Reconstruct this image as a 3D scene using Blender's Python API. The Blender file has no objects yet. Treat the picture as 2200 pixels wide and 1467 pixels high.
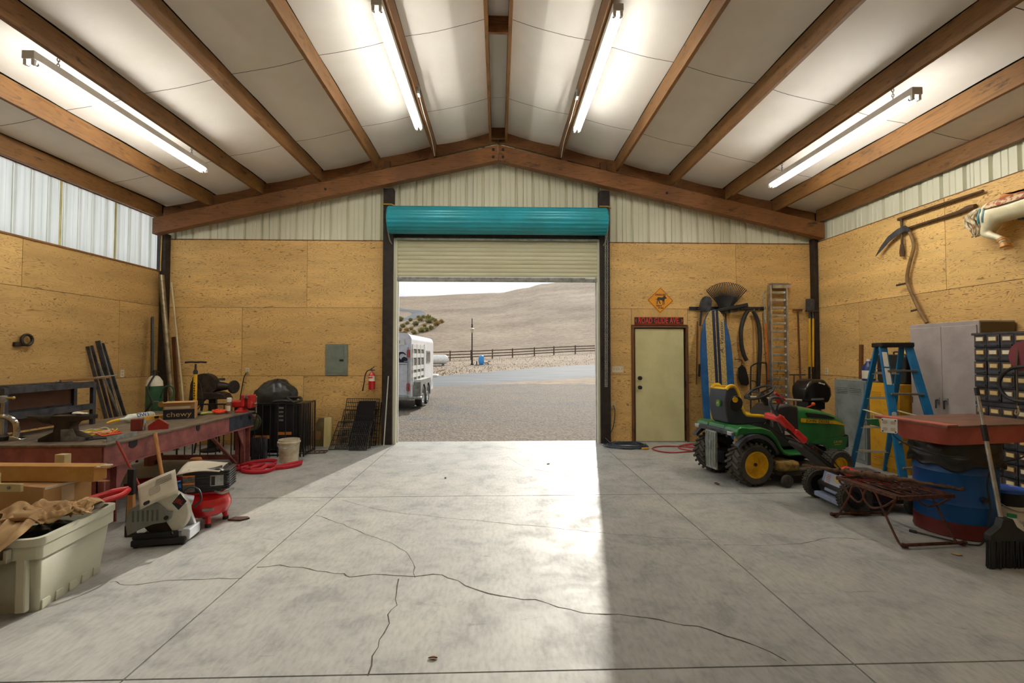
import bpy, bmesh, math, random
from mathutils import Vector, Matrix, Euler, noise as mnoise
from math import sin, cos, pi, radians as R, sqrt, atan2
random.seed(7)
S = bpy.context.scene
COL = S.collection
# ---------------------------------------------------------------- camera
CAM_H, FPX, YAW, PITCH = 1.59, 978.0, R(1.76), R(1.64)
cd = bpy.data.cameras.new('camera'); cam = bpy.data.objects.new('camera', cd); COL.objects.link(cam)
cd.sensor_width = 36.0; cd.lens = FPX / 2200 * 36; cd.clip_end = 2000
cam.location = (0, 0, CAM_H); cam.rotation_euler = (pi / 2 + PITCH, 0, -YAW)
S.camera = cam
# ---------------------------------------------------------------- exposure
S.view_settings.view_transform = 'Standard'; S.view_settings.look = 'None'
S.view_settings.gamma = 1; S.view_settings.use_curve_mapping = False
S.view_settings.exposure = 0.0
S.cycles.use_denoising = True
S.cycles.max_bounces = 7; S.cycles.diffuse_bounces = 5; S.cycles.glossy_bounces = 3
S.cycles.use_adaptive_sampling = True; S.cycles.adaptive_threshold = .12; S.cycles.adaptive_min_samples = 16
S.cycles.sample_clamp_indirect = 6
# ---------------------------------------------------------------- sky
w = bpy.data.worlds.new('sky'); S.world = w; w.use_nodes = True
nt = w.node_tree; nt.nodes.clear()
out = nt.nodes.new('ShaderNodeOutputWorld'); bg = nt.nodes.new('ShaderNodeBackground')
tc = nt.nodes.new('ShaderNodeTexCoord'); mp = nt.nodes.new('ShaderNodeMapping')
mp.inputs['Scale'].default_value = (2.0, 2.0, 9.0)
nz = nt.nodes.new('ShaderNodeTexNoise'); nz.inputs['Scale'].default_value = 2.2; nz.inputs['Detail'].default_value = 5
rp = nt.nodes.new('ShaderNodeValToRGB')
rp.color_ramp.elements[0].position = .35; rp.color_ramp.elements[0].color = (.86, .95, 1.08, 1)
rp.color_ramp.elements[1].position = .62; rp.color_ramp.elements[1].color = (1.28, 1.26, 1.22, 1)
nt.links.new(tc.outputs['Generated'], mp.inputs['Vector']); nt.links.new(mp.outputs[0], nz.inputs['Vector'])
nt.links.new(nz.outputs['Fac'], rp.inputs['Fac']); nt.links.new(rp.outputs[0], bg.inputs['Color'])
bg.inputs['Strength'].default_value = 0.9
nt.links.new(bg.outputs[0], out.inputs['Surface'])
# ---------------------------------------------------------------- sun (low, ahead and a little to the right)
sd = bpy.data.lights.new('sun', 'SUN'); sd.energy = 4.5; sd.angle = R(0.9); sd.color = (1.0, .94, .84)
sun = bpy.data.objects.new('sun', sd); COL.objects.link(sun)
SUN_EL, SUN_TAN = R(22.0), 0.205
sv = Vector((-SUN_TAN, -1, 0)).normalized() * cos(SUN_EL) + Vector((0, 0, -sin(SUN_EL)))
sun.rotation_euler = sv.to_track_quat('-Z', 'Y').to_euler()

# ================================================================ helpers
FW = Vector((sin(YAW) * cos(PITCH), cos(YAW) * cos(PITCH), sin(PITCH)))
RT = Vector((cos(YAW), -sin(YAW), 0)); UP = RT.cross(FW); EYE = Vector((0, 0, CAM_H))
def ray(px, py): return FW + RT * ((px - 1100) / FPX) + UP * ((733.5 - py) / FPX)
def atY(px, py, Y): d = ray(px, py); return EYE + d * (Y / d.y)      # photo point -> place on the plane y = Y
def atX(px, py, X): d = ray(px, py); return EYE + d * (X / d.x)
def atZ(px, py, Z=0.0): d = ray(px, py); return EYE + d * ((Z - CAM_H) / d.z)

def L1(v): v /= 255.0; return v / 12.92 if v <= .04045 else ((v + .055) / 1.055) ** 2.4
def c(r, g, b): return (L1(r), L1(g), L1(b), 1)

class MB:
    def __init__(s): s.v = []; s.f = []
    def add(s, vs, fs, M=None):
        o = len(s.v)
        for p in vs:
            p = Vector(p); s.v.append(M @ p if M else p)
        for q in fs: s.f.append([i + o for i in q])
        return s
    def box(s, x0, x1, y0, y1, z0, z1, M=None):
        return s.add([(x0,y0,z0),(x1,y0,z0),(x1,y1,z0),(x0,y1,z0),(x0,y0,z1),(x1,y0,z1),(x1,y1,z1),(x0,y1,z1)],
            [(0,3,2,1),(4,5,6,7),(0,1,5,4),(1,2,6,5),(2,3,7,6),(3,0,4,7)], M)
    def cbox(s, p, d, rot=(0,0,0)):
        M = Matrix.Translation(p) @ Euler(rot).to_matrix().to_4x4()
        return s.box(-d[0]/2,d[0]/2,-d[1]/2,d[1]/2,-d[2]/2,d[2]/2,M)
    def bar(s, p0, p1, wx, wy, up=(0,0,1)):            # rectangular bar between two points
        p0 = Vector(p0); p1 = Vector(p1); d = p1 - p0; L = d.length; z = d.normalized(); u = Vector(up)
        x = u.cross(z)
        if x.length < 1e-4: x = Vector((1,0,0)).cross(z)
        x.normalize(); y = z.cross(x)
        M = Matrix(((x.x,y.x,z.x,p0.x),(x.y,y.y,z.y,p0.y),(x.z,y.z,z.z,p0.z),(0,0,0,1)))
        return s.box(-wx/2,wx/2,-wy/2,wy/2,0,L,M)
    def tube(s, pts, r, n=8, closed=False, caps=True):
        pts = [Vector(p) for p in pts]; m = len(pts)
        rs = r if isinstance(r, (list, tuple)) else [r] * m
        o = len(s.v); nor = None
        for i, p in enumerate(pts):
            if closed: t = pts[(i+1) % m] - pts[i-1]
            else: t = pts[min(i+1, m-1)] - pts[max(i-1, 0)]
            if t.length < 1e-9: t = Vector((0,0,1))
            t.normalize()
            if nor is None:
                a = Vector((0,0,1)) if abs(t.z) < .9 else Vector((1,0,0))
                nor = (a - t * a.dot(t)).normalized()
            else:
                nor = nor - t * nor.dot(t)
                if nor.length < 1e-6: nor = t.orthogonal()
                nor.normalize()
            b = t.cross(nor)
            for k in range(n):
                an = 2*pi*k/n; s.v.append(p + (nor*cos(an) + b*sin(an)) * rs[i])
        for i in range(m if closed else m-1):
            j = (i+1) % m
            for k in range(n):
                l = (k+1) % n; s.f.append([o+i*n+k, o+i*n+l, o+j*n+l, o+j*n+k])
        if caps and not closed:
            s.f.append([o+k for k in range(n)][::-1]); s.f.append([o+(m-1)*n+k for k in range(n)])
        return s
    def cyl(s, p0, p1, r0, r1=None, n=14): return s.tube([p0, p1], [r0, r0 if r1 is None else r1], n)
    def lathe(s, prof, n=20, M=None, a0=0, a1=2*pi, caps=True):   # prof: (radius, height) about local z
        o = len(s.v); full = abs(a1-a0-2*pi) < 1e-6; k2 = n if full else n+1
        for (r, z) in prof:
            for k in range(k2):
                an = a0 + (a1-a0)*k/n; p = Vector((r*cos(an), r*sin(an), z)); s.v.append(M @ p if M else p)
        for i in range(len(prof)-1):
            for k in range(n):
                l = (k+1) % k2; s.f.append([o+i*k2+k, o+i*k2+l, o+(i+1)*k2+l, o+(i+1)*k2+k])
        if full and caps:
            if prof[0][0] > 1e-5: s.f.append([o+k for k in range(n)][::-1])
            if prof[-1][0] > 1e-5: s.f.append([o+(len(prof)-1)*k2+k for k in range(n)])
        return s
    def ball(s, p, r, n=14, m=8, rot=(0,0,0)):
        rr = r if isinstance(r, (tuple, list)) else (r, r, r)
        M = Matrix.Translation(p) @ Euler(rot).to_matrix().to_4x4() @ Matrix.Diagonal((*rr, 1))
        return s.lathe([(sin(pi*i/m)+(1e-6 if i in (0,m) else 0), -cos(pi*i/m)) for i in range(m+1)], n, M)
    def prism(s, poly, d0, d1, plane='xz', M=None):    # 2-D outline pushed along the third axis
        def P(a, b, d):
            return {'xy': (a,b,d), 'xz': (a,d,b), 'yz': (d,a,b)}[plane]
        n = len(poly); vs = [P(a,b,d0) for a,b in poly] + [P(a,b,d1) for a,b in poly]
        fs = [list(range(n))[::-1], list(range(n, 2*n))] + [[i,(i+1)%n,n+(i+1)%n,n+i] for i in range(n)]
        return s.add(vs, fs, M)
    def grid(s, fn, nu, nv, closed_u=False):
        o = len(s.v); cu = nu if closed_u else nu+1
        for j in range(nv+1):
            for i in range(cu): s.v.append(Vector(fn(i/nu, j/nv)))
        for j in range(nv):
            for i in range(nu):
                k = (i+1) % cu; s.f.append([o+j*cu+i, o+j*cu+k, o+(j+1)*cu+k, o+(j+1)*cu+i])
        return s
    def ribbon(s, pts, wid, wdir=(0,0,1), th=.003):    # flat band following pts
        pts = [Vector(p) for p in pts]; wd = Vector(wdir).normalized() * wid/2; m = len(pts); o = len(s.v)
        for i, p in enumerate(pts):
            t = (pts[min(i+1,m-1)] - pts[max(i-1,0)]).normalized(); nn = t.cross(wd)
            nn = nn.normalized()*th/2 if nn.length > 1e-9 else Vector((th/2,0,0))
            s.v += [p-wd-nn, p+wd-nn, p+wd+nn, p-wd+nn]
        for i in range(m-1):
            for k in range(4):
                l=(k+1)%4; s.f.append([o+4*i+k,o+4*i+l,o+4*i+4+l,o+4*i+4+k])
        s.f.append([o,o+3,o+2,o+1]); s.f.append([o+4*m-4+k for k in range(4)]); return s
    def mesh(s, name, smooth=35):
        me = bpy.data.meshes.new(name); me.from_pydata([tuple(v) for v in s.v], [], s.f)
        bm = bmesh.new(); bm.from_mesh(me); bmesh.ops.recalc_face_normals(bm, faces=bm.faces); bm.to_mesh(me); bm.free()
        if smooth:
            me.polygons.foreach_set('use_smooth', [True]*len(me.polygons)); me.set_sharp_from_angle(angle=R(smooth))
        return me
    def build(s, name, mat, parent=None, smooth=35, bevel=0, loc=None, rot=None, label=None, seg=2, solid=0, sub=0):
        o = bpy.data.objects.new(name, s.mesh(name, smooth)); COL.objects.link(o)
        if mat: o.data.materials.append(mat)
        if parent: o.parent = parent
        if loc is not None: o.location = loc
        if rot is not None: o.rotation_euler = rot
        if solid: m = o.modifiers.new('solid', 'SOLIDIFY'); m.thickness = solid; m.offset = 0
        if sub: m = o.modifiers.new('sub', 'SUBSURF'); m.levels = m.render_levels = sub
        if bevel:
            m = o.modifiers.new('bevel', 'BEVEL'); m.width = bevel; m.segments = seg; m.limit_method = 'ANGLE'; m.angle_limit = R(40)
        if label: o['label'] = label
        return o
def tag(o, label=None, cat=None, group=None, kind=None):
    if label: o['label'] = label
    if cat: o['category'] = cat
    if group: o['group'] = group
    if kind: o['kind'] = kind
    return o
def thing(name, label, cat, loc=(0,0,0), rz=0, group=None, rot=None):
    o = bpy.data.objects.new(name, None); COL.objects.link(o); o.location = loc
    o.rotation_euler = rot if rot else (0,0,rz); o.empty_display_size = .1
    return tag(o, label, cat, group)
def struct(o): o['kind'] = 'structure'; return o
def copy_tree(o, parent=None):
    q = o.copy(); COL.objects.link(q); q.parent = parent
    for ch in list(o.children): copy_tree(ch, q)
    return q
def text(name, body, size, mat, parent=None, loc=(0,0,0), rot=(0,0,0), ext=.0012, sx=1.0, align='CENTER', shear=0.0, space=1.0, bold=0.0):
    cu = bpy.data.curves.new(name, 'FONT'); cu.body = body; cu.size = size; cu.extrude = ext; cu.align_x = align; cu.align_y = 'CENTER'
    cu.shear = shear; cu.offset = bold; cu.space_character = space; cu.resolution_u = 3
    t = bpy.data.objects.new(name, cu); COL.objects.link(t)
    bpy.context.view_layer.update()
    me = bpy.data.meshes.new_from_object(t.evaluated_get(bpy.context.evaluated_depsgraph_get()))
    bpy.data.objects.remove(t); bpy.data.curves.remove(cu)
    o = bpy.data.objects.new(name, me); COL.objects.link(o); me.materials.clear(); me.materials.append(mat)
    if parent: o.parent = parent
    o.location = loc; o.rotation_euler = rot; o.scale = (sx, 1, 1); return o
def arc(cx, cy, r, a0, a1, n): return [(cx + r*cos(R(a0+(a1-a0)*i/n)), cy + r*sin(R(a0+(a1-a0)*i/n))) for i in range(n+1)]
def rrect(w, h, r, n=4, cx=0, cy=0):
    p = []
    for (sx, sy, a) in ((1,1,0),(-1,1,90),(-1,-1,180),(1,-1,270)): p += arc(cx+sx*(w/2-r), cy+sy*(h/2-r), r, a, a+90, n)
    return p
def bez(pts, n=8):                                     # Catmull-Rom through points
    pts = [Vector(p) for p in pts]; o = []
    for i in range(len(pts)-1):
        a, b, d, e = pts[max(i-1,0)], pts[i], pts[i+1], pts[min(i+2,len(pts)-1)]
        for k in range(n):
            t = k/n; o.append(.5*((2*b)+(d-a)*t+(2*a-5*b+4*d-e)*t*t+(3*b-a-3*d+e)*t**3))
    return o + [pts[-1]]

# ================================================================ materials
def nodes(name):
    m = bpy.data.materials.new(name); m.use_nodes = True; t = m.node_tree; t.nodes.clear()
    o = t.nodes.new('ShaderNodeOutputMaterial'); b = t.nodes.new('ShaderNodeBsdfPrincipled'); t.links.new(b.outputs[0], o.inputs[0])
    return m, t, b, o
def N(t, kind, **kw):
    n = t.nodes.new('ShaderNode' + kind)
    for k, v in kw.items():
        k = k.replace('_', ' ')
        if k in n.inputs: n.inputs[k].default_value = v
        else: setattr(n, k.replace(' ', '_'), v)
    return n
def ramp(t, src, stops, interp='LINEAR'):
    r = t.nodes.new('ShaderNodeValToRGB'); e = r.color_ramp.elements; r.color_ramp.interpolation = interp
    while len(e) < len(stops): e.new(.5)
    for q, (p, col) in zip(e, stops): q.position = p; q.color = col if len(col) == 4 else (*col, 1)
    t.links.new(src, r.inputs['Fac']); return r
def mixc(t, fac, a, b, mode='MIX'):
    m = t.nodes.new('ShaderNodeMix'); m.data_type = 'RGBA'; m.blend_type = mode
    for sock, val in ((m.inputs[0], fac), (m.inputs[6], a), (m.inputs[7], b)):
        if hasattr(val, 'links'): t.links.new(val, sock)
        else: sock.default_value = val
    return m.outputs[2]
def coords(t, scale=(1,1,1), rnd=0.0):
    tcn = t.nodes.new('ShaderNodeTexCoord'); mpn = t.nodes.new('ShaderNodeMapping'); mpn.inputs['Scale'].default_value = scale
    t.links.new(tcn.outputs['Object'], mpn.inputs['Vector'])
    if rnd:
        oi = t.nodes.new('ShaderNodeObjectInfo'); mu = t.nodes.new('ShaderNodeVectorMath'); mu.operation = 'SCALE'
        cx = t.nodes.new('ShaderNodeCombineXYZ')
        for k in range(3): t.links.new(oi.outputs['Random'], cx.inputs[k])
        mu.inputs['Scale'].default_value = rnd; t.links.new(cx.outputs[0], mu.inputs[0]); t.links.new(mu.outputs[0], mpn.inputs['Location'])
    return mpn.outputs[0]
def bump(t, b, h, strength=.2, dist=.01):
    n = t.nodes.new('ShaderNodeBump'); n.inputs['Strength'].default_value = strength; n.inputs['Distance'].default_value = dist
    t.links.new(h, n.inputs['Height']); t.links.new(n.outputs[0], b.inputs['Normal'])
def pm(name, col, rough=.5, metal=0.0, col2=None, scale=6.0, lo=.4, hi=.65, bmp=0.0, stretch=(1,1,1), coat=0.0, detail=5.0, rnd=3.0):
    """paint/plastic/metal with a blotchy second colour for wear"""
    m, t, b, _ = nodes(name)
    b.inputs['Roughness'].default_value = rough; b.inputs['Metallic'].default_value = metal
    if coat: b.inputs['Coat Weight'].default_value = coat; b.inputs['Coat Roughness'].default_value = .08
    if col2 is None:
        col2 = tuple(x*.8 for x in col[:3]) + (1,)
    n = N(t, 'TexNoise', Scale=scale, Detail=detail, Roughness=.62); t.links.new(coords(t, stretch, rnd), n.inputs['Vector'])
    r = ramp(t, n.outputs['Fac'], [(lo, col), (hi, col2)]); t.links.new(r.outputs[0], b.inputs['Base Color'])
    if bmp: bump(t, b, n.outputs['Fac'], bmp, .004)
    return m
def plywood(name, light, dark, horiz=True, lines=30.0, amt=.75):
    m, t, b, _ = nodes(name); b.inputs['Roughness'].default_value = .62
    sc = (1.0, 1.0, 4.9) if horiz else (4.6, 4.6, .8)
    v = coords(t, sc, 37.0)
    n1 = N(t, 'TexNoise', Scale=1.15, Detail=3.2, Roughness=.5, Distortion=.35); t.links.new(v, n1.inputs['Vector'])
    mu = N(t, 'Math', operation='MULTIPLY'); mu.inputs[1].default_value = lines; t.links.new(n1.outputs['Fac'], mu.inputs[0])
    fr = N(t, 'Math', operation='FRACT'); t.links.new(mu.outputs[0], fr.inputs[0])
    gl = ramp(t, fr.outputs[0], [(0, (0,0,0)), (.70, (.04,)*3), (.90, (1,)*3), (1, (0,)*3)])
    n2 = N(t, 'TexNoise', Scale=2.3, Detail=3.0); t.links.new(v, n2.inputs['Vector'])       # where the grain shows
    g2 = ramp(t, n2.outputs['Fac'], [(.30, (.15,)*3), (.52, (1,)*3)])
    n4 = N(t, 'TexNoise', Scale=15.0, Detail=2.0); t.links.new(v, n4.inputs['Vector'])      # grain breaks up in flecks
    g4 = ramp(t, n4.outputs['Fac'], [(.38, (.25,)*3), (.54, (1,)*3)])
    f = N(t, 'Math', operation='MULTIPLY'); t.links.new(gl.outputs[0], f.inputs[0]); t.links.new(g2.outputs[0], f.inputs[1])
    f1 = N(t, 'Math', operation='MULTIPLY'); t.links.new(f.outputs[0], f1.inputs[0]); t.links.new(g4.outputs[0], f1.inputs[1])
    f2 = N(t, 'Math', operation='MULTIPLY'); t.links.new(f1.outputs[0], f2.inputs[0]); f2.inputs[1].default_value = amt
    n3 = N(t, 'TexNoise', Scale=.8, Detail=4.0); t.links.new(v, n3.inputs['Vector'])
    base = ramp(t, n3.outputs['Fac'], [(.3, light), (.72, tuple(a*.74 for a in light[:3]) + (1,))])
    oi = t.nodes.new('ShaderNodeObjectInfo')
    tone = ramp(t, oi.outputs['Random'], [(0, (.84, .80, .74)), (1, (1.08, 1.06, 1.0))])
    base2 = mixc(t, 1.0, base.outputs[0], tone.outputs[0], 'MULTIPLY')
    col = mixc(t, f2.outputs[0], base2, dark)
    # knots and filled plugs
    vr = N(t, 'TexVoronoi', Scale=1.25, feature='F1'); t.links.new(coords(t, (1,1,1.25), 21.0), vr.inputs['Vector'])
    kn = ramp(t, vr.outputs['Distance'], [(0, (.3,)*3), (.022, (.2,)*3), (.03, (.8,)*3), (.042, (.0,)*3)])
    col = mixc(t, kn.outputs[0], col, tuple(a*.7 for a in dark[:3]) + (1,))
    t.links.new(col, b.inputs['Base Color']); bump(t, b, f1.outputs[0], .12, .002)
    return m
def timber(name, light, dark, lines=16.0, axis='y'):
    m, t, b, _ = nodes(name); b.inputs['Roughness'].default_value = .6
    sc = {'y': (7, .5, 7), 'x': (.5, 7, 7), 'z': (7, 7, .5)}[axis]
    v = coords(t, sc, 29.0)
    n1 = N(t, 'TexNoise', Scale=1.0, Detail=3.0, Distortion=.3); t.links.new(v, n1.inputs['Vector'])
    mu = N(t, 'Math', operation='MULTIPLY'); mu.inputs[1].default_value = lines; t.links.new(n1.outputs['Fac'], mu.inputs[0])
    fr = N(t, 'Math', operation='FRACT'); t.links.new(mu.outputs[0], fr.inputs[0])
    n2 = N(t, 'TexNoise', Scale=1.7, Detail=4.0); t.links.new(coords(t, (1,1,1), 13.0), n2.inputs['Vector'])
    g = ramp(t, n2.outputs['Fac'], [(.35, light), (.7, tuple((a+d)/2 for a, d in zip(light, dark)))])
    gl = ramp(t, fr.outputs[0], [(0, (0,)*3), (.7, (.12,)*3), (.95, (.62,)*3), (1, (0,)*3)])
    col = mixc(t, gl.outputs[0], g.outputs[0], dark)
    n5 = N(t, 'TexNoise', Scale=3.2, Detail=7.0, Roughness=.7); t.links.new(coords(t, {'y': (3,1,3), 'x': (1,3,3), 'z': (3,3,1)}[axis], 47.0), n5.inputs['Vector'])
    st = ramp(t, n5.outputs['Fac'], [(.58, (0,)*3), (.70, (.85,)*3)])
    col = mixc(t, st.outputs[0], col, tuple(a*.25 for a in dark[:3]) + (1,))
    t.links.new(col, b.inputs['Base Color']); bump(t, b, n1.outputs['Fac'], .2, .004)
    return m
def emit(name, col, st):
    m = bpy.data.materials.new(name); m.use_nodes = True; t = m.node_tree; t.nodes.clear()
    o = t.nodes.new('ShaderNodeOutputMaterial'); e = t.nodes.new('ShaderNodeEmission'); e.inputs[0].default_value = col; e.inputs[1].default_value = st
    t.links.new(e.outputs[0], o.inputs[0]); return m

M = {}
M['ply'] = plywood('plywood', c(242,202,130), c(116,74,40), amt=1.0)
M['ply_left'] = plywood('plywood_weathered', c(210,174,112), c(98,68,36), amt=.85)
M['ply_v'] = plywood('plywood_upright', c(236,196,124), c(120,78,38), horiz=False, amt=.5)
M['timber_y'] = timber('timber_purlin', c(140,98,50), c(86,56,26))
M['timber_x'] = timber('timber_beam', c(142,94,50), c(78,46,22), axis='x')
M['timber_z'] = timber('timber_upright', c(120,78,44), c(72,44,24), axis='z')
M['insul'] = pm('white_insulation_facing', c(250,246,238), .6, 0, c(243,238,228), scale=1.2, bmp=0)
M['steelpost'] = pm('dark_steel_post', c(52,42,36), .6, .2, c(30,25,22), scale=9, bmp=.1)
M['sheet'] = pm('cream_steel_sheet', c(226,226,202), .5, .0, c(216,216,192), scale=.8, detail=2)
M['dark'] = pm('black_plastic', c(30,30,31), .5, 0, c(20,20,21))
M['black_metal'] = pm('black_painted_steel', c(26,26,28), .38, .3, c(44,42,40), scale=14)
M['white'] = pm('white_paint', c(232,231,225), .45, 0, c(214,212,204))
M['galv'] = pm('galvanised_steel', c(172,176,170), .42, .65, c(134,138,132), scale=12)
M['chrome'] = pm('polished_metal', c(215,215,212), .14, 1, c(165,165,165), scale=5)
M['alu'] = pm('aluminium', c(196,198,196), .38, .85, c(150,152,150), scale=9)
M['rust'] = pm('rusty_iron', c(98,56,38), .8, .2, c(56,36,28), scale=24, bmp=.4)
M['paper'] = pm('printed_paper', c(226,220,202), .8, 0, c(206,198,178), scale=3)
M['cord_black'] = pm('black_rubber', c(34,34,33), .6, 0, c(48,47,45), scale=20)

# ================================================================ structure
XL, XR, YB, YR = -5.95, 5.88, 8.25, -4.0            # inner faces of the four walls
SL = .246
def beam_top(x): return 5.415 - SL*abs(x)
def ceil_z(x): return beam_top(x) + .24
# ---- floor: concrete slabs between saw-cut joints
def concrete():
    m, t, b, _ = nodes('worn_concrete')
    v = coords(t, (1,1,1), 0)
    n1 = N(t, 'TexNoise', Scale=.7, Detail=6.0, Roughness=.6, Distortion=.4); t.links.new(v, n1.inputs['Vector'])
    n2 = N(t, 'TexNoise', Scale=3.0, Detail=9.0, Roughness=.66, Distortion=.35); t.links.new(v, n2.inputs['Vector'])
    n3 = N(t, 'TexNoise', Scale=38.0, Detail=3.0); t.links.new(coords(t, (1,.35,1), 0), n3.inputs['Vector'])
    a = ramp(t, n1.outputs['Fac'], [(.32, c(146,148,145)), (.5, c(170,171,167)), (.68, c(186,184,175))])
    s2 = ramp(t, n2.outputs['Fac'], [(.34, c(130,132,129)), (.5, c(172,173,168)), (.62, c(184,183,176))])
    col = mixc(t, .5, a.outputs[0], s2.outputs[0], 'MIX')
    sp = ramp(t, n3.outputs['Fac'], [(.3, (.80,)*3), (.55, (1,)*3), (.75, (1.05,)*3)])
    col = mixc(t, .8, col, sp.outputs[0], 'MULTIPLY')
    # darker scuffs and a few brown rubber marks
    n4 = N(t, 'TexNoise', Scale=1.9, Detail=9.0, Roughness=.75, Distortion=1.6); t.links.new(coords(t, (.8,2.2,1), 0), n4.inputs['Vector'])
    sc = ramp(t, n4.outputs['Fac'], [(.60, (0,)*3), (.72, (.55,)*3)])
    col = mixc(t, sc.outputs[0], col, c(104,98,88))
    vo = N(t, 'TexVoronoi', Scale=5.0); t.links.new(coords(t, (1,1,1), 0), vo.inputs['Vector'])
    sk = ramp(t, vo.outputs['Distance'], [(0, (.9,)*3), (.022, (.7,)*3), (.034, (0,)*3)])
    n6 = N(t, 'TexNoise', Scale=1.3, Detail=2.0); t.links.new(v, n6.inputs['Vector'])
    k6 = ramp(t, n6.outputs['Fac'], [(.48, (0,)*3), (.6, (.7,)*3)])
    mk = N(t, 'Math', operation='MULTIPLY'); t.links.new(sk.outputs[0], mk.inputs[0]); t.links.new(k6.outputs[0], mk.inputs[1])
    col = mixc(t, mk.outputs[0], col, c(84,80,72))
    t.links.new(col, b.inputs['Base Color'])
    rr = ramp(t, n2.outputs['Fac'], [(.3, (.64,)*3), (.6, (.50,)*3)]); t.links.new(rr.outputs[0], b.inputs['Roughness'])
    b.inputs['Specular IOR Level'].default_value = .15
    bump(t, b, n2.outputs['Fac'], .10, .006)
    return m
M['concrete'] = concrete()
M['grout'] = pm('joint_dirt', c(58,52,42), .9, 0, c(92,84,66), scale=30)
fl = struct(MB().box(XL-.2, XR+.2, YR-.2, 8.42, -.2, -.014).build('floor', M['grout'], smooth=0))
xs = [XL-.1, -1.83, 1.83, XR+.1]; ys = [YR-.1, -.5, 2.33, 5.18, 8.42]
for i in range(3):
    for j in range(4):
        g = .005
        MB().box(xs[i]+g, xs[i+1]-g, ys[j]+g, ys[j+1]-g, -.1, 0).build('slab', M['concrete'], fl, 0)
def crack(pix, wd=.007):
    pts = [atZ(px, py, .0) for px, py in pix]; fine = []
    for a, b in zip(pts, pts[1:]):
        k = max(2, int((b-a).length/.07))
        for q in range(k):
            p = a.lerp(b, q/k); d = (b-a).normalized(); o = Vector((-d.y, d.x, 0))
            fine.append(p + o*random.uniform(-.014, .014))
    fine.append(pts[-1]); m = MB()
    vs = []; fs = []
    for i, p in enumerate(fine):
        t = (fine[min(i+1, len(fine)-1)] - fine[max(i-1, 0)]).normalized(); o = Vector((-t.y, t.x, 0)) * wd * random.uniform(.25, .8)
        vs += [p - o + Vector((0,0,.0007)), p + o + Vector((0,0,.0007))]
        if i: fs.append((2*i-2, 2*i-1, 2*i+1, 2*i))
    return m.add(vs, fs).build('crack', M['grout'], fl, smooth=0)
crack([(552,1218),(600,1214),(650,1219),(700,1228),(740,1232),(752,1238),(830,1233),(890,1240),(930,1233),(965,1240),(1000,1257),(1050,1273),(1100,1285),(1150,1288),(1200,1304),(1250,1314),(1300,1318),(1390,1326),(1440,1337),(1500,1347),(1560,1365),(1620,1386),(1690,1420)], .009)
crack([(895,1240),(885,1210),(872,1185),(845,1170),(800,1152),(745,1130),(700,1112),(678,1107)], .006)
crack([(860,1243),(853,1275),(850,1300),(838,1320),(825,1360),(812,1390),(790,1452)], .006)
crack([(735,1075),(790,1088),(860,1103),(960,1112),(1090,1125),(1180,1133),(1240,1139),(1300,1146),(1440,1156),(1540,1160)], .004)
crack([(1555,1171),(1640,1172),(1720,1168),(1780,1156),(1860,1158),(1890,1164)], .005)
crack([(1088,980),(1120,1000),(1170,1012),(1255,1030)], .004)
crack([(236,1251),(255,1250),(268,1257),(300,1254),(360,1245),(420,1244),(520,1242)], .006)

# ---- back wall
def sheet_y(name, x0, x1, z0, z1, parent, mat='ply', y=YB, face=-1):
    g = .003; cx, cz = (x0+x1)/2, (z0+z1)/2
    return MB().box(x0+g-cx, x1-g-cx, 0, .012, z0+g-cz, z1-g-cz).build(name, M[mat], parent, 0, loc=(cx, y + random.uniform(0,.002), cz))
def sheet_x(name, y0, y1, z0, z1, parent, x, sgn, mat='ply'):
    g = .003; cy, cz = (y0+y1)/2, (z0+z1)/2
    # thin sheet standing in the y-z plane; turned so that the grain runs along the wall
    return MB().box(y0+g-cy, y1-g-cy, -.006, .006, z0+g-cz, z1-g-cz).build(name, M[mat], parent, 0, loc=(x + sgn*.006, cy, cz), rot=(0,0,pi/2))
wb = MB()
wb.box(XL-.2, -1.83, YB+.06, YB+.10, 0, 6.0); wb.box(1.83, 2.50, YB+.06, YB+.10, 0, 6.0); wb.box(3.44, XR+.2, YB+.06, YB+.10, 0, 6.0)
wb.box(2.50, 3.44, YB+.06, YB+.10, 2.12, 6.0); wb.box(-1.83, 1.83, YB+.06, YB+.10, 3.70, 6.0)
wb = struct(wb.build('wall_back', M['steelpost'], smooth=0))
for (x0, x1, z0, z1) in ((-5.84,-3.43,2.43,3.64),(-3.43,-2.05,2.43,3.64),(-5.84,-4.56,1.21,2.43),(-4.56,-2.05,1.21,2.43),(-5.84,-3.47,0,1.21),(-3.47,-2.05,0,1.21),
        (2.02,4.40,2.43,3.64),(4.40,5.80,2.43,3.64),(2.02,2.44,1.22,2.43),(3.48,5.80,1.22,2.43),(2.02,2.44,0,1.22),(3.48,5.80,0,1.22)):
    sheet_y('plywood_sheet', x0, x1, z0, z1, wb)
sheet_y('plywood_sheet', 2.44, 3.48, 2.13, 2.43, wb, 'ply_v')
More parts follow.
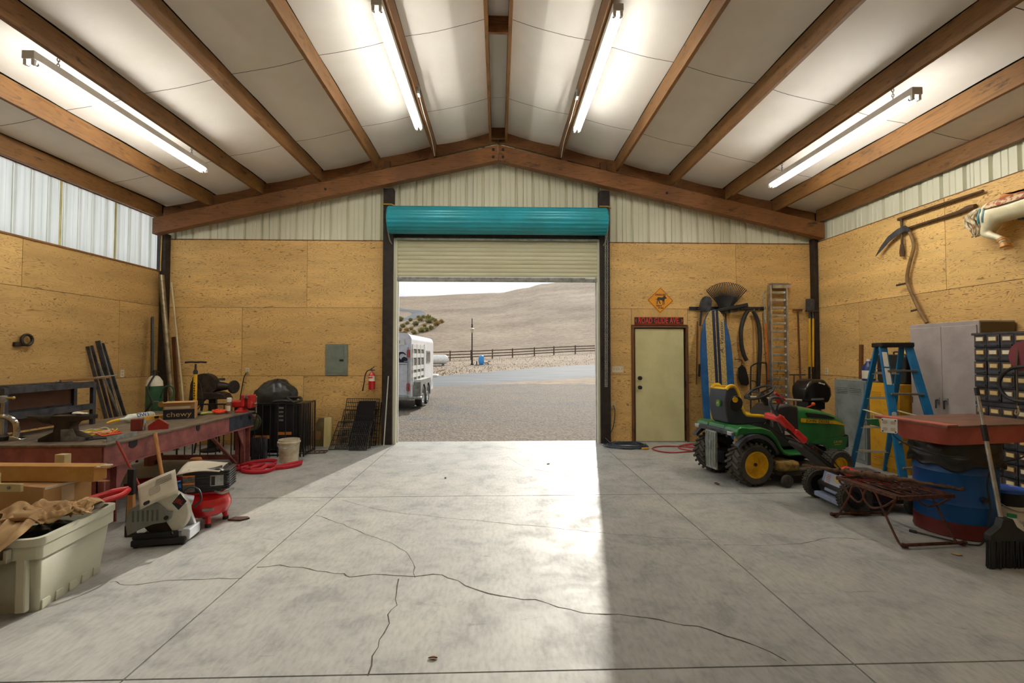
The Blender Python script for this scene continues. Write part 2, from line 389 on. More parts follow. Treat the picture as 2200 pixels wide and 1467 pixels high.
def ribbed(name, a0, a1, zlo, zhi, parent, place, mat='sheet', pitch=.305):
    """steel wall sheet with pressed ribs; place(a, depth, z) puts the profile on the wall"""
    prof = []; a = math.floor(a0/pitch)*pitch
    while a < a1 + pitch:
        prof += [(a,0),(a+.012,.042),(a+.046,.042),(a+.058,0),(a+.135,0),(a+.142,.010),(a+.150,.010),(a+.157,0),(a+.212,0),(a+.219,.010),(a+.227,.010),(a+.234,0)]; a += pitch
    prof = [p for p in prof if a0 <= p[0] <= a1]; prof = [(a0, 0)] + prof + [(a1, 0)]
    vs = []; fs = []
    for i, (x, d) in enumerate(prof):
        vs += [place(x, d, zlo(x)), place(x, d, zhi(x))]
        if i: fs.append((2*i-2, 2*i, 2*i+1, 2*i-1))
    return MB().add(vs, fs).build(name, M[mat], parent, 20)
x = -5.94
while x < 5.8:
    x1 = min(x+.915, 5.87)
    lo = (lambda q: 3.60 if abs(q) > 2.04 else 4.12)
    ribbed('metal_panel', x, x1-.004, lo, lambda q: ceil_z(q)+.02, wb, lambda a, d, z: (a, YB+.005+d, z)); x = x1
# little cleat line along the top of the plywood
MB().box(-5.84,-2.05,YB-.004,YB+.03,3.64,3.655).build('cap_strip', M['timber_x'], wb, 0)
MB().box(2.02,5.80,YB-.004,YB+.03,3.64,3.655).build('cap_strip', M['timber_x'], wb, 0)
# dark steel posts beside the opening and in the corners
def post(n, x0, x1, y0, y1, z1): return struct(MB().box(x0,x1,y0,y1,0,z1).build(n, M['steelpost'], smooth=0, bevel=.006))
post('trim_1', -2.05, -1.87, YB-.13, YB+.03, 4.56); post('trim_2', 1.84, 2.02, YB-.13, YB+.03, 4.56)
post('trim_3', -5.93, -5.84, YB-.12, YB+.03, 3.72); post('trim_4', 5.80, 5.87, YB-.12, YB+.03, 3.72)
struct(MB().box(-2.05, 2.02, YB-.10, YB+.0, 4.19, 4.235).build('trim_5', M['timber_x'], smooth=0, bevel=.004))
for sx, nm in ((-1.96, 'trim_6'), (1.93, 'trim_7')):
    MB().tube([(sx-.1,YB-.14,4.27),(sx+.06,YB-.14,4.27),(sx+.12,YB-.10,4.25)], .012, 6).build('yellow_cable', pm('yellow_cable', c(206,166,60), .5), bpy.data.objects['trim_1' if sx < 0 else 'trim_2'])
MB().tube(bez([(-5.90,YB-.13,3.68),(-5.905,YB-.135,3.3),(-5.91,YB-.13,3.05)]), .009, 6).build('yellow_cable', bpy.data.materials['yellow_cable'], bpy.data.objects['trim_3'])
# exterior white edge trim outside the opening
for i, (a, b) in enumerate(((-1.87,-1.815),(1.80,1.86))):
    struct(MB().box(a, b, YB+.10, YB+.15, 0, 3.7).build('trim_%d' % (8+i), M['white'], smooth=0))

# ---- left wall with a clerestory of translucent sheets, right wall with a steel band above the plywood
wl = struct(MB().box(XL-.12, XL-.02, YR-.1, YB+.1, 0, 3.03).box(XL-.12, XL-.02, YR-.1, YB+.1, 4.10, 4.5).build('wall_left', M['steelpost'], smooth=0))
def run_sheets(parent, x, sgn, rows, mat):
    for (z0, z1, first) in rows:
        y1 = YB - .06; y0 = first
        while y1 > YR + .05:
            sheet_x('plywood_sheet', max(y0, YR), y1, z0, z1, parent, x, sgn, mat); y1 = y0; y0 -= 2.44
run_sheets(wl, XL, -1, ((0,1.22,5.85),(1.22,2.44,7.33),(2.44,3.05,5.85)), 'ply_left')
MB().box(XL-.02, XL+.012, YR, YB-.12, 3.045, 3.07).build('cap_strip', M['timber_y'], wl, 0)
def translucent():
    m, t, b, o = nodes('fibreglass_skylight_sheet')
    v = coords(t, (1,9,.35), 9)
    n = N(t, 'TexNoise', Scale=2.0, Detail=4.0); t.links.new(v, n.inputs['Vector'])
    r = ramp(t, n.outputs['Fac'], [(.3, c(226,230,220)), (.7, c(250,251,246))])
    tr = t.nodes.new('ShaderNodeBsdfTranslucent'); t.links.new(r.outputs[0], tr.inputs[0])
    t.links.new(r.outputs[0], b.inputs['Base Color']); b.inputs['Roughness'].default_value = .5
    mx = t.nodes.new('ShaderNodeMixShader'); mx.inputs[0].default_value = .92
    t.links.new(b.outputs[0], mx.inputs[1]); t.links.new(tr.outputs[0], mx.inputs[2]); t.links.new(mx.outputs[0], o.inputs[0])
    return m
M['fibre'] = translucent()
M['fibre_lap'] = pm('skylight_lap', c(196,190,140), .6, 0, c(180,172,120))
win = struct(MB().box(XL-.035, XL-.005, YR, YB-.1, 3.045, 3.06).box(XL-.035, XL-.005, YR, YB-.1, 3.965, 3.98).build('window_1', M['timber_y'], smooth=0))
y = 8.11
while y > YR:
    y0 = max(y-.885, YR)
    def fn(a, d, z): return (XL-.02-d*.5, a, z)
    ribbed('translucent_sheet', y0+.002, y-.002, lambda q: 3.06, lambda q: 3.97, win, fn, 'fibre', pitch=.22)
    MB().box(XL-.016, XL-.010, y0-.016, y0+.016, 3.06, 3.97).build('lap_strip', M['fibre_lap'], win, 0); y = y0
wr = struct(MB().box(XR+.075, XR+.16, YR-.1, YB+.1, 0, 4.5).build('wall_right', M['steelpost'], smooth=0))
run_sheets(wr, XR, 1, ((0,1.22,5.77),(1.22,2.44,7.23),(2.44,3.65,5.77)), 'ply')
y = 8.2
while y > YR:
    y0 = max(y-.915, YR)
    ribbed('metal_panel', y0+.002, y-.002, lambda q: 3.6, lambda q: 4.3, wr, lambda a, d, z: (XR+.022+d, a, z)); y = y0
MB().box(XR-.002, XR+.02, YR, YB-.1, 3.648, 3.66).build('cap_strip', M['timber_y'], wr, 0)
wq = struct(MB().box(XL-.12, XR+.16, YR-.1, YR, 0, 6.0).build('wall_rear', M['ply'], smooth=0))

# ---- roof: insulated bays between purlins on gable beams
ce = MB()
for s in (-1, 1):
    ce.add([(0,YR-.1,ceil_z(0)+.06),(s*6.15,YR-.1,ceil_z(6.15)+.06),(s*6.15,YB+.12,ceil_z(6.15)+.06),(0,YB+.12,ceil_z(0)+.06),
            (0,YR-.1,ceil_z(0)+.12),(s*6.15,YR-.1,ceil_z(6.15)+.12),(s*6.15,YB+.12,ceil_z(6.15)+.12),(0,YB+.12,ceil_z(0)+.12)],
           [(0,3,2,1),(4,5,6,7),(0,1,5,4),(1,2,6,5),(2,3,7,6),(3,0,4,7)])
ce = struct(ce.build('ceiling', M['grout'], smooth=0))
PX = [.14, 1.135, 2.145, 3.15, 4.15, 5.03, 5.90]
YS = [YR, -3.09, -1.40, .29, 1.98, 3.67, 5.36, 7.05, YB+.05]
for s in (-1, 1):
    for i in range(6):
        for j in range(8):
            a0, a1, b0, b1 = PX[i]+.024, PX[i+1]-.022, YS[j]+.004, YS[j+1]-.004
            def fn(u, v, a0=a0, a1=a1, b0=b0, b1=b1, k=(i, j, s)):
                q = a0 + (a1-a0)*u; sag = .030*sin(pi*u)*(.75+.25*sin(pi*v)) - .012*sin(pi*v)
                sag += .006*mnoise.noise(Vector((q*3+k[0]*9, (b0+(b1-b0)*v)*2.2, k[2]*5)))
                return (s*q, b0+(b1-b0)*v, ceil_z(q) - sag)
            MB().grid(fn, 10, 12).build('insulation_panel', M['insul'], ce, 180)
for j in range(8):
    MB().box(-.118,.118,YS[j]+.004,YS[j+1]-.004,ceil_z(.1)+.0,ceil_z(.1)+.01).build('insulation_panel', M['insul'], ce, 0)
for s in (-1, 1):
    for i, q in enumerate(PX):
        wd = .048 if i else .042
        if i == 6: q = 5.90 if s < 0 else 5.83
        cx = s*q
        MB().box(-wd/2, wd/2, 0, YB-.17-YR, 0, .235).build('purlin', M['timber_y'], ce, 0, bevel=.004, loc=(cx, YR, beam_top(q)+.003))
MB().box(-.118,.118,-.02,.02,0,.21).build('ridge_block', M['timber_x'], ce, 0, loc=(0,5.34,5.43))
MB().box(-.118,.118,-.02,.02,0,.21).build('ridge_block', M['timber_x'], ce, 0, loc=(0,8.02,5.43))
for s in (-1, 1):
    def strip(z0, z1, y0, y1, xa, xb, name):
        P = [(s*xa,z0(xa)),(s*xb,z0(xb)),(s*xb,z1(xb)),(s*xa,z1(xa))]
        return MB().prism(P, y0, y1, 'xz').build(name, M['timber_x'], ce, 0, bevel=.006)
    strip(lambda q: 5.29-.229*q-.275, lambda q: 5.29-.229*q, 7.93, 8.08, .004, 5.93 if s < 0 else 5.86, 'gable_beam')
    strip(lambda q: beam_top(q)+.035, lambda q: beam_top(q)+.25, 8.18, 8.24, .02, 5.93 if s < 0 else 5.86, 'rake_board')
    for q in (1.98, 1.20) if s < 0 else (1.90, 1.20):
        MB().box(-.05,.05,8.085,8.175,beam_top(q)-.2,beam_top(q)+.12).build('cleat_block', M['timber_z'], ce, 0, loc=(s*q,0,0))
    for dz in (-.07, -.2):                                # bolts of the ridge joint
        MB().cyl((s*.085,7.93,5.27+dz),(s*.085,7.915,5.27+dz),.024,n=10).build('bolt', M['steelpost'], ce)
    MB().cyl((s*3.0,7.93,4.603-.14),(s*3.0,7.918,4.603-.14),.02,n=10).build('bolt', M['steelpost'], ce)

# ---- entry door
ed = struct(MB().prism([(2.44,0),(2.44,2.12),(3.48,2.12),(3.48,0),(3.44,0),(3.44,2.08),(2.48,2.08),(2.48,0)], YB-.03, YB+.09, 'xz').build('door_1', M['timber_z'], smooth=0))
M['door_paint'] = pm('cream_door_paint', c(214,208,158), .5, 0, c(200,194,142), scale=2.5)
MB().box(2.46,3.46,YB+.055,YB+.11,0,2.10).build('outer_panel', M['steelpost'], ed, 0)
leaf = MB().box(2.51,3.41,YB+.01,YB+.05,.012,2.065).build('door_leaf', M['door_paint'], ed, 0, bevel=.004)
for z in (.99, 1.16):
    MB().lathe([(0,0),(.034,0),(.036,.008),(.02,.014),(.02,.03),(.032,.04),(.034,.055),(.024,.068),(0,.07)], 18, Matrix.Translation((2.585,YB+.01,z)) @ Matrix.Rotation(pi/2,4,'X')).build('door_knob', M['dark'], ed)
for z in (.25, 1.05, 1.85):
    MB().cyl((3.425,YB-.005,z-.05),(3.425,YB-.005,z+.05),.009,n=8).build('hinge', M['steelpost'], ed)
MB().box(2.48,3.44,YB-.02,YB+.09,0,.012).build('threshold', M['galv'], ed, 0)

# ---- roll-up door, coil in its drum above the curtain
rd = struct(MB().box(-1.875,-1.81,YB-.08,YB-.01,0,3.68).build('door_2', M['sheet'], smooth=0, bevel=.004))
MB().box(1.80,1.862,YB-.08,YB-.01,0,3.68).build('guide_rail', M['sheet'], rd, 0, bevel=.004)
M['teal'] = pm('turquoise_painted_steel', c(40,160,178), .38, .1, c(44,146,158), scale=2.0, stretch=(1,1,1))
coil = MB(); rad = .235; prof = []
for k in range(80):
    an = 2*pi*k/80; prof.append((rad + (.006 if k % 4 in (1,2) else -.002), an))
cyc, czc = YB-.22, 3.965
for e0, e1, nm in ((-1.925, 1.93, 'curtain_coil'),):
    vs = []; fs = []
    for xx in (e0, e0+.02, e1-.02, e1):
        kk = .95 if xx in (e0, e1) else 1
        for r_, an in prof: vs.append((xx, cyc + kk*r_*cos(an), czc + kk*r_*sin(an)))
    n = len(prof)
    for a in range(3):
        for k in range(n): fs.append((a*n+k, a*n+(k+1)%n, (a+1)*n+(k+1)%n, (a+1)*n+k))
    fs.append(list(range(n))); fs.append(list(range(3*n, 4*n)))
    coil.add(vs, fs).build(nm, M['teal'], rd, 25)
M['slat'] = pm('cream_roller_slat', c(210,208,176), .45, 0, c(196,194,160), scale=1.4, stretch=(.6,1,1))
z = 3.66; k = 0
while z > 2.99:
    MB().grid(lambda u, v, z=z: (-1.81 + 3.61*u, YB-.045 - .016*sin(pi*v)**.6, z - .074*v), 1, 6).build('slat', M['slat'], rd, 60); z -= .0745; k += 1
MB().box(-1.81,1.80,YB-.062,YB-.03,2.90,2.985).build('bottom_bar', M['galv'], rd, 0, bevel=.008)
MB().box(1.58,1.76,YB-.075,YB-.062,2.955,2.975).build('bar_latch', M['white'], rd, 0)
MB().cyl((-1.80,YB-.12,3.655),(1.80,YB-.12,3.655),.022,n=12).build('curtain_roller', M['galv'], rd)
for sx in (-1, 1):
    bx0 = -1.935 if sx < 0 else 1.945
    MB().tube(bez([(bx0,YB-.25,3.97),(bx0,YB-.30,3.85),(bx0+.02*-sx,YB-.20,3.62),(bx0+.05*-sx,YB-.1,3.55)]), .012, 6).build('coil_bracket', M['galv'], rd)
    MB().box(bx0-.012,bx0+.012,YB-.25,YB-.05,3.90,4.03).build('end_plate', M['galv'], rd, 0)
def chain_links(m, p0, p1, pitch=.034, r=.0045):
    p0, p1 = Vector(p0), Vector(p1); n = max(2, int((p1-p0).length/pitch)); d = (p1-p0)/n; t = d.normalized()
    a = t.orthogonal().normalized(); b = t.cross(a)
    for i in range(n):
        s_ = a if i % 2 else b; q = p0 + d*(i+.5)
        m.tube([q + t*cos(2*pi*k/8)*pitch*.68 + s_*sin(2*pi*k/8)*pitch*.36 for k in range(8)], r, 4, closed=True)
    return m
ch = MB(); chain_links(ch, (1.925,YB-.20,3.9), (1.915,YB-.16,1.02)); chain_links(ch, (1.965,YB-.20,3.9), (1.945,YB-.16,1.02)); chain_links(ch, (1.915,YB-.16,1.02), (1.945,YB-.16,1.02), .03)
tag(ch.build('door_chain', M['galv']), 'long steel pull chain hanging beside the roll-up door opening', 'chain')

# ---- strip lights: two fluorescent tubes under a steel channel
M['tube'] = emit('fluorescent_tube', (1.0, .96, .88, 1), 72.0); M['tube_ridge'] = emit('fluorescent_tube_dimmed', (1.0, .96, .88, 1), 46.0); M['tube_added_fill'] = emit('fluorescent_tube_added_fill', (1.0, .96, .88, 1), 15.0)  # ridge tubes dimmed to spare the ceiling; rear ones are added fill
M['lamp_case'] = pm('enamelled_lamp_channel', c(206,200,188), .4, .2, c(190,184,172), scale=4)
def strip_light(x, y0, y1, z, label, chain=None, tm='tube'):
    L = y1-y0; t = thing('strip_light', label, 'light', (x, (y0+y1)/2, z), 0, 'fluorescent strip lights under the roof')
    MB().box(-.055,.055,-L/2,L/2,.03,.105).build('channel', M['lamp_case'], t, 0, bevel=.006)
    for sx in (-1, 1):
        MB().cyl((sx*.034,-L/2+.035,.002),(sx*.034,L/2-.035,.002),.0185,n=10).build('tube', M[tm], t)
        for e in (-1, 1):
            MB().box(sx*.034-.014,sx*.034+.014,e*(L/2-.022)-.012,e*(L/2-.022)+.012,-.02,.035).build('socket', M['white'], t, 0)
            MB().cyl((sx*.034,e*(L/2-.055),.002),(sx*.034,e*(L/2-.035),.002),.0195,n=10).build('tube_cap', M['alu'], t)
    if chain:
        for e in (-1, 1):
            chain_links(MB(), (0,e*(L/2-.28),.105), (0,e*(L/2-.28),.105+chain), .026, .004).build('hanging_chain', M['galv'], t)
    return t
strip_light(-4.17, 4.09, 6.53, 4.185, 'fluorescent strip light hung on chains over the workbench side, left of the frame', beam_top(4.15)-4.185-.105)
strip_light(-1.20, 4.42, 6.86, 5.00, 'fluorescent strip light fixed to the purlin just left of the roof ridge', tm='tube_ridge')
strip_light(1.20, 4.42, 6.86, 5.00, 'fluorescent strip light fixed to the purlin just right of the roof ridge', tm='tube_ridge')
strip_light(4.17, 4.33, 6.77, 4.15, 'fluorescent strip light hung on chains over the ladder side, right of the frame', beam_top(4.15)-4.15-.105)
for i, (xx, zz) in enumerate(((-4.17,4.185),(-1.20,5.0),(1.20,5.0),(4.17,4.15))):  # extra unseen row behind the viewer, added to fill the interior with light
    strip_light(xx, -1.4, 1.04, zz, 'added strip light of the unseen rear fill row, '+('leftmost of four','second from the left','third from the left','rightmost of four')[i], beam_top(4.15)-zz-.105 if i in (0, 3) else None, 'tube_added_fill')
for s in (-1, 1):
    jb = thing('junction_box', 'small open steel junction box on the purlin %s the ridge' % ('left of' if s < 0 else 'right of'), 'electrical box', (s*1.09, 6.18, 5.14), 0, 'junction boxes of the ridge lights')
    MB().box(-.02,.02,-.05,.05,0,.1).build('box_body', M['galv'], jb, 0, bevel=.004)
    MB().box(-.022 if s > 0 else .018,-.018 if s > 0 else .022,-.03,.03,.02,.08).build('cover', M['steelpost'], jb, 0)
    MB().tube(bez([(0,.05,.02),(.0,.5,-.02),(0,1.2,-.03),(.02*s,1.72,-.08)]), .006, 5).build('cable', M['white'], jb)

# ================================================================ outdoors
def hill_e(az):                                        # skyline elevation (tangent) against x/y
    P = [(-1.2,.10),(-.6,.115),(-.3,.124),(-.22,.127),(0.0,.136),(.06,.146),(.10,.156),(.16,.164),(.22,.170),(.4,.19),(.8,.20),(1.4,.18)]
    if az <= P[0][0]: return P[0][1]
    for (a, e), (b, g) in zip(P, P[1:]):
        if az <= b:
            t = (az-a)/(b-a); t = t*t*(3-2*t); return e + (g-e)*t
    return P[-1][1]
def terrain(x, y):
    if y < 20: return -.03
    z = -.03 + min(y-20, 60)**1.5*.002
    side = max(0, min(1, (x+12)/28)) if y > 30 else 0
    z += side * max(0, min(1, (y-30)/45)) * 1.0
    if y > 80:
        e = hill_e(x/y); top = e*230 + 1.59
        s_ = min(1, (y-80)/150); s_ = s_**1.12
        z = z + (top - z)*s_ if y < 230 else top - (y-230)*.06
        z += min(1,(y-80)/40)*(.45*mnoise.noise(Vector((x*.03, y*.03, 3))) + .25*mnoise.noise(Vector((x*.12, y*.12, 8))))
    return z
def on_terrain(px, py):
    d = ray(px, py); t = 12.0
    while t < 400:
        p = EYE + d*t
        if p.z <= terrain(p.x, p.y): return p
        t += .25
    return EYE + d*200
def ground_mats():
    m, t, b, _ = nodes('gravel_yard'); b.inputs['Roughness'].default_value = .9
    v = coords(t); n1 = N(t, 'TexVoronoi', Scale=22.0); t.links.new(v, n1.inputs['Vector'])
    n2 = N(t, 'TexNoise', Scale=.22, Detail=8.0, Roughness=.65, Distortion=1.2); t.links.new(v, n2.inputs['Vector'])
    n3 = N(t, 'TexNoise', Scale=6.0, Detail=6.0, Roughness=.75); t.links.new(coords(t, (3,1,1)), n3.inputs['Vector'])
    a = ramp(t, n2.outputs['Fac'], [(.34, c(96,96,96)), (.48, c(118,106,90)), (.56, c(114,103,88)), (.70, c(97,96,94))])
    g = ramp(t, n1.outputs['Color'], [(.1, (.62,)*3), (.9, (1.25,)*3)])
    h = ramp(t, n3.outputs['Fac'], [(.34, (.68,.64,.60)), (.6, (1.1,1.1,1.1))])
    col = mixc(t, 1, mixc(t, 1, a.outputs[0], g.outputs[0], 'MULTIPLY'), h.outputs[0], 'MULTIPLY')
    t.links.new(col, b.inputs['Base Color']); bump(t, b, n1.outputs['Distance'], .8, .03); M['gravel'] = m
    m, t, b, _ = nodes('dry_grass_hill'); b.inputs['Roughness'].default_value = .95
    v = coords(t); n2 = N(t, 'TexNoise', Scale=.045, Detail=5.0); t.links.new(v, n2.inputs['Vector'])
    n3 = N(t, 'TexNoise', Scale=1.1, Detail=10.0, Roughness=.8); t.links.new(coords(t, (.5,1,1)), n3.inputs['Vector'])
    n4 = N(t, 'TexNoise', Scale=2.5, Detail=4.0); t.links.new(v, n4.inputs['Vector'])
    a = ramp(t, n2.outputs['Fac'], [(.34, c(126,106,84)), (.5, c(142,123,100)), (.66, c(150,132,108))])
    h = ramp(t, n3.outputs['Fac'], [(.38, (.52,.48,.44)), (.60, (1.2,1.2,1.18))])
    q = ramp(t, n4.outputs['Fac'], [(.3, (.8,.8,.78)), (.7, (1.12,1.12,1.1))])
    col = mixc(t, 1, mixc(t, 1, a.outputs[0], h.outputs[0], 'MULTIPLY'), q.outputs[0], 'MULTIPLY')
    t.links.new(col, b.inputs['Base Color']); M['hill'] = m
ground_mats()
M['asphalt'] = ap = pm('grey_asphalt', c(110,115,119), .85, 0, c(94,98,101), scale=.9, bmp=.2, stretch=(.3,1,1), rnd=0)
ap.node_tree.nodes['Principled BSDF'].inputs['Specular IOR Level'].default_value = .15
gv = MB()
gv.grid(lambda u, v: (-26+60*u, 8.42+30*v, -.03 + .012*mnoise.noise(Vector(((-26+60*u)*.8,(8.4+30*v)*.8,0)))), 90, 60)
tag(gv.build('ground_gravel', M['gravel']), 'grey and tan gravel yard outside the open door', 'gravel', kind='structure')
hg = MB()
def tf(u, v):
    y = 19 + (340-19)*v**1.9; x = (u-.5)*2*(30 + y*.9)
    return (x, y, terrain(x, y) - (.02 if y < 40 else 0) - (.3 if y < 24 else 0))
hg.grid(tf, 150, 130)
tag(hg.build('ground_hillside', M['hill'], None, 180), 'dry pale grass hillside beyond the fence', 'hill', kind='structure')
# tarmac lane crossing behind the yard: near and far edges follow the photograph's kerbs
near = [(700,846),(853,838),(936,832),(1017,827),(1120,820),(1200,815),(1284,809),(1420,800)]
far = [(700,829),(853,818),(936,810),(1017,802),(1120,794),(1200,788),(1284,783),(1420,776)]
def flat(px, py, z=.0): return atZ(px, py, z)
ln = MB(); vs = []; fs = []
A = [on_terrain(*p) for p in near]; B = [on_terrain(*p) for p in far]
nA = bez(A, 6); nB = bez(B, 6)
for i, (a, b) in enumerate(zip(nA, nB)):
    for k in range(9):
        p = a.lerp(b, k/8); vs.append((p.x, p.y, max(terrain(p.x, p.y), -.03) + (-.03 if k == 0 else .03)))
    if i:
        for k in range(8): fs.append((9*i-9+k, 9*i-8+k, 9*i+1+k, 9*i+k))
tag(ln.add(vs, fs).build('ground_lane', M['asphalt'], None, 180), 'pale grey tarmac lane crossing between gravel yard and dry grass', 'road', kind='structure')
# gravel track climbing the hill
tk = MB(); a = [(845,690),(870,686),(890,681),(900,674),(890,668),(870,666),(845,662)]
pts = bez([on_terrain(*p) for p in a], 6); vs = []; fs = []
for i, p in enumerate(pts):
    t_ = (pts[min(i+1,len(pts)-1)] - pts[max(i-1,0)]); t_.z = 0; t_.normalize(); o = Vector((-t_.y, t_.x, 0))*2.4
    for k in (-1, 0, 1):
        q = p + o*k; vs.append((q.x, q.y, terrain(q.x, q.y) + (.12 if k == 0 else .02)))
    if i:
        for k in range(2): fs.append((3*i-3+k, 3*i-2+k, 3*i+1+k, 3*i+k))
tag(tk.add(vs, fs).build('ground_track', M['asphalt'], None, 180), 'pale track winding up the hill at the left of the opening', 'track', kind='structure')
# dry grass verge: short blades between lane and fence
gb = MB(); rng = random.Random(3); k = 0
vs = []; fs = []
while k < 9000:
    px = rng.uniform(840, 1320); py = rng.uniform(757, 812)
    p = atZ(px, py, .3) if py > 764 else atY(px, py, rng.uniform(60, 82))
    if p.y > 82 or p.y < 24: k += 1; continue
    # keep off the lane
    f = [b for a_, b in zip(nA, nB)]
    i = min(range(len(nB)), key=lambda q: abs(nB[q].x/nB[q].y - p.x/p.y))
    if p.y < nB[i].y + .6: k += 1; continue
    z = terrain(p.x, p.y); h = rng.uniform(.05, .15); w_ = h*.35; an = rng.uniform(0, pi); d = Vector((cos(an), sin(an), 0))*w_; l = Vector((rng.uniform(-.12,.12), rng.uniform(-.12,.12), 0))
    b0 = Vector((p.x, p.y, z - .02)); n = len(vs); vs += [b0-d, b0+d, b0+l+Vector((0,0,h))]; fs.append((n, n+1, n+2)); k += 1
M['straw'] = pm('straw_grass', c(148,128,98), .95, 0, c(134,114,86), scale=.3, rnd=0)
tag(gb.add(vs, fs).build('dry_grass', M['straw'], None, 0), 'dry straw-coloured grass on the verge along the lane', 'grass', kind='stuff')

# ---- three-rail timber fence
M['fence'] = pm('weathered_fence_timber', c(104,84,68), .85, 0, c(74,60,50), scale=3)
fpix = [(880,768,20.5),(922,769,20.8),(967,771,21.5),(1012,769,21.0),(1058,767,20.5),(1101,765,20.0),(1148,763,19.2),(1190,761,18.6),(1236,758,18.2),(1280,756,17.8),(1330,753,17.3)]
fn_ = thing('ranch_fence', 'long dark timber post-and-rail fence at the foot of the hill', 'fence', (0,0,0))
fp = []
for px, py, hp in fpix:
    Y = 1.42*FPX/hp; p = atY(px, py, Y); fp.append(Vector((p.x, p.y, terrain(p.x, p.y))))
for p in fp: MB().box(-.09,.09,-.09,.09,-.4,1.42).build('post', M['fence'], fn_, 0, loc=p)
for a, b in zip(fp, fp[1:]):
    for h in (.42, .82, 1.24):
        MB().bar(a+Vector((0,-.1,h)), b+Vector((0,-.1,h)), .05, .15).build('rail', M['fence'], fn_, 0)

# ---- lamp post with lantern
b = on_terrain(1014, 787); LP = Vector((b.x*50/b.y, 50, 0)); LP.z = terrain(LP.x, LP.y)
lp = thing('lamp_post', 'tall dark lamp post with a lantern halfway and a spike on top', 'lamp', LP)
M['bronze'] = pm('dark_bronze_paint', c(66,54,44), .6, .3, c(48,40,34))
MB().lathe([(.16,0),(.16,.12),(.11,.2),(.10,.9),(.075,1.0),(.065,3.5),(0,3.5)], 12).build('pole', M['bronze'], lp)
MB().lathe([(.05,3.5),(.12,3.58),(.16,3.85),(.26,3.9),(.22,3.97),(.08,4.05),(.05,4.1),(0,4.1)], 12).build('lantern', pm('lantern_glass', c(206,196,166), .3), lp)
MB().lathe([(.05,4.1),(.12,4.16),(.07,4.3),(.1,4.42),(.055,4.5),(.05,5.05),(.03,5.12),(0,5.12)], 10).build('finial', M['bronze'], lp)
# ---- blue water pressure tank
p = atY(1034, 785, 50); p.z = terrain(p.x, p.y)
tp = thing('water_tank', 'small bright blue pressure tank beside the lamp post', 'tank', p)
MB().box(-.7,1.1,-.4,.4,-.1,.04).build('plinth', M['asphalt'], tp, 0)
MB().lathe([(.2,.04),(.24,.06),(.3,.2),(.3,.85),(.24,.98),(.1,1.05),(0,1.06)], 16).build('tank_body', pm('blue_tank_paint', c(64,150,214), .4), tp)
MB().tube([(.3,0,.2),(.75,0,.2),(.75,0,.4),(1.0,0,.4)], .05, 6).tube([(.75,0,.2),(.75,0,.04)], .05, 6).build('pipework', M['bronze'], tp)
MB().tube([(-.5,0,.04),(-.5,0,.4)], .06, 6).build('standpipe', M['bronze'], tp)
# ---- white gas tank
p = atY(938, 786, 50); p.z = terrain(p.x, p.y)
gt = thing('gas_tank', 'white horizontal gas tank on a low base behind the trailer', 'tank', p)
Mx = Matrix.Rotation(pi/2, 4, 'Y')
MB().lathe([(1e-4,-1.3),(.28,-1.22),(.48,-1.0),(.52,-.8),(.52,.8),(.48,1.0),(.28,1.22),(1e-4,1.3)], 20, Matrix.Translation((0,0,.66)) @ Mx).build('tank_shell', M['white'], gt)
for s in (-.7, .7): MB().box(s-.1,s+.1,-.35,.35,0,.3).build('saddle', M['asphalt'], gt, 0)
MB().box(-1.4,1.6,-.6,.6,-.1,.03).build('plinth', M['asphalt'], gt, 0)

# ---- bushes by the track
M['bush'] = pm('olive_brush', c(158,146,92), .9, 0, c(122,122,72), scale=.9, rnd=9)
M['bush2'] = pm('straw_brush', c(176,152,96), .9, 0, c(146,124,74), scale=.9, rnd=9)
rng = random.Random(11)
bpx = [(858,712),(866,704),(875,697),(884,709),(893,700),(903,690),(912,702),(921,694),(930,690),(938,700),(926,708),(905,714),(870,718),(890,718),(860,690),(874,712),(915,712),(936,692),(899,684),(910,684),(882,690),(948,694),(920,686),(862,722)]
names = ['farthest left','by the jamb','below the track','amid the patch','centre of the patch','at the bend of the track','mid patch','upper right','top right','right edge']
for i, (px, py) in enumerate(bpx):
    p = on_terrain(px, py); d = (p-EYE).length; rr = d*rng.uniform(.007,.012); m = MB()
    vs = []; fs = []
    for q in range(140):
        th = rng.uniform(0, 2*pi); ph = rng.uniform(.05, 1.2); dr = Vector((sin(ph)*cos(th), sin(ph)*sin(th), cos(ph)))
        o = dr*rr*rng.uniform(.45,1); t_ = dr.orthogonal().normalized()*rr*.2; n = len(vs)
        vs += [o*.4-t_, o*.4+t_, o+t_*.3, o*1.12]; fs.append((n,n+1,n+2,n+3))
    bo = m.add(vs, fs).build('brush_bush', M['bush'] if i % 3 else M['bush2'], None, 0, loc=(p.x, p.y, terrain(p.x, p.y)))
    tag(bo, 'scrubby %s bush in the brush patch below the hill track' % ('olive green' if i % 3 else 'straw yellow'), 'bush', 'bushes in the brush patch, %s ones' % ('olive' if i % 3 else 'straw'))

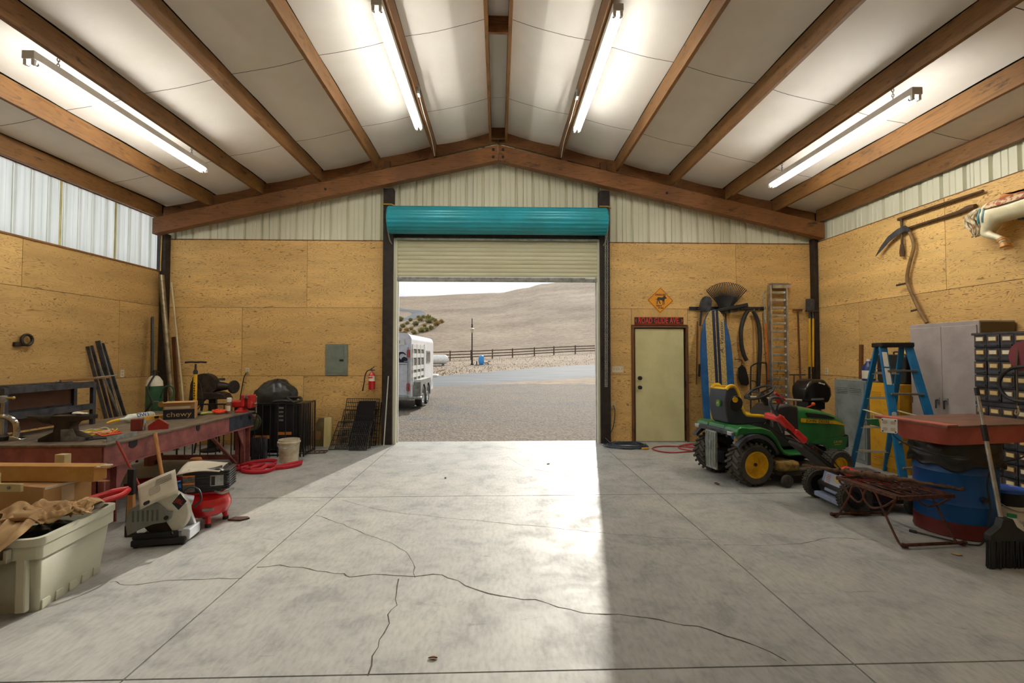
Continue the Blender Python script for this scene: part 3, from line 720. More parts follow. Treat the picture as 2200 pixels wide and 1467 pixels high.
# ---- horse trailer
RY = math.atan2(0.12, 4.6)
tr = thing('horse_trailer', 'white horse trailer with slatted side windows and twin wheels parked on the gravel', 'trailer', (-3.44, 13.25, 0), -.02)
TW, TL, TZ0, TZ1 = 1.86, 3.95, .32, 2.20                # width, length (towards +y), floor, roof
M['trailer'] = pm('white_trailer_panel', c(236,233,230), .42, .0, c(226,223,222), scale=1.5)
hw = TW/2; body = MB()
sec = [(-hw,TZ0),(-hw,TZ1-.2)] + [(-hw+.2-.2*cos(R(a)), TZ1-.2+.2*sin(R(a))) for a in (20,40,60,80,90)] + [(hw-.2+.2*sin(R(a)), TZ1-.2+.2*cos(R(a))) for a in (0,20,40,60,80,90)] + [(hw,TZ0)]
body.prism(sec, .03, TL, 'xz')
body.build('body', M['trailer'], tr, 30)
fr_ = [(a, b) for a, b in sec]
MB().prism([(a*1.012, TZ0+(b-TZ0)*1.01) for a, b in sec], 0, .04, 'xz').build('rear_frame', pm('trailer_rear_grey', c(222,222,228), .45), tr, 30)
dm = pm('trailer_door_grey', c(216,220,228), .45)
for s in (-1, 1):
    d_ = MB().box(s*.44-.40, s*.44+.40, -.022, .0, TZ0+.10, TZ1-.34).build('rear_door', dm, tr, 0, bevel=.01)
    MB().box(s*.44-.36, s*.44+.36, -.03, -.02, TZ0+.98, TZ0+1.0).build('door_seam', M['galv'], d_, 0)
    MB().cyl((s*.85,-.03,TZ0+.12),(s*.85,-.03,TZ1-.4),.012,n=6).build('latch_rod', M['galv'], d_)
# round emblem on the door: dark crescent with a running beast
em = MB(); em.prism(arc(0,0,.15,30,300,14) + arc(.03,.01,.09,300,30,12), -.028, -.02, 'xz', Matrix.Translation((.66,0,1.52)))
em.prism([(-.02,-.1),(.14,-.1),(.16,-.04),(.13,.0),(.05,.03),(-.02,-.02)], -.028, -.02, 'xz', Matrix.Translation((.68,0,1.50)))
em.prism([(-.1,-.16),(.17,-.16),(.17,-.14),(-.1,-.14)], -.028, -.02, 'xz', Matrix.Translation((.66,0,1.52)))
em.build('emblem', pm('navy_print', c(34,38,58), .5), tr, 0)
pl_ = MB().box(.10,.74,-.030,-.02,1.86,2.04).build('maker_plate', M['white'], tr, 0)
text('plate_lettering', 'SU5871', .13, pm('plate_print', c(92,96,110), .5), tr, (.44,-.031,1.95), (pi/2,0,0), sx=.95, bold=.003)
red = pm('red_lamp_lens', c(188,40,36), .3)
for zz in (.65, 1.62): MB().prism(rrect(.085,.24,.04,4,.855,zz), -.03, -.005, 'xz').build('tail_lamp', red, tr)
MB().box(.30,.56,-.028,-.02,.37,.45).build('reflector', red, tr, 0)
MB().box(hw-.01,hw+.004,.03,.09,1.02,1.12).build('side_marker', red, tr, 0)
# slatted stock side
sl = M['white']; opening = pm('trailer_interior', c(104,98,84), .8)
MB().box(hw+.001,hw+.006,.12,1.95,.78,1.88).build('side_opening', opening, tr, 0)
for k in range(4): MB().box(hw,hw+.03,.14+.59*k,.22+.59*k,.70,1.90).build('side_post', sl, tr, 0)
for zz in (.76,.98,1.20,1.56,1.82): MB().box(hw,hw+.022,.10,2.0,zz-.065,zz+.065).build('side_slat', sl, tr, 0)
MB().box(hw+.002,hw+.02,2.06,2.10,.4,1.92).build('door_post', M['galv'], tr, 0)
wn = MB().box(hw+.002,hw+.02,2.5,3.2,1.30,1.72).build('side_window', M['galv'], tr, 0)
MB().box(hw+.02,hw+.024,2.56,2.86,1.35,1.67).build('pane', pm('dark_window_glass', c(60,58,52), .15), wn, 0)
MB().box(hw+.02,hw+.024,2.90,3.14,1.35,1.67).build('pane', bpy.data.materials['dark_window_glass'], wn, 0)
# fender and wheels
fd = MB(); fpoly = [(.25,.30),(.25,.78),(.30,.84),(1.95,.84),(2.02,.78),(2.02,.30),(1.88,.30)] + arc(1.53,.34,.36,0,180,10)[0:] + arc(.76,.34,.36,0,180,10) + [(.36,.30)]
fd.prism(fpoly, hw, hw+.24, 'yz'); fd.build('fender', M['galv'], tr, 20)
tyre = pm('tyre_rubber', c(40,39,38), .8, 0, c(58,55,52), scale=30)
for yy in (.76, 1.53):
    Mw = Matrix.Translation((hw+.02,yy,.34)) @ Matrix.Rotation(pi/2,4,'Y')
    w1 = MB().lathe([(.19,0),(.30,.0),(.335,.03),(.335,.17),(.30,.2),(.2,.2),(.2,.02)], 28, Mw, caps=False).build('tyre', tyre, tr)
    MB().lathe([(.02,.19),(.07,.2),(.08,.17),(.16,.15),(.2,.19),(.2,.02),(0,.02)], 20, Mw).build('wheel_rim', M['alu'], w1)
MB().box(-hw+.05,hw-.05,-.10,.05,TZ0-.05,TZ0+.08).box(hw-.06,hw+.3,-.05,.2,TZ0-.02,TZ0+.05).build('rear_step', M['galv'], tr, 0, bevel=.02)
MB().box(hw-.3,hw+.16,TL+.0,TL+.5,.74,.84).build('front_deck', M['white'], tr, 0, bevel=.05)
MB().tube([(0,TL,.45),(0,TL+1.2,.45)], .06, 8).tube([(0,TL+1.1,.45),(0,TL+1.1,-.02)], .045, 8).build('hitch', M['galv'], tr)
for s in (-1,):
    for yy in (.76, 1.53):
        Mw = Matrix.Translation((-hw-.02,yy,.34)) @ Matrix.Rotation(-pi/2,4,'Y')
        MB().lathe([(0,0),(.30,.0),(.335,.03),(.335,.17),(.30,.2),(0,.2)], 24, Mw).build('tyre', tyre, tr)

# ================================================================ left side: workbench and what stands on it
M['red_steel'] = pm('red_oxide_steel', c(164,100,94), .55, .05, c(122,70,66), scale=7, lo=.35, hi=.7, bmp=.1)
M['bench_top'] = pm('worn_bench_plate', c(136,122,104), .5, .25, c(88,78,66), scale=5, stretch=(2.5,.7,1), lo=.35, hi=.68)
M['blueblack'] = pm('blue_black_paint', c(62,70,84), .5, .1, c(40,44,54), scale=8)
BX0, BX1, BY0, BY1, BZ = -5.06, -3.62, 4.34, 6.86, .76
wbn = thing('welding_bench', 'long red steel workbench with channel sides and a worn plate top', 'workbench', (0,0,0))
MB().box(BX0-.02,BX1+.02,BY0-.02,BY1+.02,BZ-.02,BZ).build('bench_plate', M['bench_top'], wbn, 0, bevel=.004)
def channel_y(x, sgn, name):
    P = [(x,BZ-.02),(x,BZ-.215),(x-sgn*.07,BZ-.215),(x-sgn*.07,BZ-.205),(x-sgn*.012,BZ-.205),(x-sgn*.012,BZ-.03),(x-sgn*.07,BZ-.03),(x-sgn*.07,BZ-.02)]
    o = MB().prism(P, BY0, BY1, 'xz').build(name, M['red_steel'], wbn, 0, bevel=.003)
    MB().box(x-.002 if sgn > 0 else x-.03, x+.03 if sgn > 0 else x+.002, BY0, BY1, BZ-.224, BZ-.212).build('flange', M['red_steel'], o, 0); return o
cr = channel_y(BX1-.01, 1, 'side_channel'); channel_y(BX0+.01, -1, 'side_channel')
MB().box(BX1-.012,BX1-.006,6.30,BY1,BZ-.208,BZ-.024).build('blue_paint_section', M['blueblack'], cr, 0)
for y0, w_ in ((4.62,.10),(5.62,.06),(6.55,.06)):
    MB().prism([(y0,BZ-.024),(y0+w_,BZ-.024),(y0+w_,BZ-.075),(y0+w_*.7,BZ-.095),(y0+w_*.3,BZ-.095),(y0,BZ-.075)], BX1-.011, BX1-.004, 'yz').build('notch', M['dark'], cr, 0)
for yy in (BY0, BY1-.05):
    MB().box(BX0+.02,BX1-.03,yy,yy+.05,BZ-.205,BZ-.02).build('end_channel', M['red_steel'], wbn, 0, bevel=.003)
for xx, sg in ((BX1-.02, 1), (BX0+.02, -1)):
    for yy, dy in ((BY0+.02, 1), (BY1-.02, -1)):
        xa, xb = sorted((xx, xx-sg*.13)); ya, yb = sorted((yy, yy+dy*.15))
        lg = MB().box(xa,xb,ya,ya+.014,0,BZ-.215).box(xa,xb,yb-.014,yb,0,BZ-.215).box((xa+xb)/2-.007,(xa+xb)/2+.007,ya,yb,0,BZ-.215).build('leg', M['red_steel'], wbn, 0)
        y2 = yb if dy > 0 else ya
        MB().prism([(y2,BZ-.225),(y2+dy*.17,BZ-.225),(y2,BZ-.50)], xx-sg*.008, xx-sg*.02, 'yz').build('gusset', M['red_steel'], lg, 0)
MB().bar((BX1-.1,6.60,.06),(BX1-.1,6.05,BZ-.23),.05,.02).build('brace', M['red_steel'], wbn, 0)
MB().bar((BX0+.1,6.7,.12),(BX1-.1,6.7,.12),.06,.06).build('stretcher', M['red_steel'], wbn, 0)
MB().cyl((BX1+.02,6.80,BZ-.08),(BX1+.09,6.80,BZ-.08),.035,n=12).build('receiver_pin', M['chrome'], wbn)
# ---- anvil
M['anvil'] = pm('forged_iron', c(70,62,52), .55, .6, c(46,42,38), scale=12, bmp=.3)
an = thing('anvil', 'dark iron anvil with its horn pointing left on the bench', 'anvil', (-4.17,4.55,BZ), .10)
MB().prism([(-.20,0),(-.20,.03),(-.14,.06),(-.075,.09),(-.065,.15),(-.10,.19),(-.10,.245),(.24,.245),(.24,.205),(.10,.18),(.07,.14),(.075,.09),(.14,.06),(.20,.03),(.20,0)], -.055, .055, 'xz').build('anvil_body', M['anvil'], an, 30, bevel=.006)
MB().tube([(-.10,0,.205),(-.17,0,.207),(-.25,0,.222),(-.33,0,.238)], [.052,.044,.027,.006], 12).build('horn', M['anvil'], an)
MB().prism([(.0,0),(.0,.115),(.10,.12),(.13,.05),(.21,.03),(.21,0)], -.062, -.056, 'xz').build('side_plate', pm('grey_worn_side', c(140,142,146), .5, .4, c(96,98,102), scale=20, bmp=.3), an, 0)
gl = thing('leather_glove', 'small white and tan glove lying on the anvil face', 'glove', (-4.08,4.56,BZ+.245))
gb_ = MB(); gb_.ball((0,0,.016),(.042,.03,.016)); gb_.ball((.04,.0,.013),(.03,.022,.013)); gb_.build('palm', M['paper'], gl)
for k in range(4): MB().tube([(.05,-.02+.013*k,.012),(.085,-.026+.017*k,.011)], [.009,.007], 6).build('finger', M['paper'], gl)
tl = thing('pointed_chisel', 'slim dark chisel lying across the anvil heel', 'chisel', (-3.96,4.53,BZ+.245))
MB().tube([(-.09,0,.006),(.03,.0,.006),(.09,.01,.006)], [.006,.006,.002], 6).build('shank', M['blueblack'], tl)
MB().tube([(-.1,0,.007),(-.05,0,.007)], .0075, 6).build('grip', M['dark'], tl)
# ---- polished hand tool at the left edge
ht = thing('arbor_press', 'polished arched press with a T-shaped handle on the left end of the bench', 'press', (-4.78,4.56,BZ), .1)
MB().tube(bez([(-.11,0,.0),(-.125,0,.10),(-.10,0,.19),(0,0,.235),(.10,0,.19),(.125,0,.10),(.11,0,.0)]), .026, 10).build('arch', M['chrome'], ht)
for s in (-1, 1): MB().prism([(s*.08,0),(s*.19,0),(s*.19,.018),(s*.13,.045),(s*.09,.05)], -.035, .035, 'xz').build('foot', M['chrome'], ht, 30, bevel=.006)
MB().cyl((0,0,.06),(0,0,.40),.015).build('screw', M['chrome'], ht)
MB().tube([(-.16,0,.41),(.08,0,.41)], .011, 8).ball((.09,0,.41), .016).build('handle', pm('brass_yellow', c(196,180,110), .35, .6), ht)
MB().lathe([(0,.365),(.028,.37),(.034,.40),(.03,.43),(0,.435)], 12).build('hub', M['galv'], ht)
MB().lathe([(0,.0),(.06,0),(.062,.04),(.04,.06),(0,.065)], 16).build('platen', M['anvil'], ht)
# ---- cords coiled behind the anvil
def coil(name, label, cat, cen, r0, r1, n, mat, rad, seed, squash=1.0, lift=.004, grp=None, parent=None, h=.03):
    rg = random.Random(seed); m = MB(); pts = []; N_ = n*16
    for i in range(N_+1):
        a = 2*pi*i/16; t = i/N_; rr = r0 + (r1-r0)*t + rg.uniform(-.012,.012)
        pts.append((cen[0]+rr*cos(a)*(1+.12*sin(i*.21)), cen[1]+rr*sin(a)*squash, cen[2]+rad+lift+abs(rg.gauss(0,h*.35))+h*.4*(.5+.5*sin(a*1.5+seed))))
    m.tube(bez(pts, 3), rad, 6); o = m.build(name, mat, parent)
    return o if parent else tag(o, label, cat, grp)
tag(coil('cord_coil', None, None, (-4.14,4.86,BZ), .10,.19,4, pm('yellow_cord', c(222,200,72), .5), .006, 4), 'yellow and white cord coil behind the anvil', 'cord')
tag(coil('air_hose_coil', None, None, (-4.18,4.86,BZ+.014), .12,.17,2, pm('white_cord', c(226,220,196), .5), .005, 9), 'pale thin cord looped over the yellow coil behind the anvil', 'cord')
tag(coil('orange_strap', None, None, (-4.02,4.84,BZ), .05,.14,2, pm('orange_cord', c(232,92,48), .55), .009, 12), 'orange cord bundle beside the anvil base', 'cord')
# ---- dark steel rack at the back of the bench
M['rack'] = pm('blackened_steel', c(80,82,88), .5, .3, c(48,49,53), scale=8)
rk = thing('steel_rack', 'low blackened steel rack with two shelf rails along the back of the bench', 'rack', (-4.84,4.63,BZ), 0)
for yy in (0, .98):
    MB().box(-.02,.02,yy-.02,yy+.02,0,.50).build('post', M['rack'], rk, 0); MB().box(-.24,-.20,yy-.02,yy+.02,0,.50).build('post', M['rack'], rk, 0)
for zz, hh in ((.44,.07),(.18,.07)):
    MB().box(-.005,.02,.02,.96,zz,zz+hh).build('front_rail', M['rack'], rk, 0); MB().box(-.24,-.22,.02,.96,zz,zz+hh).build('rear_rail', M['rack'], rk, 0)
    MB().box(-.22,-.005,.02,.96,zz+.01,zz+.02).build('shelf_plate', M['rack'], rk, 0)
MB().prism([(-.23,.02),(-.02,.02),(-.02,.46),(-.23,.46)], -.03, -.021, 'xz').build('side_plate', M['rack'], rk, 0)
MB().box(-.24,-.235,.02,.96,.02,.45).build('back_board', pm('brown_backing', c(124,88,66), .7), rk, 0)
for i, (yy, L_, a) in enumerate(((.15,.26,.1),(.40,.22,-.15),(.62,.16,.3))):
    z_ = BZ + .20
    w_ = thing('wrench', ('dark spanner lying on the left of the rack shelf','dark spanner in the middle of the rack shelf','short bright spanner on the right of the rack shelf')[i], 'wrench', (-4.93,4.63+yy+.1,z_), pi/2+a)
    mm = M['rack'] if i < 2 else M['chrome']
    MB().bar((-L_/2,0,.006),(L_/2,0,.006),.016,.008).build('shank', mm, w_, 0)
    for s in (-1, 1): MB().lathe([(.010,0),(.022,0),(.022,.012),(.010,.012),(.010,0)], 10, Matrix.Translation((s*L_/2,0,0))).build('jaw', mm, w_)
rb = thing('wood_offcut', 'brown wooden batten lying across the top of the steel rack', 'batten', (0,0,0))
MB().bar((-4.86,5.22,1.297),(-4.74,5.72,1.315),.03,.02).build('batten', M['timber_y'], rb, 0)
rr_ = thing('steel_rod', 'thin bright steel rod on the rack beside the wooden batten', 'rod', (0,0,0))
MB().cyl((-4.93,5.25,1.285),(-4.80,5.90,1.330),.008,n=8).build('rod', M['galv'], rr_)
# ---- things on the plate
bg_ = thing('adhesive_bottle', 'white bottle with yellow nozzle and blue lettering lying on the bench', 'bottle', (-4.52,5.62,BZ+.052), 1.36)
MB().tube([(-.02,0,0),(.05,0,0),(.10,0,0),(.38,0,0),(.40,0,0)], [.016,.018,.05,.052,.045], 16).build('bottle', pm('white_green_plastic', c(216,222,208), .4), bg_)
MB().tube([(-.16,0,-.02),(-.10,0,-.008),(-.02,0,0)], [.008,.018,.02], 10).build('nozzle', pm('yellow_plastic', c(228,182,40), .45), bg_)
text('lettering', 'DW1', .07, pm('blue_ink', c(40,74,168), .5), bg_, (.24,-.046,.028), (R(62),0,0))
lv = thing('yellow_level', 'small yellow level lying behind the cardboard box', 'level', (-4.42,5.86,BZ), 1.2)
MB().box(-.02,.28,-.025,.025,0,.05).build('body', pm('level_yellow', c(214,164,60), .5), lv, 0, bevel=.004)
MB().box(.10,.15,-.027,.027,.02,.045).build('vial', M['dark'], lv, 0)
mg = thing('magnetic_square', 'red and chrome welding magnet standing at the bench edge', 'magnet', (-3.93,5.12,BZ), .25)
MB().box(-.06,.045,-.03,.03,0,.13).build('block', pm('dull_red_paint', c(134,54,44), .5), mg, 0, bevel=.01)
MB().tube([(.05,0,.005),(.055,0,.12)], .016, 10).build('steel_edge', M['chrome'], mg)
mh = thing('magnet_stack', 'stack of red arrow-shaped welding magnets at the bench edge', 'magnet', (-3.78,5.22,BZ), .5)
for k in range(4): MB().prism([(-.09,0),(.09,0),(.09,.05),(0,.12),(-.09,.05)], -.045+.024*k, -.027+.024*k, 'xz').build('plate', pm('magnet_red', c(164,40,34), .45) if k % 2 == 0 else M['galv'], mh, 0)
bx = thing('pet_box', 'small cardboard box with a dark printed front panel on the bench', 'box', (-4.14,6.10,BZ), .42)
M['card'] = pm('corrugated_card', c(186,146,96), .85, 0, c(170,130,84), scale=3)
MB().box(-.165,.165,-.11,.11,0,.215).build('carton', M['card'], bx, 0)
MB().box(-.166,.166,-.113,-.109,0,.125).build('navy_panel', pm('navy_card_print', c(38,36,44), .7), bx, 0)
MB().box(-.15,.12,-.1125,-.109,.135,.165).build('tape_label', M['paper'], bx, 0)
MB().box(-.165,.165,-.16,-.11,.213,.217).build('open_flap', M['card'], bx, 0)
text('brand_lettering', 'chewy', .09, pm('card_lettering', c(206,170,120), .7), bx, (0,-.1145,.062), (pi/2,0,0), sx=1.15)
pu = thing('floor_pump', 'yellow bicycle floor pump standing behind the cardboard box', 'pump', (-4.17,6.42,BZ), .1)
ye = pm('pump_yellow', c(240,186,30), .4)
MB().cyl((0,0,.03),(0,0,.56),.023,n=14).build('barrel', ye, pu)
MB().cyl((0,0,.56),(0,0,.70),.012,n=10).lathe([(.027,.56),(.027,.60),(.012,.63)], 12).build('rod', M['dark'], pu)
MB().tube(bez([(-.135,0,.722),(-.06,0,.728),(0,0,.725),(.06,0,.728),(.135,0,.722)]), .014, 8).build('handle', M['dark'], pu)
MB().cbox((0,0,.015),(.26,.12,.03)).build('base', M['dark'], pu, 0, bevel=.01)
MB().tube(bez([(.03,0,.06),(.08,.02,.2),(.05,.02,.42),(-.04,.03,.52),(-.05,.02,.35)]), .007, 6).build('hose', M['dark'], pu)
for k in range(7): MB().box(-.008,.006+.004*(k%2),-.0245,-.0225,.22+.034*k,.242+.034*k).build('print_mark', M['dark'], pu, 0)
sc_ = thing('spray_can', 'white-capped spray paint can standing near the vise', 'spray can', (-3.80,6.58,BZ))
MB().lathe([(0,0),(.032,0),(.033,.006),(.033,.15),(.025,.165)], 18).build('can', pm('brown_label_can', c(120,84,60), .35, .2, c(150,128,110), scale=16), sc_)
MB().lathe([(.030,.16),(.031,.215),(.026,.22),(0,.22)], 18).build('cap', M['white'], sc_)
MB().lathe([(.0335,.035),(.0335,.11)], 12, None, -2.4, -.6).build('label_patch', M['paper'], sc_)
vi = thing('bench_vise', 'red cast bench vise bolted to the far corner of the bench', 'vise', (-3.70,6.72,BZ), .0)
vr_ = pm('vise_red', c(206,44,40), .4, .1, c(164,34,34), scale=9)
MB().lathe([(.09,0),(.09,.02),(.06,.04),(.05,.07)], 18).build('swivel_base', vr_, vi)
MB().box(-.13,.06,-.05,.05,.07,.17).build('body', vr_, vi, 0, bevel=.025)
MB().box(.02,.07,-.075,.075,.08,.25).build('fixed_jaw', vr_, vi, 0, bevel=.012)
MB().box(.115,.165,-.075,.075,.06,.25).build('moving_jaw', vr_, vi, 0, bevel=.012)
MB().box(.065,.082,-.07,.07,.20,.245).box(.104,.12,-.07,.07,.20,.245).build('jaw_plate', M['galv'], vi, 0)
MB().cyl((.05,0,.12),(.22,0,.12),.022).build('screw', M['chrome'], vi)
MB().cyl((.205,0,.0),(.205,0,.22),.008).ball((.205,0,.0),.013).ball((.205,0,.22),.013).build('handle', M['chrome'], vi)
og = thing('orange_rope', 'orange and yellow-green rope bunched on the bench near the spray can', 'rope', (0,0,0))
rg = random.Random(5); pp = [(-4.05+.10*t+rg.uniform(-.02,.02), 6.33+.2*t+rg.uniform(-.03,.03), BZ+.018+rg.uniform(0,.01)) for t in (0,.25,.5,.75,1)]
MB().tube(bez(pp), .016, 7).build('green_length', pm('lime_rope', c(196,196,96), .7), og)
pp = [(-3.93+rg.uniform(-.05,.10), 6.52+rg.uniform(-.06,.06), BZ+.02+.01*i/6+rg.uniform(0,.02)) for i in range(16)]
MB().tube(bez(pp, 5), .015, 7).build('orange_bunch', pm('orange_rope', c(244,76,36), .6), og)
ai = thing('angle_iron', 'short rust-flecked angle iron on the near bench edge', 'angle iron', (-3.70,4.66,BZ), pi/2-.04)
MB().prism([(0,0),(.045,0),(.045,.006),(.006,.006),(.006,.045),(0,.045)], -.20, .14, 'yz').build('angle', M['galv'], ai, 0)
pk = thing('locking_pliers', 'bright locking pliers lying on the near part of the bench', 'pliers', (-3.86,4.62,BZ), .5)
MB().tube([(-.12,.02,.01),(-.02,.006,.012),(.03,0,.012)], [.009,.01,.012], 8).tube([(-.12,-.025,.01),(-.02,-.006,.012)], .007, 8).build('handles', M['rack'], pk)
MB().tube([(.02,0,.014),(.075,.004,.014)], [.016,.006], 8).build('jaws', M['chrome'], pk)

# ================================================================ left wall and corner
def outlet(pos, rz, label):
    o = thing('wall_outlet', label, 'outlet', pos, rz)
    MB().prism(rrect(.07,.115,.008), -.006, 0, 'xz').build('plate', pm('ivory_plate', c(228,220,192), .4), o)
    for z_ in (-.024, .024): MB().prism(rrect(.034,.03,.01,3,0,z_), -.009, -.005, 'xz').build('receptacle', pm('receptacle', c(196,186,156), .5), o)
    return o
p = atX(262,802,XL); outlet((XL+.001,p.y,p.z), pi/2, 'ivory wall outlet on the left plywood wall')
p = atX(50,730,XL); rgk = thing('ring_bracket', 'dark iron ring bracket screwed to the left plywood wall', 'bracket', (XL+.01,p.y,p.z))
MB().tube([(.035,.065*cos(2*pi*k/18),.065*sin(2*pi*k/18)) for k in range(18)], .018, 8, closed=True).build('ring', M['anvil'], rgk)
MB().box(-.005,.03,-.13,-.02,-.08,-.03).build('lug', M['anvil'], rgk, 0, bevel=.005)
bars = [((188,744),(.012,.05),-5.62,6.95,'dark flat bar, leftmost of those leaning on the left wall',0),((197,742),(.012,.045),-5.60,7.02,'dark flat bar, second from the left of those leaning on the left wall',0),
        ((210,732),(.014,.07),-5.56,7.06,'widest dark flat bar leaning on the left wall',0),((216,733),(.008,.012),-5.52,7.12,'bright thin bar leaning between the dark flat bars',1),
        ((220,737),(.014,.05),-5.48,7.16,'dark flat bar, rightmost of those leaning on the left wall',0),((211,780),(.01,.03),-5.40,7.04,'short pale flat bar leaning low on the left wall',1)]
for i, ((px, py), (a, b_), xf, yf, lab, mm) in enumerate(bars):
    p = atX(px, py, XL+.03+.012*(i % 3)); m_ = MB().bar(p, (xf, yf, .0), a, b_, (1,0,0))
    tag(m_.build('steel_bar', M['galv'] if mm else M['rack'], None, 0, bevel=.002), lab, 'steel bar', 'steel bars leaning on the left wall')
tag(MB().prism([(7.02,0),(7.34,0),(7.06,.62)], -5.66, -5.652, 'yz').build('steel_offcut', M['rack'], None, 0), 'triangular dark sheet offcut leaning beside the steel bars', 'sheet offcut')
tag(MB().tube([(-5.83,8.03,2.96),(-5.36,7.80,.0)], .042, 14).build('steel_pipe', pm('mill_pipe', c(150,138,108), .4, .7, c(104,94,74), scale=7), None), 'long bare steel pipe leaning in the left corner', 'pipe')
tag(MB().tube([(-5.74,8.15,2.86),(-5.24,7.92,.0)], .013, 8).build('plastic_conduit', pm('cream_conduit', c(214,204,164), .5), None), 'thin cream conduit leaning beside the steel pipe', 'pipe')
tag(MB().bar((-5.84,7.86,2.22),(-5.62,7.62,0),.03,.14).build('black_plank', M['dark'], None, 0, bevel=.004), 'black plank leaning upright in the left corner', 'plank')
tag(MB().bar((-5.70,8.18,1.9),(-5.50,8.10,0),.02,.10).build('dark_board', M['timber_z'], None, 0, bevel=.004), 'dark brown board leaning behind the steel pipe', 'plank')
# ---- green sprayer tank behind the bench
gk = thing('sandblast_pot', 'green and white pressure pot on a trolley with hoses behind the bench', 'pressure tank', (-5.16,7.02,0))
gm = pm('tank_green', c(48,92,60), .45, .1, c(38,70,48)); wm = pm('tank_cream', c(206,200,178), .5)
MB().lathe([(.07,.40),(.105,.46),(.108,.50),(.108,1.12)], 22).build('lower_tank', gm, gk)
MB().lathe([(.108,1.12),(.10,1.19),(.065,1.25),(.04,1.27),(0,1.275)], 22).build('shoulder', wm, gk)
MB().cyl((0,0,1.27),(0,0,1.36),.025).tube([(-.06,0,1.33),(.06,0,1.33)], .012, 8).build('valve', M['anvil'], gk)
for a in (90, 210, 330): MB().tube([(.11*cos(R(a)),.11*sin(R(a)),.46),(.19*cos(R(a)),.19*sin(R(a)),.0)], .016, 8).build('leg', M['anvil'], gk)
MB().tube(bez([(.05,-.06,1.30),(.02,-.16,1.1),(.10,-.19,.9),(.02,-.2,.75)]), .012, 7).build('black_hose', M['dark'], gk)
MB().tube(bez([(.13,-.05,.95),(.22,-.10,1.10),(.32,-.10,1.12),(.36,-.10,1.0),(.30,-.14,.86),(.16,-.18,.80)]), .012, 7).build('green_hose', gm, gk)
MB().tube([(.16+.10*cos(a),-.17+.015*sin(3*a),.78+.12*sin(a)) for a in [k*.45 for k in range(28)]], .010, 6).build('hose_coil', pm('hose_brown', c(112,92,64), .6), gk)
MB().cyl((.24,-.2,.86),(.24,-.16,.86),.04).build('gauge', pm('brass', c(176,140,80), .35, .6), gk)
# ---- pedestal grinder against the back wall
gr = thing('pedestal_grinder', 'dark old pedestal grinder with a belt guard and wire wheel', 'grinder', (-4.72,7.72,0), .1)
MB().lathe([(.17,0),(.17,.03),(.07,.06),(.06,.84),(.11,.86)], 16).build('pedestal', M['anvil'], gr)
for s in (-.16,.16): MB().tube([(s*.6,-.1,.86),(s*1.2,-.16,.0)], .014, 8).build('strut', M['anvil'], gr)
MB().prism([(-.24,.86),(.26,.86),(.21,.94),(.12,.97),(-.12,.97)], -.12, .12, 'xz').build('table', M['anvil'], gr, 0, bevel=.01)
MB().tube([(-.10,0,1.06),(.0,0,1.06),(.10,0,1.06),(.2,0,1.06),(.30,0,1.05)], [.05,.085,.08,.06,.03], 14).build('motor', M['anvil'], gr)
MB().lathe([(.025,0),(.105,.0),(.11,.012),(.11,.03),(.105,.04),(.02,.04)], 22, Matrix.Translation((.30,0,1.05)) @ Matrix.Rotation(R(70),4,'Z') @ Matrix.Rotation(pi/2,4,'X')).build('wire_wheel', M['cord_black'], gr)
gp = [( -.10+.20*cos(R(a)), 1.06+.22*sin(R(a))) for a in range(-10,200,14)]
MB().prism(gp + [(-.34,.55),(-.40,.60)], -.11, .03, 'xz').build('belt_guard', M['anvil'], gr, 20)
MB().prism([(.10,1.16),(.18,1.16),(.18,1.20),(.10,1.20)], -.05, .0, 'xz').build('switch', M['rack'], gr, 0)
p = atY(532,797,YB); o = outlet((p.x,YB-.001,p.z), 0, 'ivory outlet with a yellow plug on the back wall behind the spray can')
MB().cyl((0,-.04,-.024),(0,-.005,-.024),.018).build('plug', pm('plug_yellow', c(206,168,40), .5), o)
MB().tube(bez([(0,-.04,-.03),(-.03,-.05,-.10),(-.06,-.05,-.25),(-.085,-.05,-.42),(-.10,-.12,-.75),(-.12,-.2,-.80)]), .008, 6).build('power_cord', M['dark'], o)

# ================================================================ left side: floor pile in front of and beyond the bench
# ---- storage tote with clothes
M['tote'] = pm('grey_green_plastic', c(196,196,176), .5, 0, c(182,182,162), scale=2)
tt = thing('storage_tote', 'large grey-green plastic storage tote in the left foreground', 'tote', (-3.07,3.20,0), R(8))
def frus(m, w0, l0, w1, l1, z0, z1, r=.05, cap0=True):
    a = rrect(w0, l0, r, 4); b = rrect(w1, l1, r, 4); n = len(a)
    vs = [(x_, y_, z0) for x_, y_ in a] + [(x_, y_, z1) for x_, y_ in b]
    fs = [[i,(i+1)%n,n+(i+1)%n,n+i] for i in range(n)]
    if cap0: fs.append(list(range(n))[::-1])
    return m.add(vs, fs)
TWd, TLn, TH = .46, .68, .47
frus(MB(), TWd-.10, TLn-.14, TWd-.02, TLn-.04, 0, TH-.03, .022).build('tub', M['tote'], tt, 40, solid=.006)
a = rrect(TWd+.03, TLn+.03, .06, 4); b = rrect(TWd-.03, TLn-.03, .05, 4); n = len(a)
rim = MB().add([(x_,y_,TH) for x_,y_ in a]+[(x_,y_,TH) for x_,y_ in b]+[(x_,y_,TH-.045) for x_,y_ in a]+[(x_,y_,TH-.045) for x_,y_ in b],
    [[i,(i+1)%n,n+(i+1)%n,n+i] for i in range(n)]+[[2*n+i,2*n+(i+1)%n,(i+1)%n,i] for i in range(n)]+[[3*n+i,n+i,n+(i+1)%n,3*n+(i+1)%n] for i in range(n)])
rim.build('rim', M['tote'], tt, 40)
a = rrect(TWd+.006, TLn-.012, .03, 4); n = len(a); b = rrect(TWd-.03, TLn-.05, .025, 4)
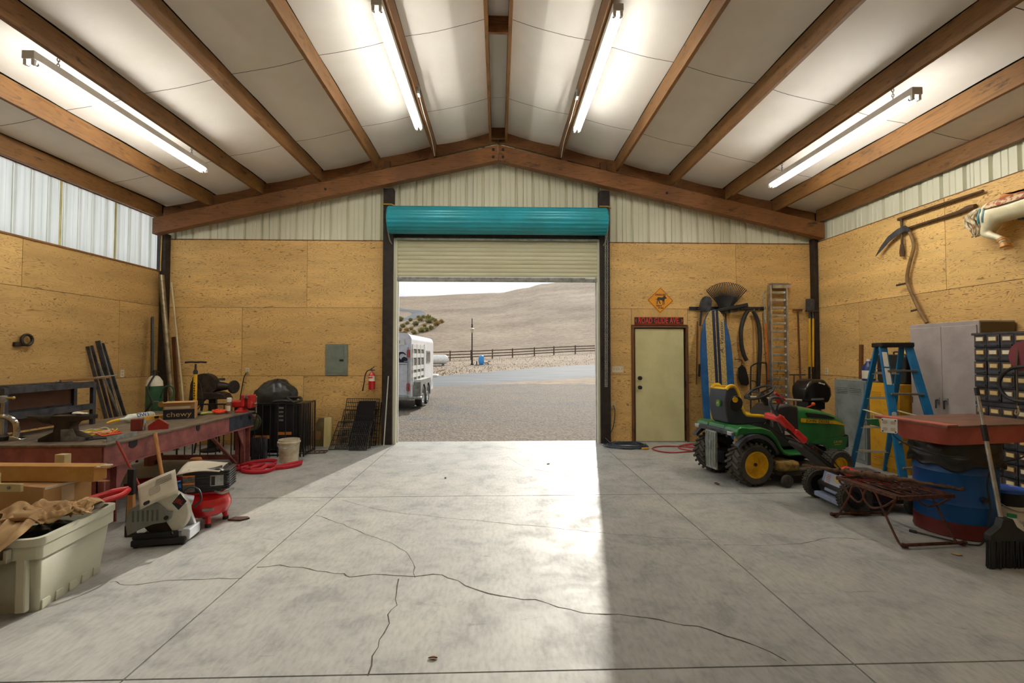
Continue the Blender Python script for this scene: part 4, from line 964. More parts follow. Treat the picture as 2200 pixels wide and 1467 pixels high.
MB().add([(x_,y_,TH-.045) for x_,y_ in a]+[(x_,y_,TH-.13) for x_,y_ in a]+[(x_,y_,TH-.13) for x_,y_ in b], [[i,(i+1)%n,n+(i+1)%n,n+i] for i in range(n)]+[[n+i,n+(i+1)%n,2*n+(i+1)%n,2*n+i] for i in range(n)]).build('collar', M['tote'], tt, 40)
for k in range(5):
    yy = -.22 + .11*k
    MB().prism([(yy-.034,.0),(yy+.034,.0),(yy+.034,.045),(yy+.024,.058),(yy-.034,.058)], TWd/2-.058, TWd/2-.036, 'yz').build('foot_rib', M['tote'], tt, 0, bevel=.003)
for s in (-1, 1):
    MB().box(s*.13-.03,s*.13+.03,-TLn/2+.008,-TLn/2+.045,.02,TH-.12).build('end_rib', M['tote'], tt, 0, bevel=.01)
MB().box(-.09,.09,-TLn/2-.035,-TLn/2+.0,TH-.13,TH-.105).box(-.09,-.07,-TLn/2-.035,-TLn/2,TH-.13,TH-.05).box(.07,.09,-TLn/2-.035,-TLn/2,TH-.13,TH-.05).build('handle', M['tote'], tt, 0, bevel=.004)
Mt = Matrix.Translation((-3.07,3.20,0)) @ Matrix.Rotation(R(8),4,'Z')
db = thing('black_bag', 'shiny black bag stuffed inside the storage tote', 'bag', Mt @ Vector((0,0,.0)), R(8))
MB().grid(lambda u,v: ((u-.5)*.36, (v-.5)*.54, .37+.06*sin(pi*u)*sin(pi*v)+.03*mnoise.noise(Vector((u*7,v*9,1)))), 20, 26).build('bag_top', pm('black_sheet', c(34,36,34), .3), db, 180, solid=.004)
gp_ = thing('grey_deck_board', 'flat grey board lying at the back of the open tote', 'board', Mt @ Vector((.08,.18,.455)), R(30), rot=(R(6),R(-6),R(30)))
MB().prism(rrect(.30,.14,.06,6), .02, .032, 'xy').build('panel', pm('grey_board', c(128,116,98), .6), gp_)
# ---- tan work trousers thrown over the tote
M['khaki'] = pm('khaki_cloth', c(196,164,120), .9, 0, c(172,140,98), scale=5)
def drape(path, widths, folds, seed, name, parent, thick=.006, nu=46, nv=34):
    P = bez(path, 12); rg = random.Random(seed); ph = [rg.uniform(0,6) for _ in range(6)]
    def fn(u, v):
        i = min(int(u*(len(P)-1)), len(P)-2); f_ = u*(len(P)-1)-i; p = P[i].lerp(P[i+1], f_)
        t = (P[min(i+1,len(P)-1)] - P[max(i-1,0)]).normalized(); side = t.cross(Vector((0,0,1)))
        if side.length < .25: side = Vector(widths[2])
        side.normalize(); nn = side.cross(t)
        if nn.z < -.2 : nn = -nn
        wdt = widths[0]+(widths[1]-widths[0])*u; s_ = (v-.5)*wdt
        h = folds*(.55*sin(v*15+ph[0]+2.2*sin(u*5+ph[1])) + .45*sin(v*27+ph[2]+u*7) + .5*sin(u*19+ph[3]+3*v) ) + folds*1.6*mnoise.noise(Vector((u*5,v*5,seed)))
        return p + side*(s_+.02*sin(u*16+ph[4])) + nn*(h - .10*abs(v-.5)**1.5*wdt*2)
    return MB().grid(fn, nu, nv).build(name, M['khaki'], parent, 180, solid=thick, sub=1)
pt_ = thing('work_trousers', 'crumpled tan work trousers thrown over the storage tote', 'clothing', (0,0,0))
drape([(-2.98,3.36,.53),(-3.03,3.22,.57),(-3.04,3.05,.56),(-3.03,2.90,.53),(-3.02,2.80,.45),(-3.04,2.765,.30),(-3.08,2.75,.14),(-3.13,2.74,.02)], (.18,.30,(-1,-.15,0)), .014, 3, 'trouser_leg', pt_, nu=70)
drape([(-2.93,3.12,.52),(-3.03,3.10,.58),(-3.12,3.15,.59),(-3.22,3.20,.55),(-3.34,3.20,.50)], (.22,.34,(0,1,0)), .02, 8, 'trouser_seat', pt_)
drape([(-2.86,3.22,.505),(-2.90,3.32,.545),(-2.97,3.42,.54),(-3.03,3.50,.50)], (.12,.16,(0,1,0)), .014, 14, 'waistband', pt_, nu=30, nv=18)
def crumple(u, v, cx, cy, cz, RA, rb, sd):
    A_ = 2*pi*u; B_ = 2*pi*v; q = Vector((cos(A_)*1.6, sin(A_)*1.6, v*3+sd))
    rr_ = rb*(1 + .55*(1-2*abs(mnoise.noise(q*2.1))) - .25 + .22*sin(B_*3+A_*4+sd))
    ra = RA*(1+.2*sin(2*A_+sd))
    return (cx+(ra+rr_*cos(B_))*cos(A_), cy+.8*(ra+rr_*cos(B_))*sin(A_), cz+.75*rr_*sin(B_)+.02*sin(2*A_))
for (cx_, cy_, cz_, RA_, rb_, sd_) in ((-2.99,3.14,.545,.075,.042,1.0),(-2.90,3.30,.53,.055,.026,4.0)):
    o_ = MB().grid(lambda u, v: crumple(u, v, cx_, cy_, cz_, RA_, rb_, sd_), 72, 30, True).build('bunched_cloth', M['khaki'], pt_, 180, sub=1)
# ---- cartons on a red chest
rc = thing('red_tool_chest', 'low red steel chest under the cardboard cartons', 'tool chest', (-3.92,3.92,0), -.12)
MB().box(-.62,.30,-.17,.17,.05,.335).build('chest_body', pm('chest_red', c(176,34,34), .4), rc, 0, bevel=.01)
MB().box(-.63,.31,-.18,.18,.0,.06).build('plinth', M['dark'], rc, 0)
MB().box(-.62,.30,-.178,-.168,.21,.23).build('drawer_gap', M['dark'], rc, 0)
cb = thing('cardboard_carton', 'wide flat cardboard carton with taped end beside the tote', 'box', (-3.55,3.70,.335), R(-14))
MB().box(-1.0,0,0,.34,0,.215).build('carton', M['card'], cb, 0, bevel=.003)
MB().box(-.003,.002,.12,.21,.06,.19).build('tape_patch', pm('clear_tape', c(206,178,140), .3), cb, 0)
MB().box(-.001,.0015,.01,.33,.195,.214).build('torn_edge', M['paper'], cb, 0)
lc = thing('long_carton', 'long narrow cardboard carton with a torn open end', 'box', (-3.28,3.88,.555), R(-3))
MB().box(-1.2,0,-.05,.07,0,.125).build('carton', pm('tan_card', c(198,150,84), .85, 0, c(178,130,68), scale=3), lc, 0, bevel=.003)
rg = random.Random(2)
for k in range(7):
    y0 = -.05+.017*k; L_ = rg.uniform(.03,.13)
    MB().prism([(0,y0),(L_,y0+rg.uniform(-.01,.01)),(L_*.7,y0+.017),(0,y0+.02)], .11+.006*(k%2), .116+.006*(k%2), 'xy').build('torn_flap', M['paper'] if k % 2 else M['card'], lc, 0)
MB().prism([(0,-.05),(.09,-.06),(.12,-.03),(.02,.0)], .004, .009, 'xy').build('torn_flap', M['card'], lc, 0)
op_ = pm('ochre_print', c(206,160,60), .8); rg2 = random.Random(9)
for k in range(26): x_ = -.22+.0165*(k % 13); z_ = .045+.035*(k//13); MB().box(x_,x_+rg2.uniform(.004,.011),-.0515,-.0495,z_,z_+rg2.uniform(.012,.026)).build('print_mark', op_, lc, 0)
tb = thing('bracket_board', 'cream painted wooden bracket with bolts lying on the cartons', 'bracket', (-3.60,3.61,.552), R(-4))
cm = pm('cream_wood', c(206,188,140), .6)
MB().box(-.34,.0,-.03,-.01,0,.06).build('board', cm, tb, 0, bevel=.003)
MB().box(-.33,-.24,-.01,.04,0,.125).build('upright', cm, tb, 0, bevel=.003)
for x_ in (-.30,-.09): MB().cyl((x_,-.038,.032),(x_,-.028,.032),.011,n=10).build('bolt', M['galv'], tb)
tb2 = thing('cream_block', 'cream painted wooden block standing behind the long carton', 'block', (-3.74,4.06,.55), R(-6))
MB().box(-.045,.045,-.03,.03,0,.185).build('block', cm, tb2, 0, bevel=.003)
tg = MB().cyl((-4.95,4.44,.60),(-3.72,4.46,.60),.02,n=10); tag(tg.build('grey_pipe', M['galv'], None), 'grey pipe slung under the near end of the bench', 'pipe')
rw = thing('red_bolt_cutter', 'red plastic tool handle resting between tote and carton', 'tool', (-3.16,3.80,.43), R(66))
MB().tube(bez([(-.24,0,.0),(-.10,.02,.02),(.05,.03,.03),(.16,.0,.03)]), [.02]*8+[.024]*8+[.028]*9, 10).build('upper_handle', pm('tool_red', c(204,34,38), .4), rw)
MB().tube(bez([(-.18,-.07,-.02),(-.04,-.06,.0),(.09,-.05,.01),(.16,.0,.03)]), .022, 10).build('lower_handle', bpy.data.materials['tool_red'], rw)
MB().tube([(-.22,-.03,.0),(-.06,-.02,.012)], .012, 8).build('steel_blade', M['blueblack'], rw)
# ---- leaning handles
def lean(name, label, cat, p0, p1, r, mat, grp=None, n=10): return tag(MB().tube([p0, Vector(p0).lerp(Vector(p1), .5), p1], r, n).build(name, mat, None), label, cat, grp)
M['ash'] = pm('ash_handle', c(206,150,86), .5, 0, c(178,122,64), scale=4, stretch=(4,4,.5))
sh = thing('sledge_hammer', 'sledge hammer with a pale wooden handle leaning on the bench edge', 'hammer', (0,0,0))
p0, p1 = Vector((-3.27,4.66,.06)), Vector((-3.565,4.87,.775))
MB().tube([p0, p0.lerp(p1,.4), p0.lerp(p1,.8), p1], [.021,.017,.018,.019], 10).build('handle', M['ash'], sh)
MB().bar((-3.34,4.58,.05),(-3.20,4.74,.05),.075,.075).build('head', M['anvil'], sh, 0, bevel=.012)
lean('red_rod', 'thin red steel rod leaning on the near bench leg', 'rod', (-3.30,4.55,0), (-3.585,4.42,.78), .010, pm('rod_red', c(186,74,60), .5))
sp = thing('digging_bar', 'upright wooden handle with a black upper half behind the tote', 'handle', (-3.22,4.14,0), .1)
MB().box(-.024,.024,-.02,.02,.08,.36).build('wood_shaft', M['ash'], sp, 0, bevel=.006)
MB().box(-.026,.026,-.022,.022,.36,.585).build('black_sleeve', M['dark'], sp, 0, bevel=.006)
MB().box(-.034,.034,-.03,.03,.0,.10).build('black_foot', M['dark'], sp, 0, bevel=.008)
cl_ = tag(MB().tube(bez([(-3.52,4.48,.0),(-3.50,4.47,.22),(-3.46,4.44,.32),(-3.42,4.41,.30),(-3.36,4.36,.12),(-3.32,4.33,.02)]), .014, 8).build('pry_bar', M['galv'], None), 'curved bare steel pry bar leaning behind the digging handle', 'pry bar')
# ---- rusty post jack with side handles
pj = thing('post_driver', 'rusty tube post driver with two side handles standing by the bench', 'post driver', (-3.42,5.30,0), .25)
MB().lathe([(0,0),(.058,0),(.06,.01),(.06,.40),(.052,.42),(0,.42)], 18).build('tube', pm('orange_rust', c(168,108,52), .7, .2, c(120,74,40), scale=14, bmp=.2), pj)
for s in (-1, 1): MB().tube(bez([(s*.055,0,.30),(s*.095,0,.315),(s*.11,0,.29),(s*.11,0,.12),(s*.11,0,.02)]), .011, 8).build('handle', M['rust'], pj)
# ---- red floor jack under the bench
fj = thing('floor_jack', 'long low red trolley jack lying under the bench', 'jack', (-3.92,5.48,0), .1)
for s in (-1, 1): MB().prism([(-.34,.04),(.32,.03),(.32,.10),(.05,.15),(-.34,.12)], s*.10, s*.10+.012, 'xz').build('side_plate', pm('jack_red', c(160,30,34), .45), fj, 0)
MB().box(-.30,.0,-.09,.09,.04,.10).build('body', M['dark'], fj, 0, bevel=.01)
for x_ in (-.30,.28):
    for s in (-1, 1): MB().cyl((x_,s*.115,.035),(x_,s*.15,.035),.035).build('wheel', M['anvil'], fj)
MB().tube([(.1,0,.12),(.34,.02,.12),(.6,-.02,.03)], .014, 8).build('handle', bpy.data.materials['jack_red'], fj)

# ---- chop saw
cs = thing('chop_saw', 'abrasive chop saw with a grey guard on a black base on the floor', 'saw', (-2.83,4.02,0), R(10))
sil = pm('cast_aluminium', c(196,200,204), .4, .5, c(168,172,178), scale=6); gg = pm('grey_guard', c(138,140,130), .5, 0, c(122,124,114))
MB().box(-.20,.20,-.13,.17,.012,.065).build('base', M['dark'], cs, 0, bevel=.012)
for x_ in (-.17,.17):
    for y_ in (-.10,.14): MB().cyl((x_,y_,0),(x_,y_,.014),.02).build('foot', M['cord_black'], cs)
MB().box(-.20,.16,-.10,-.075,.065,.11).build('fence', M['dark'], cs, 0)
MB().box(.13,.22,-.10,.10,.03,.12).build('vise_rail', sil, cs, 0, bevel=.01)
MB().prism([(.10,.08),(.22,.08),(.16,.26),(.10,.28)], .02, .06, 'xz').build('arm', sil, cs, 0, bevel=.006)
cgx, cgz = -.01, .245
MB().lathe([(0,0),(.165,0),(.165,.004),(0,.004)], 32, Matrix.Translation((cgx,-.025,cgz-.02)) @ Matrix.Rotation(pi/2,4,'X')).build('abrasive_disc', pm('disc_brown', c(64,50,38), .8), cs)
up = [(cgx,cgz)] + [(cgx+.205*cos(R(a)), cgz+.205*sin(R(a))) for a in range(-60,150,10)]
MB().prism(up, -.065, .0, 'xz').build('upper_guard', pm('cream_guard', c(204,202,186), .45), cs, 20, bevel=.008)
lo_ = [(cgx+.09,cgz+.02)] + [(cgx+.03*cos(R(a))+.07, cgz+.03*sin(R(a))-.0) for a in (60,120)] + [(cgx-.02,cgz+.10),(cgx-.14,cgz+.11),(cgx-.23,cgz+.06),(cgx-.25,cgz-.06),(cgx-.235,cgz-.15),(cgx-.13,cgz-.10),(cgx-.05,cgz-.07),(cgx+.04,cgz-.06),(cgx+.08,cgz-.03)]
MB().prism(lo_, -.085, -.062, 'xz').build('swing_guard', gg, cs, 20, bevel=.006)
for k in range(6): MB().box(cgx-.20+.035*k,cgx-.188+.035*k,-.090,-.084,cgz-.04,cgz+.05).build('guard_vent', pm('vent_dark', c(96,98,90), .6), cs, 0)
MB().cyl((cgx+.05,-.085,cgz-.02),(cgx+.05,-.10,cgz-.02),.016).build('pivot_bolt', M['dark'], cs)
dk = MB().prism([(.08,.06),(.14,.14),(.19,.07),(.13,.0)], -.067, -.065, 'xz', Matrix.Translation((cgx,0,cgz+.03))).build('maker_patch', M['dark'], cs, 0)
text('patch_lettering', 'JBL', .05, pm('red_print', c(204,44,40), .5), cs, (cgx+.135,-.0685,cgz+.10), (pi/2,R(30),0))
MB().tube([(.05,.0,.30),(.10,.05,.32),(.16,.08,.30)], [.05,.06,.05], 14).build('motor', sil, cs)
MB().tube(bez([(-.22,-.02,.06),(-.10,-.05,.09),(.02,-.06,.075),(.10,-.10,.10)]), .012, 8).build('clamp_screw', M['chrome'], cs)
MB().tube(bez([(.08,.02,.36),(.16,.02,.44),(.24,.0,.42),(.27,-.02,.34),(.22,-.03,.28)]), .008, 6).build('power_cord', M['dark'], cs)
mn = thing('instruction_sheet', 'printed instruction sheet lying on the chop saw guard', 'paper', (-2.86,3.96,.455), R(10), rot=(R(58),R(-24),R(12)))
MB().grid(lambda u,v: ((u-.5)*.30, (v-.5)*.22, .015*sin(pi*u)+.02*(u-.5)**2), 12, 6).build('sheet', M['paper'], mn, 180, solid=.003)
ink = pm('printed_ink', c(112,108,98), .8)
for k in range(5): MB().box(.0-.02*k*.2,.12,.078-.012*k,.082-.012*k,.016,.0175).build('text_line', ink, mn, 0)
MB().prism(rrect(.09,.07,.02,3,-.02,0), .016,.0172,'xy').build('diagram', pm('pale_ink', c(186,180,162), .8), mn, 0)
MB().prism(rrect(.05,.03,.012,3,-.09,-.08), .012,.016,'xy').build('diagram', M['dark'], mn, 0)

# ---- pancake compressor
pc = thing('pancake_compressor', 'red pancake air compressor with a black ribbed motor cover', 'compressor', (-2.76,4.45,0), R(16))
cr_ = pm('gloss_red', c(204,30,34), .28, .0, c(180,24,28), coat=.5)
MB().lathe([(1e-4,.075),(.12,.08),(.18,.11),(.20,.16),(.20,.20),(.18,.25),(.12,.285),(1e-4,.29)], 30).build('tank', cr_, pc)
for a in (-70, 20, 110, 200):
    x_, y_ = .15*cos(R(a)), .15*sin(R(a))
    l_ = MB().tube([(x_*.9,y_*.9,.13),(x_*1.02,y_*1.02,.03)], [.03,.022], 10).build('leg', cr_, pc)
    MB().cyl((x_*1.02,y_*1.02,.0),(x_*1.02,y_*1.02,.03),.026).build('rubber_foot', M['cord_black'], l_)
MB().box(-.14,.16,-.10,.10,.285,.315).build('deck', cr_, pc, 0, bevel=.01)
blk = pm('black_shroud', c(44,44,46), .45)
mm = MB(); sect = [(-.17,.315),(.15,.315),(.20,.38),(.20,.44),(.13,.53),(-.13,.53),(-.18,.44)]
mm.prism(sect, -.13, .13, 'xz').build('shroud', blk, pc, 0, bevel=.015)
for k in range(8):
    z_ = .335+.023*k; MB().box(-.05 if k < 7 else -.02,.205,-.137,-.128,z_,z_+.011).build('louvre', blk, pc, 0)
    MB().box(.165,.213,-.12,.12,z_,z_+.011).build('louvre', blk, pc, 0)
wl_ = MB().box(-.155,-.06,-.139,-.131,.33,.48).build('warning_label', pm('label_grey', c(120,116,106), .6, 0, c(84,82,76), scale=60), pc, 0)
for z_ in (.47,.40): MB().box(-.155,-.06,-.141,-.138,z_,z_+.013).build('label_band', pm('label_orange', c(232,128,48), .5), wl_, 0)
MB().box(.06,.17,-.139,-.131,.37,.47).build('vent_panel', M['alu'], pc, 0, bevel=.006)
MB().box(.07,.10,-.142,-.138,.38,.46).build('vent_slot', M['dark'], pc, 0)
MB().grid(lambda u,v: (-.20+.34*u, -.16+.28*v, .54+.02*sin(3*u+v)-.04*(1-v)**2), 10, 8).build('paper_on_top', M['paper'], pc, 180, solid=.003)
MB().box(.02,.11,-.203,-.196,.165,.185).build('name_plate', M['galv'], pc, 0)
MB().tube(bez([(-.17,-.06,.42),(-.24,-.08,.40),(-.26,-.02,.35),(-.22,.03,.33),(-.26,.06,.38)]), .015, 8).build('blue_hose', pm('blue_hose', c(36,116,206), .35), pc)
MB().tube(bez([(.10,-.13,.32),(.17,-.17,.31),(.25,-.12,.33)]), .012, 8).build('lower_pipe', M['galv'], pc)
tag(MB().prism([(-.09,-.03),(.04,-.05),(.10,.01),(.06,.05),(-.06,.045)], 0, .012, 'xy').build('foot_plate', M['rust'], None, 0, bevel=.003, loc=(-2.50,4.52,.001)), 'flat rusty metal plate on the floor right of the compressor', 'plate')

# ---- red tow strap heap
st_ = thing('tow_strap', 'heap of bright red webbing tow strap on the floor by the bucket', 'strap', (0,0,0))
sm = pm('red_webbing', c(196,28,44), .6, 0, c(164,20,36), scale=30, stretch=(1,1,4))
def strap(pts, tilt=0.15, wid=.055):
    P = bez([(x_,y_,wid/2+.004+z_) for x_,y_,z_ in pts], 8)
    MB().ribbon(P, wid, (tilt,.25,1), .004).build('webbing_loop', sm, st_, 180)
strap([(-3.76,6.42,0),(-3.68,6.50,.0),(-3.56,6.52,0),(-3.46,6.45,.01),(-3.44,6.36,.02),(-3.58,6.31,.0),(-3.72,6.33,0),(-3.77,6.40,0)])
strap([(-3.62,6.50,.0),(-3.56,6.74,.0),(-3.40,6.80,.01),(-3.22,6.74,.02),(-3.16,6.62,.01),(-3.26,6.55,0),(-3.42,6.57,.0),(-3.55,6.60,0)])
strap([(-3.50,6.34,0),(-3.40,6.24,.0),(-3.25,6.19,0),(-3.10,6.22,0),(-3.02,6.32,.02),(-3.12,6.42,.02),(-3.28,6.40,.01),(-3.40,6.30,.02),(-3.50,6.40,0)])
strap([(-3.34,6.28,.02),(-3.24,6.34,.05),(-3.14,6.32,.06),(-3.16,6.22,.03),(-3.28,6.20,.02)], -.5)
strap([(-3.10,6.44,.0),(-3.00,6.56,.0),(-2.88,6.66,.01),(-2.80,6.66,.02),(-2.80,6.56,.01),(-2.92,6.46,0),(-3.06,6.40,0)])
# ---- white bucket
bu = thing('bucket', 'dirty white plastic bucket on the floor beside the black fence panels', 'bucket', (-3.10,6.90,0))
M['bucketp'] = pm('stained_white_plastic', c(208,200,176), .55, 0, c(158,132,92), scale=5, lo=.45, hi=.7)
MB().lathe([(0,.004),(.12,0),(.125,.004),(.146,.28),(.158,.285),(.158,.305),(.146,.31),(.148,.335),(.140,.335),(.118,.01),(0,.01)], 28).build('pail', M['bucketp'], bu)
MB().tube([(.158*cos(R(a)), .158*sin(R(a))-.0, .29+ -.06*sin(R(a-180))) for a in range(180,361,15)], .004, 6).build('bail', M['galv'], bu)
# ---- finned radiator
ra = thing('finned_heater', 'small dark finned heater standing behind the far bench leg', 'heater', (-3.60,7.02,0), .2)
for k in range(9): MB().box(-.10+.024*k,-.09+.024*k,-.05,.05,.02,.34).build('fin', M['rack'], ra, 0)
MB().box(-.09,.10,-.02,.02,.05,.31).build('core', M['galv'], ra, 0)
# ---- black steel pen panels
def pen(name, label, p0, p1, h, nb, loc_=None):
    t = thing(name, label, 'fence panel', (0,0,0), 0, 'black pen panels'); p0, p1 = Vector(p0), Vector(p1)
    for z_ in (.03, h): MB().bar(p0+Vector((0,0,z_)), p1+Vector((0,0,z_)), .022, .022).build('rail', M['black_metal'], t, 0)
    for k in range(nb+1):
        q = p0.lerp(p1, k/nb); MB().cyl(q+Vector((0,0,.0)), q+Vector((0,0,h)), .0075 if k not in (0,nb) else .013, n=8).build('bar', M['black_metal'], t)
    return t
pen('pen_panel', 'long black barred pen panel facing the bench', (-4.95,7.22,0), (-3.07,7.22,0), .82, 16)
pen('pen_panel', 'short black barred pen panel turned towards the back wall', (-3.03,7.24,0), (-3.06,7.74,0), .82, 5)
# ---- black grill cabinet with bagged cover
gc = thing('grill_cabinet', 'black grill cabinet with a column of bright latches behind the pen bars', 'cabinet', (-3.72,7.72,0))
MB().box(-.52,.52,-.24,.24,.05,.80).build('cabinet_body', pm('gloss_black', c(24,24,26), .35), gc, 0, bevel=.01)
MB().box(.12,.48,-.252,-.238,.10,.76).build('door', pm('satin_black', c(34,34,37), .4), gc, 0, bevel=.006)
for k in range(4): MB().box(.20,.27,-.262,-.25,.52+.065*k,.55+.065*k).build('latch', M['galv'], gc, 0)
MB().box(.18,.40,-.256,-.25,.30,.345).build('badge', pm('badge_orange', c(216,128,52), .5), gc, 0)
MB().box(-.35,.05,-.256,-.238,.24,.29).build('lower_badge', bpy.data.materials['badge_orange'], gc, 0)
for k in range(3): MB().cyl((-.40,-.25,.60-.1*k),(-.40,-.27,.60-.1*k),.03).build('control_knob', M['rack'], gc)
cv = thing('black_cover', 'shiny black plastic sheet bundled over the grill top', 'cover', (-3.70,7.66,.80))
def cfn(u, v):
    a = 2*pi*u; r_ = sin(pi*min(v,1)*.5); z_ = cos(pi*v*.5)
    k = 1 + .10*mnoise.noise(Vector((cos(a)*2,sin(a)*2,v*3))) + .05*mnoise.noise(Vector((cos(a)*6,sin(a)*6,v*9)))
    return (.34*r_*cos(a)*k + .06*z_, .23*r_*sin(a)*k, .37*z_**.75*k)
MB().grid(cfn, 44, 18, True).build('sheet', pm('wrinkled_black_plastic', c(44,45,44), .33, 0, c(30,31,31), scale=14, bmp=.8), cv, 180)
MB().tube(bez([(.10,-.22,.03),(.25,-.24,.05),(.40,-.20,.03),(.48,-.10,.04),(.42,.0,.08),(.30,-.16,.09),(.44,-.24,.02)]), .022, 8).build('bunched_edge', bpy.data.materials['wrinkled_black_plastic'], cv, 180)
rl = thing('cable_reel', 'dull green reel hanging behind the vise at the end of the bench', 'reel', (-3.86,7.32,.53))
MB().lathe([(.03,-.02),(.13,-.02),(.13,0),(.05,.01),(.05,.05),(.13,.06),(.13,.08),(.03,.08)], 20, Matrix.Rotation(pi/2,4,'X')).build('spool', pm('reel_green', c(84,86,60), .6), rl)
MB().box(-.012,.012,-.05,.0,-.53,-.1).build('stand', M['black_metal'], rl, 0)
# ---- folded wire crates leaning on the back wall
def wire_panel(name, label, bl, br, tr_, tl_, nx, ny, r=.0048, frame=.009):
    t = thing(name, label, 'wire crate', (0,0,0), 0, 'folded wire crates'); bl, br, tr_, tl_ = map(Vector, (bl, br, tr_, tl_))
    MB().tube([bl,br,tr_,tl_], frame, 6, closed=True).build('frame', M['black_metal'], t)
    m1 = MB(); m2 = MB()
    for k in range(1, nx): m1.tube([bl.lerp(br,k/nx), tl_.lerp(tr_,k/nx)], r, 5)
    for k in range(1, ny): m2.tube([bl.lerp(tl_,k/ny), br.lerp(tr_,k/ny)], r*1.15, 5)
    m1.build('upright_wire', M['black_metal'], t)['kind'] = 'stuff'; m2.build('cross_wire', M['black_metal'], t)['kind'] = 'stuff'; return t
def lp_(px, py, Y): p = atY(px, py, Y); return (p.x, p.y, max(p.z, .01))
wire_panel('wire_crate', 'tallest folded black wire crate at the back of the stack', lp_(732,965,7.98), lp_(806,962,8.02), lp_(816,857,8.16), lp_(746,856,8.14), 18, 12)
wire_panel('wire_crate', 'widest folded black wire crate leaning in the middle of the stack', lp_(720,968,7.80), lp_(795,967,7.82), lp_(811,881,8.08), lp_(740,880,8.06), 20, 6)
wire_panel('wire_crate', 'lower folded black wire crate in front of the stack', lp_(706,968,7.72), lp_(786,970,7.70), lp_(800,905,7.98), lp_(728,906,7.98), 20, 6)
wire_panel('wire_crate', 'small close-meshed wire tray at the front of the crate stack', lp_(750,969,7.64), lp_(787,970,7.64), lp_(794,931,7.80), lp_(758,930,7.80), 9, 9, .0045)
wire_panel('wire_crate', 'narrow wire gate standing at the right end of the crate stack', lp_(797,962,8.04), lp_(813,960,8.06), lp_(819,864,8.19), lp_(804,864,8.19), 3, 6, .006, .009)
tag(MB().prism([(-2.60,.01),(-2.30,.01),(-2.12,.78),(-2.42,.78)], 8.03, 8.06, 'xz', Matrix.Translation((0,0,0))).build('crate_tray', pm('blue_black_tray', c(20,22,30), .35), None, 0), 'blue-black plastic crate tray tucked between the wire crates', 'tray')
# ---- timber offcuts left of the crates
tag(MB().box(-.06,.06,-.045,.045,0,.50).build('timber_post', pm('pale_pine', c(214,200,140), .7, 0, c(196,176,112), scale=3, stretch=(5,5,.6)), None, 0, bevel=.004, loc=(-2.93,7.98,0), rot=(R(-4),0,.1)), 'short pale squared timber post standing by the wire crates', 'timber post')
tag(MB().prism([(-.09,0),(.09,0),(.09,.48),(-.04,.48),(-.09,.40)], -.02, .02, 'xz').build('fence_picket', pm('weathered_pine', c(136,118,78), .8, 0, c(104,90,60), scale=3), None, 0, loc=(-3.08,8.06,0), rot=(R(-5),0,0)), 'weathered brown picket board behind the pale post', 'board')
tag(MB().box(-.14,.10,-.05,.05,0,.26).build('small_carton', M['card'], None, 0, bevel=.003, loc=(-3.20,8.10,0), rot=(0,R(6),0)), 'small open cardboard carton low against the back wall', 'box')
gt_ = thing('grill_grate', 'flat rusty grate lying on the floor before the crates', 'grate', (-3.02,7.50,.008), .15)
for k in range(7): MB().cyl((-.22+.07*k,-.08,.006),(-.22+.07*k,.08,.006),.006,n=6).build('rod', M['rust'], gt_)
MB().tube([(-.25,-.085,.006),(.24,-.085,.006),(.24,.085,.006),(-.25,.085,.006)], .008, 6, closed=True).build('frame', M['rust'], gt_)
# ---- white trim strip, extinguisher and electrical panel on the back wall
tag(MB().bar((-1.985,8.03,0),(-1.93,8.10,1.21),.035,.012,(1,0,0)).build('trim_strip', pm('grey_white_strip', c(206,204,190), .5), None, 0), 'long pale strip leaning on the dark post beside the door opening', 'strip')
p = atY(799,812,8.18)
ex = thing('fire_extinguisher', 'red fire extinguisher with white label on the back wall', 'fire extinguisher', (p.x, 8.175, 0))
MB().lathe([(0,.97),(.052,.97),(.058,.985),(.058,1.20),(.05,1.24),(.025,1.265),(.022,1.28),(0,1.28)], 20).build('cylinder', cr_, ex)
MB().lathe([(.0588,1.12),(.0588,1.21)], 16, None, R(190), R(350)).build('white_label', M['paper'], ex)
MB().lathe([(.0592,1.17),(.0592,1.195)], 16, None, R(195), R(300)).build('red_print', bpy.data.materials['red_print'], ex)
MB().cyl((0,0,1.27),(0,0,1.34),.014).build('neck', M['galv'], ex)
MB().tube([(-.02,-.01,1.33),(.05,-.03,1.37)], .007, 6).tube([(-.02,-.01,1.31),(.06,-.03,1.315)], .007, 6).build('lever', M['dark'], ex)
MB().tube(bez([(-.01,-.01,1.32),(-.07,-.03,1.30),(-.11,-.03,1.22),(-.125,-.03,1.10),(-.14,-.03,1.02)]), .009, 8).build('hose', M['dark'], ex)
MB().tube([(-.14,-.03,1.02),(-.15,-.03,.95)], [.010,.014], 8).build('nozzle', M['dark'], ex)
a, b = atY(700,739,YB), atY(747,806,YB)
ep = thing('electrical_panel', 'grey-green electrical breaker panel on the back wall', 'electrical panel', ((a.x+b.x)/2, YB, (a.z+b.z)/2))
w_, h_ = b.x-a.x, a.z-b.z; em_ = pm('grey_green_enamel', c(122,132,120), .45)
MB().box(-w_/2,w_/2,-.018,0,-h_/2,h_/2).build('cover', em_, ep, 0, bevel=.005)
dr_ = MB().box(-w_/2+.05,w_/2-.06,-.024,-.016,-h_/2+.04,h_/2-.03).build('door', em_, ep, 0, bevel=.005)
MB().box(w_/2-.14,w_/2-.07,-.029,-.022,-.03,.005).build('latch', M['dark'], dr_, 0)
p = atY(1327,793,YB); sw = thing('switch_plate', 'ivory plate with four switches between opening and door', 'switch', (p.x,YB-.001,p.z))
MB().prism(rrect(.21,.115,.008), -.006, 0, 'xz').build('plate', bpy.data.materials['ivory_plate'], sw)
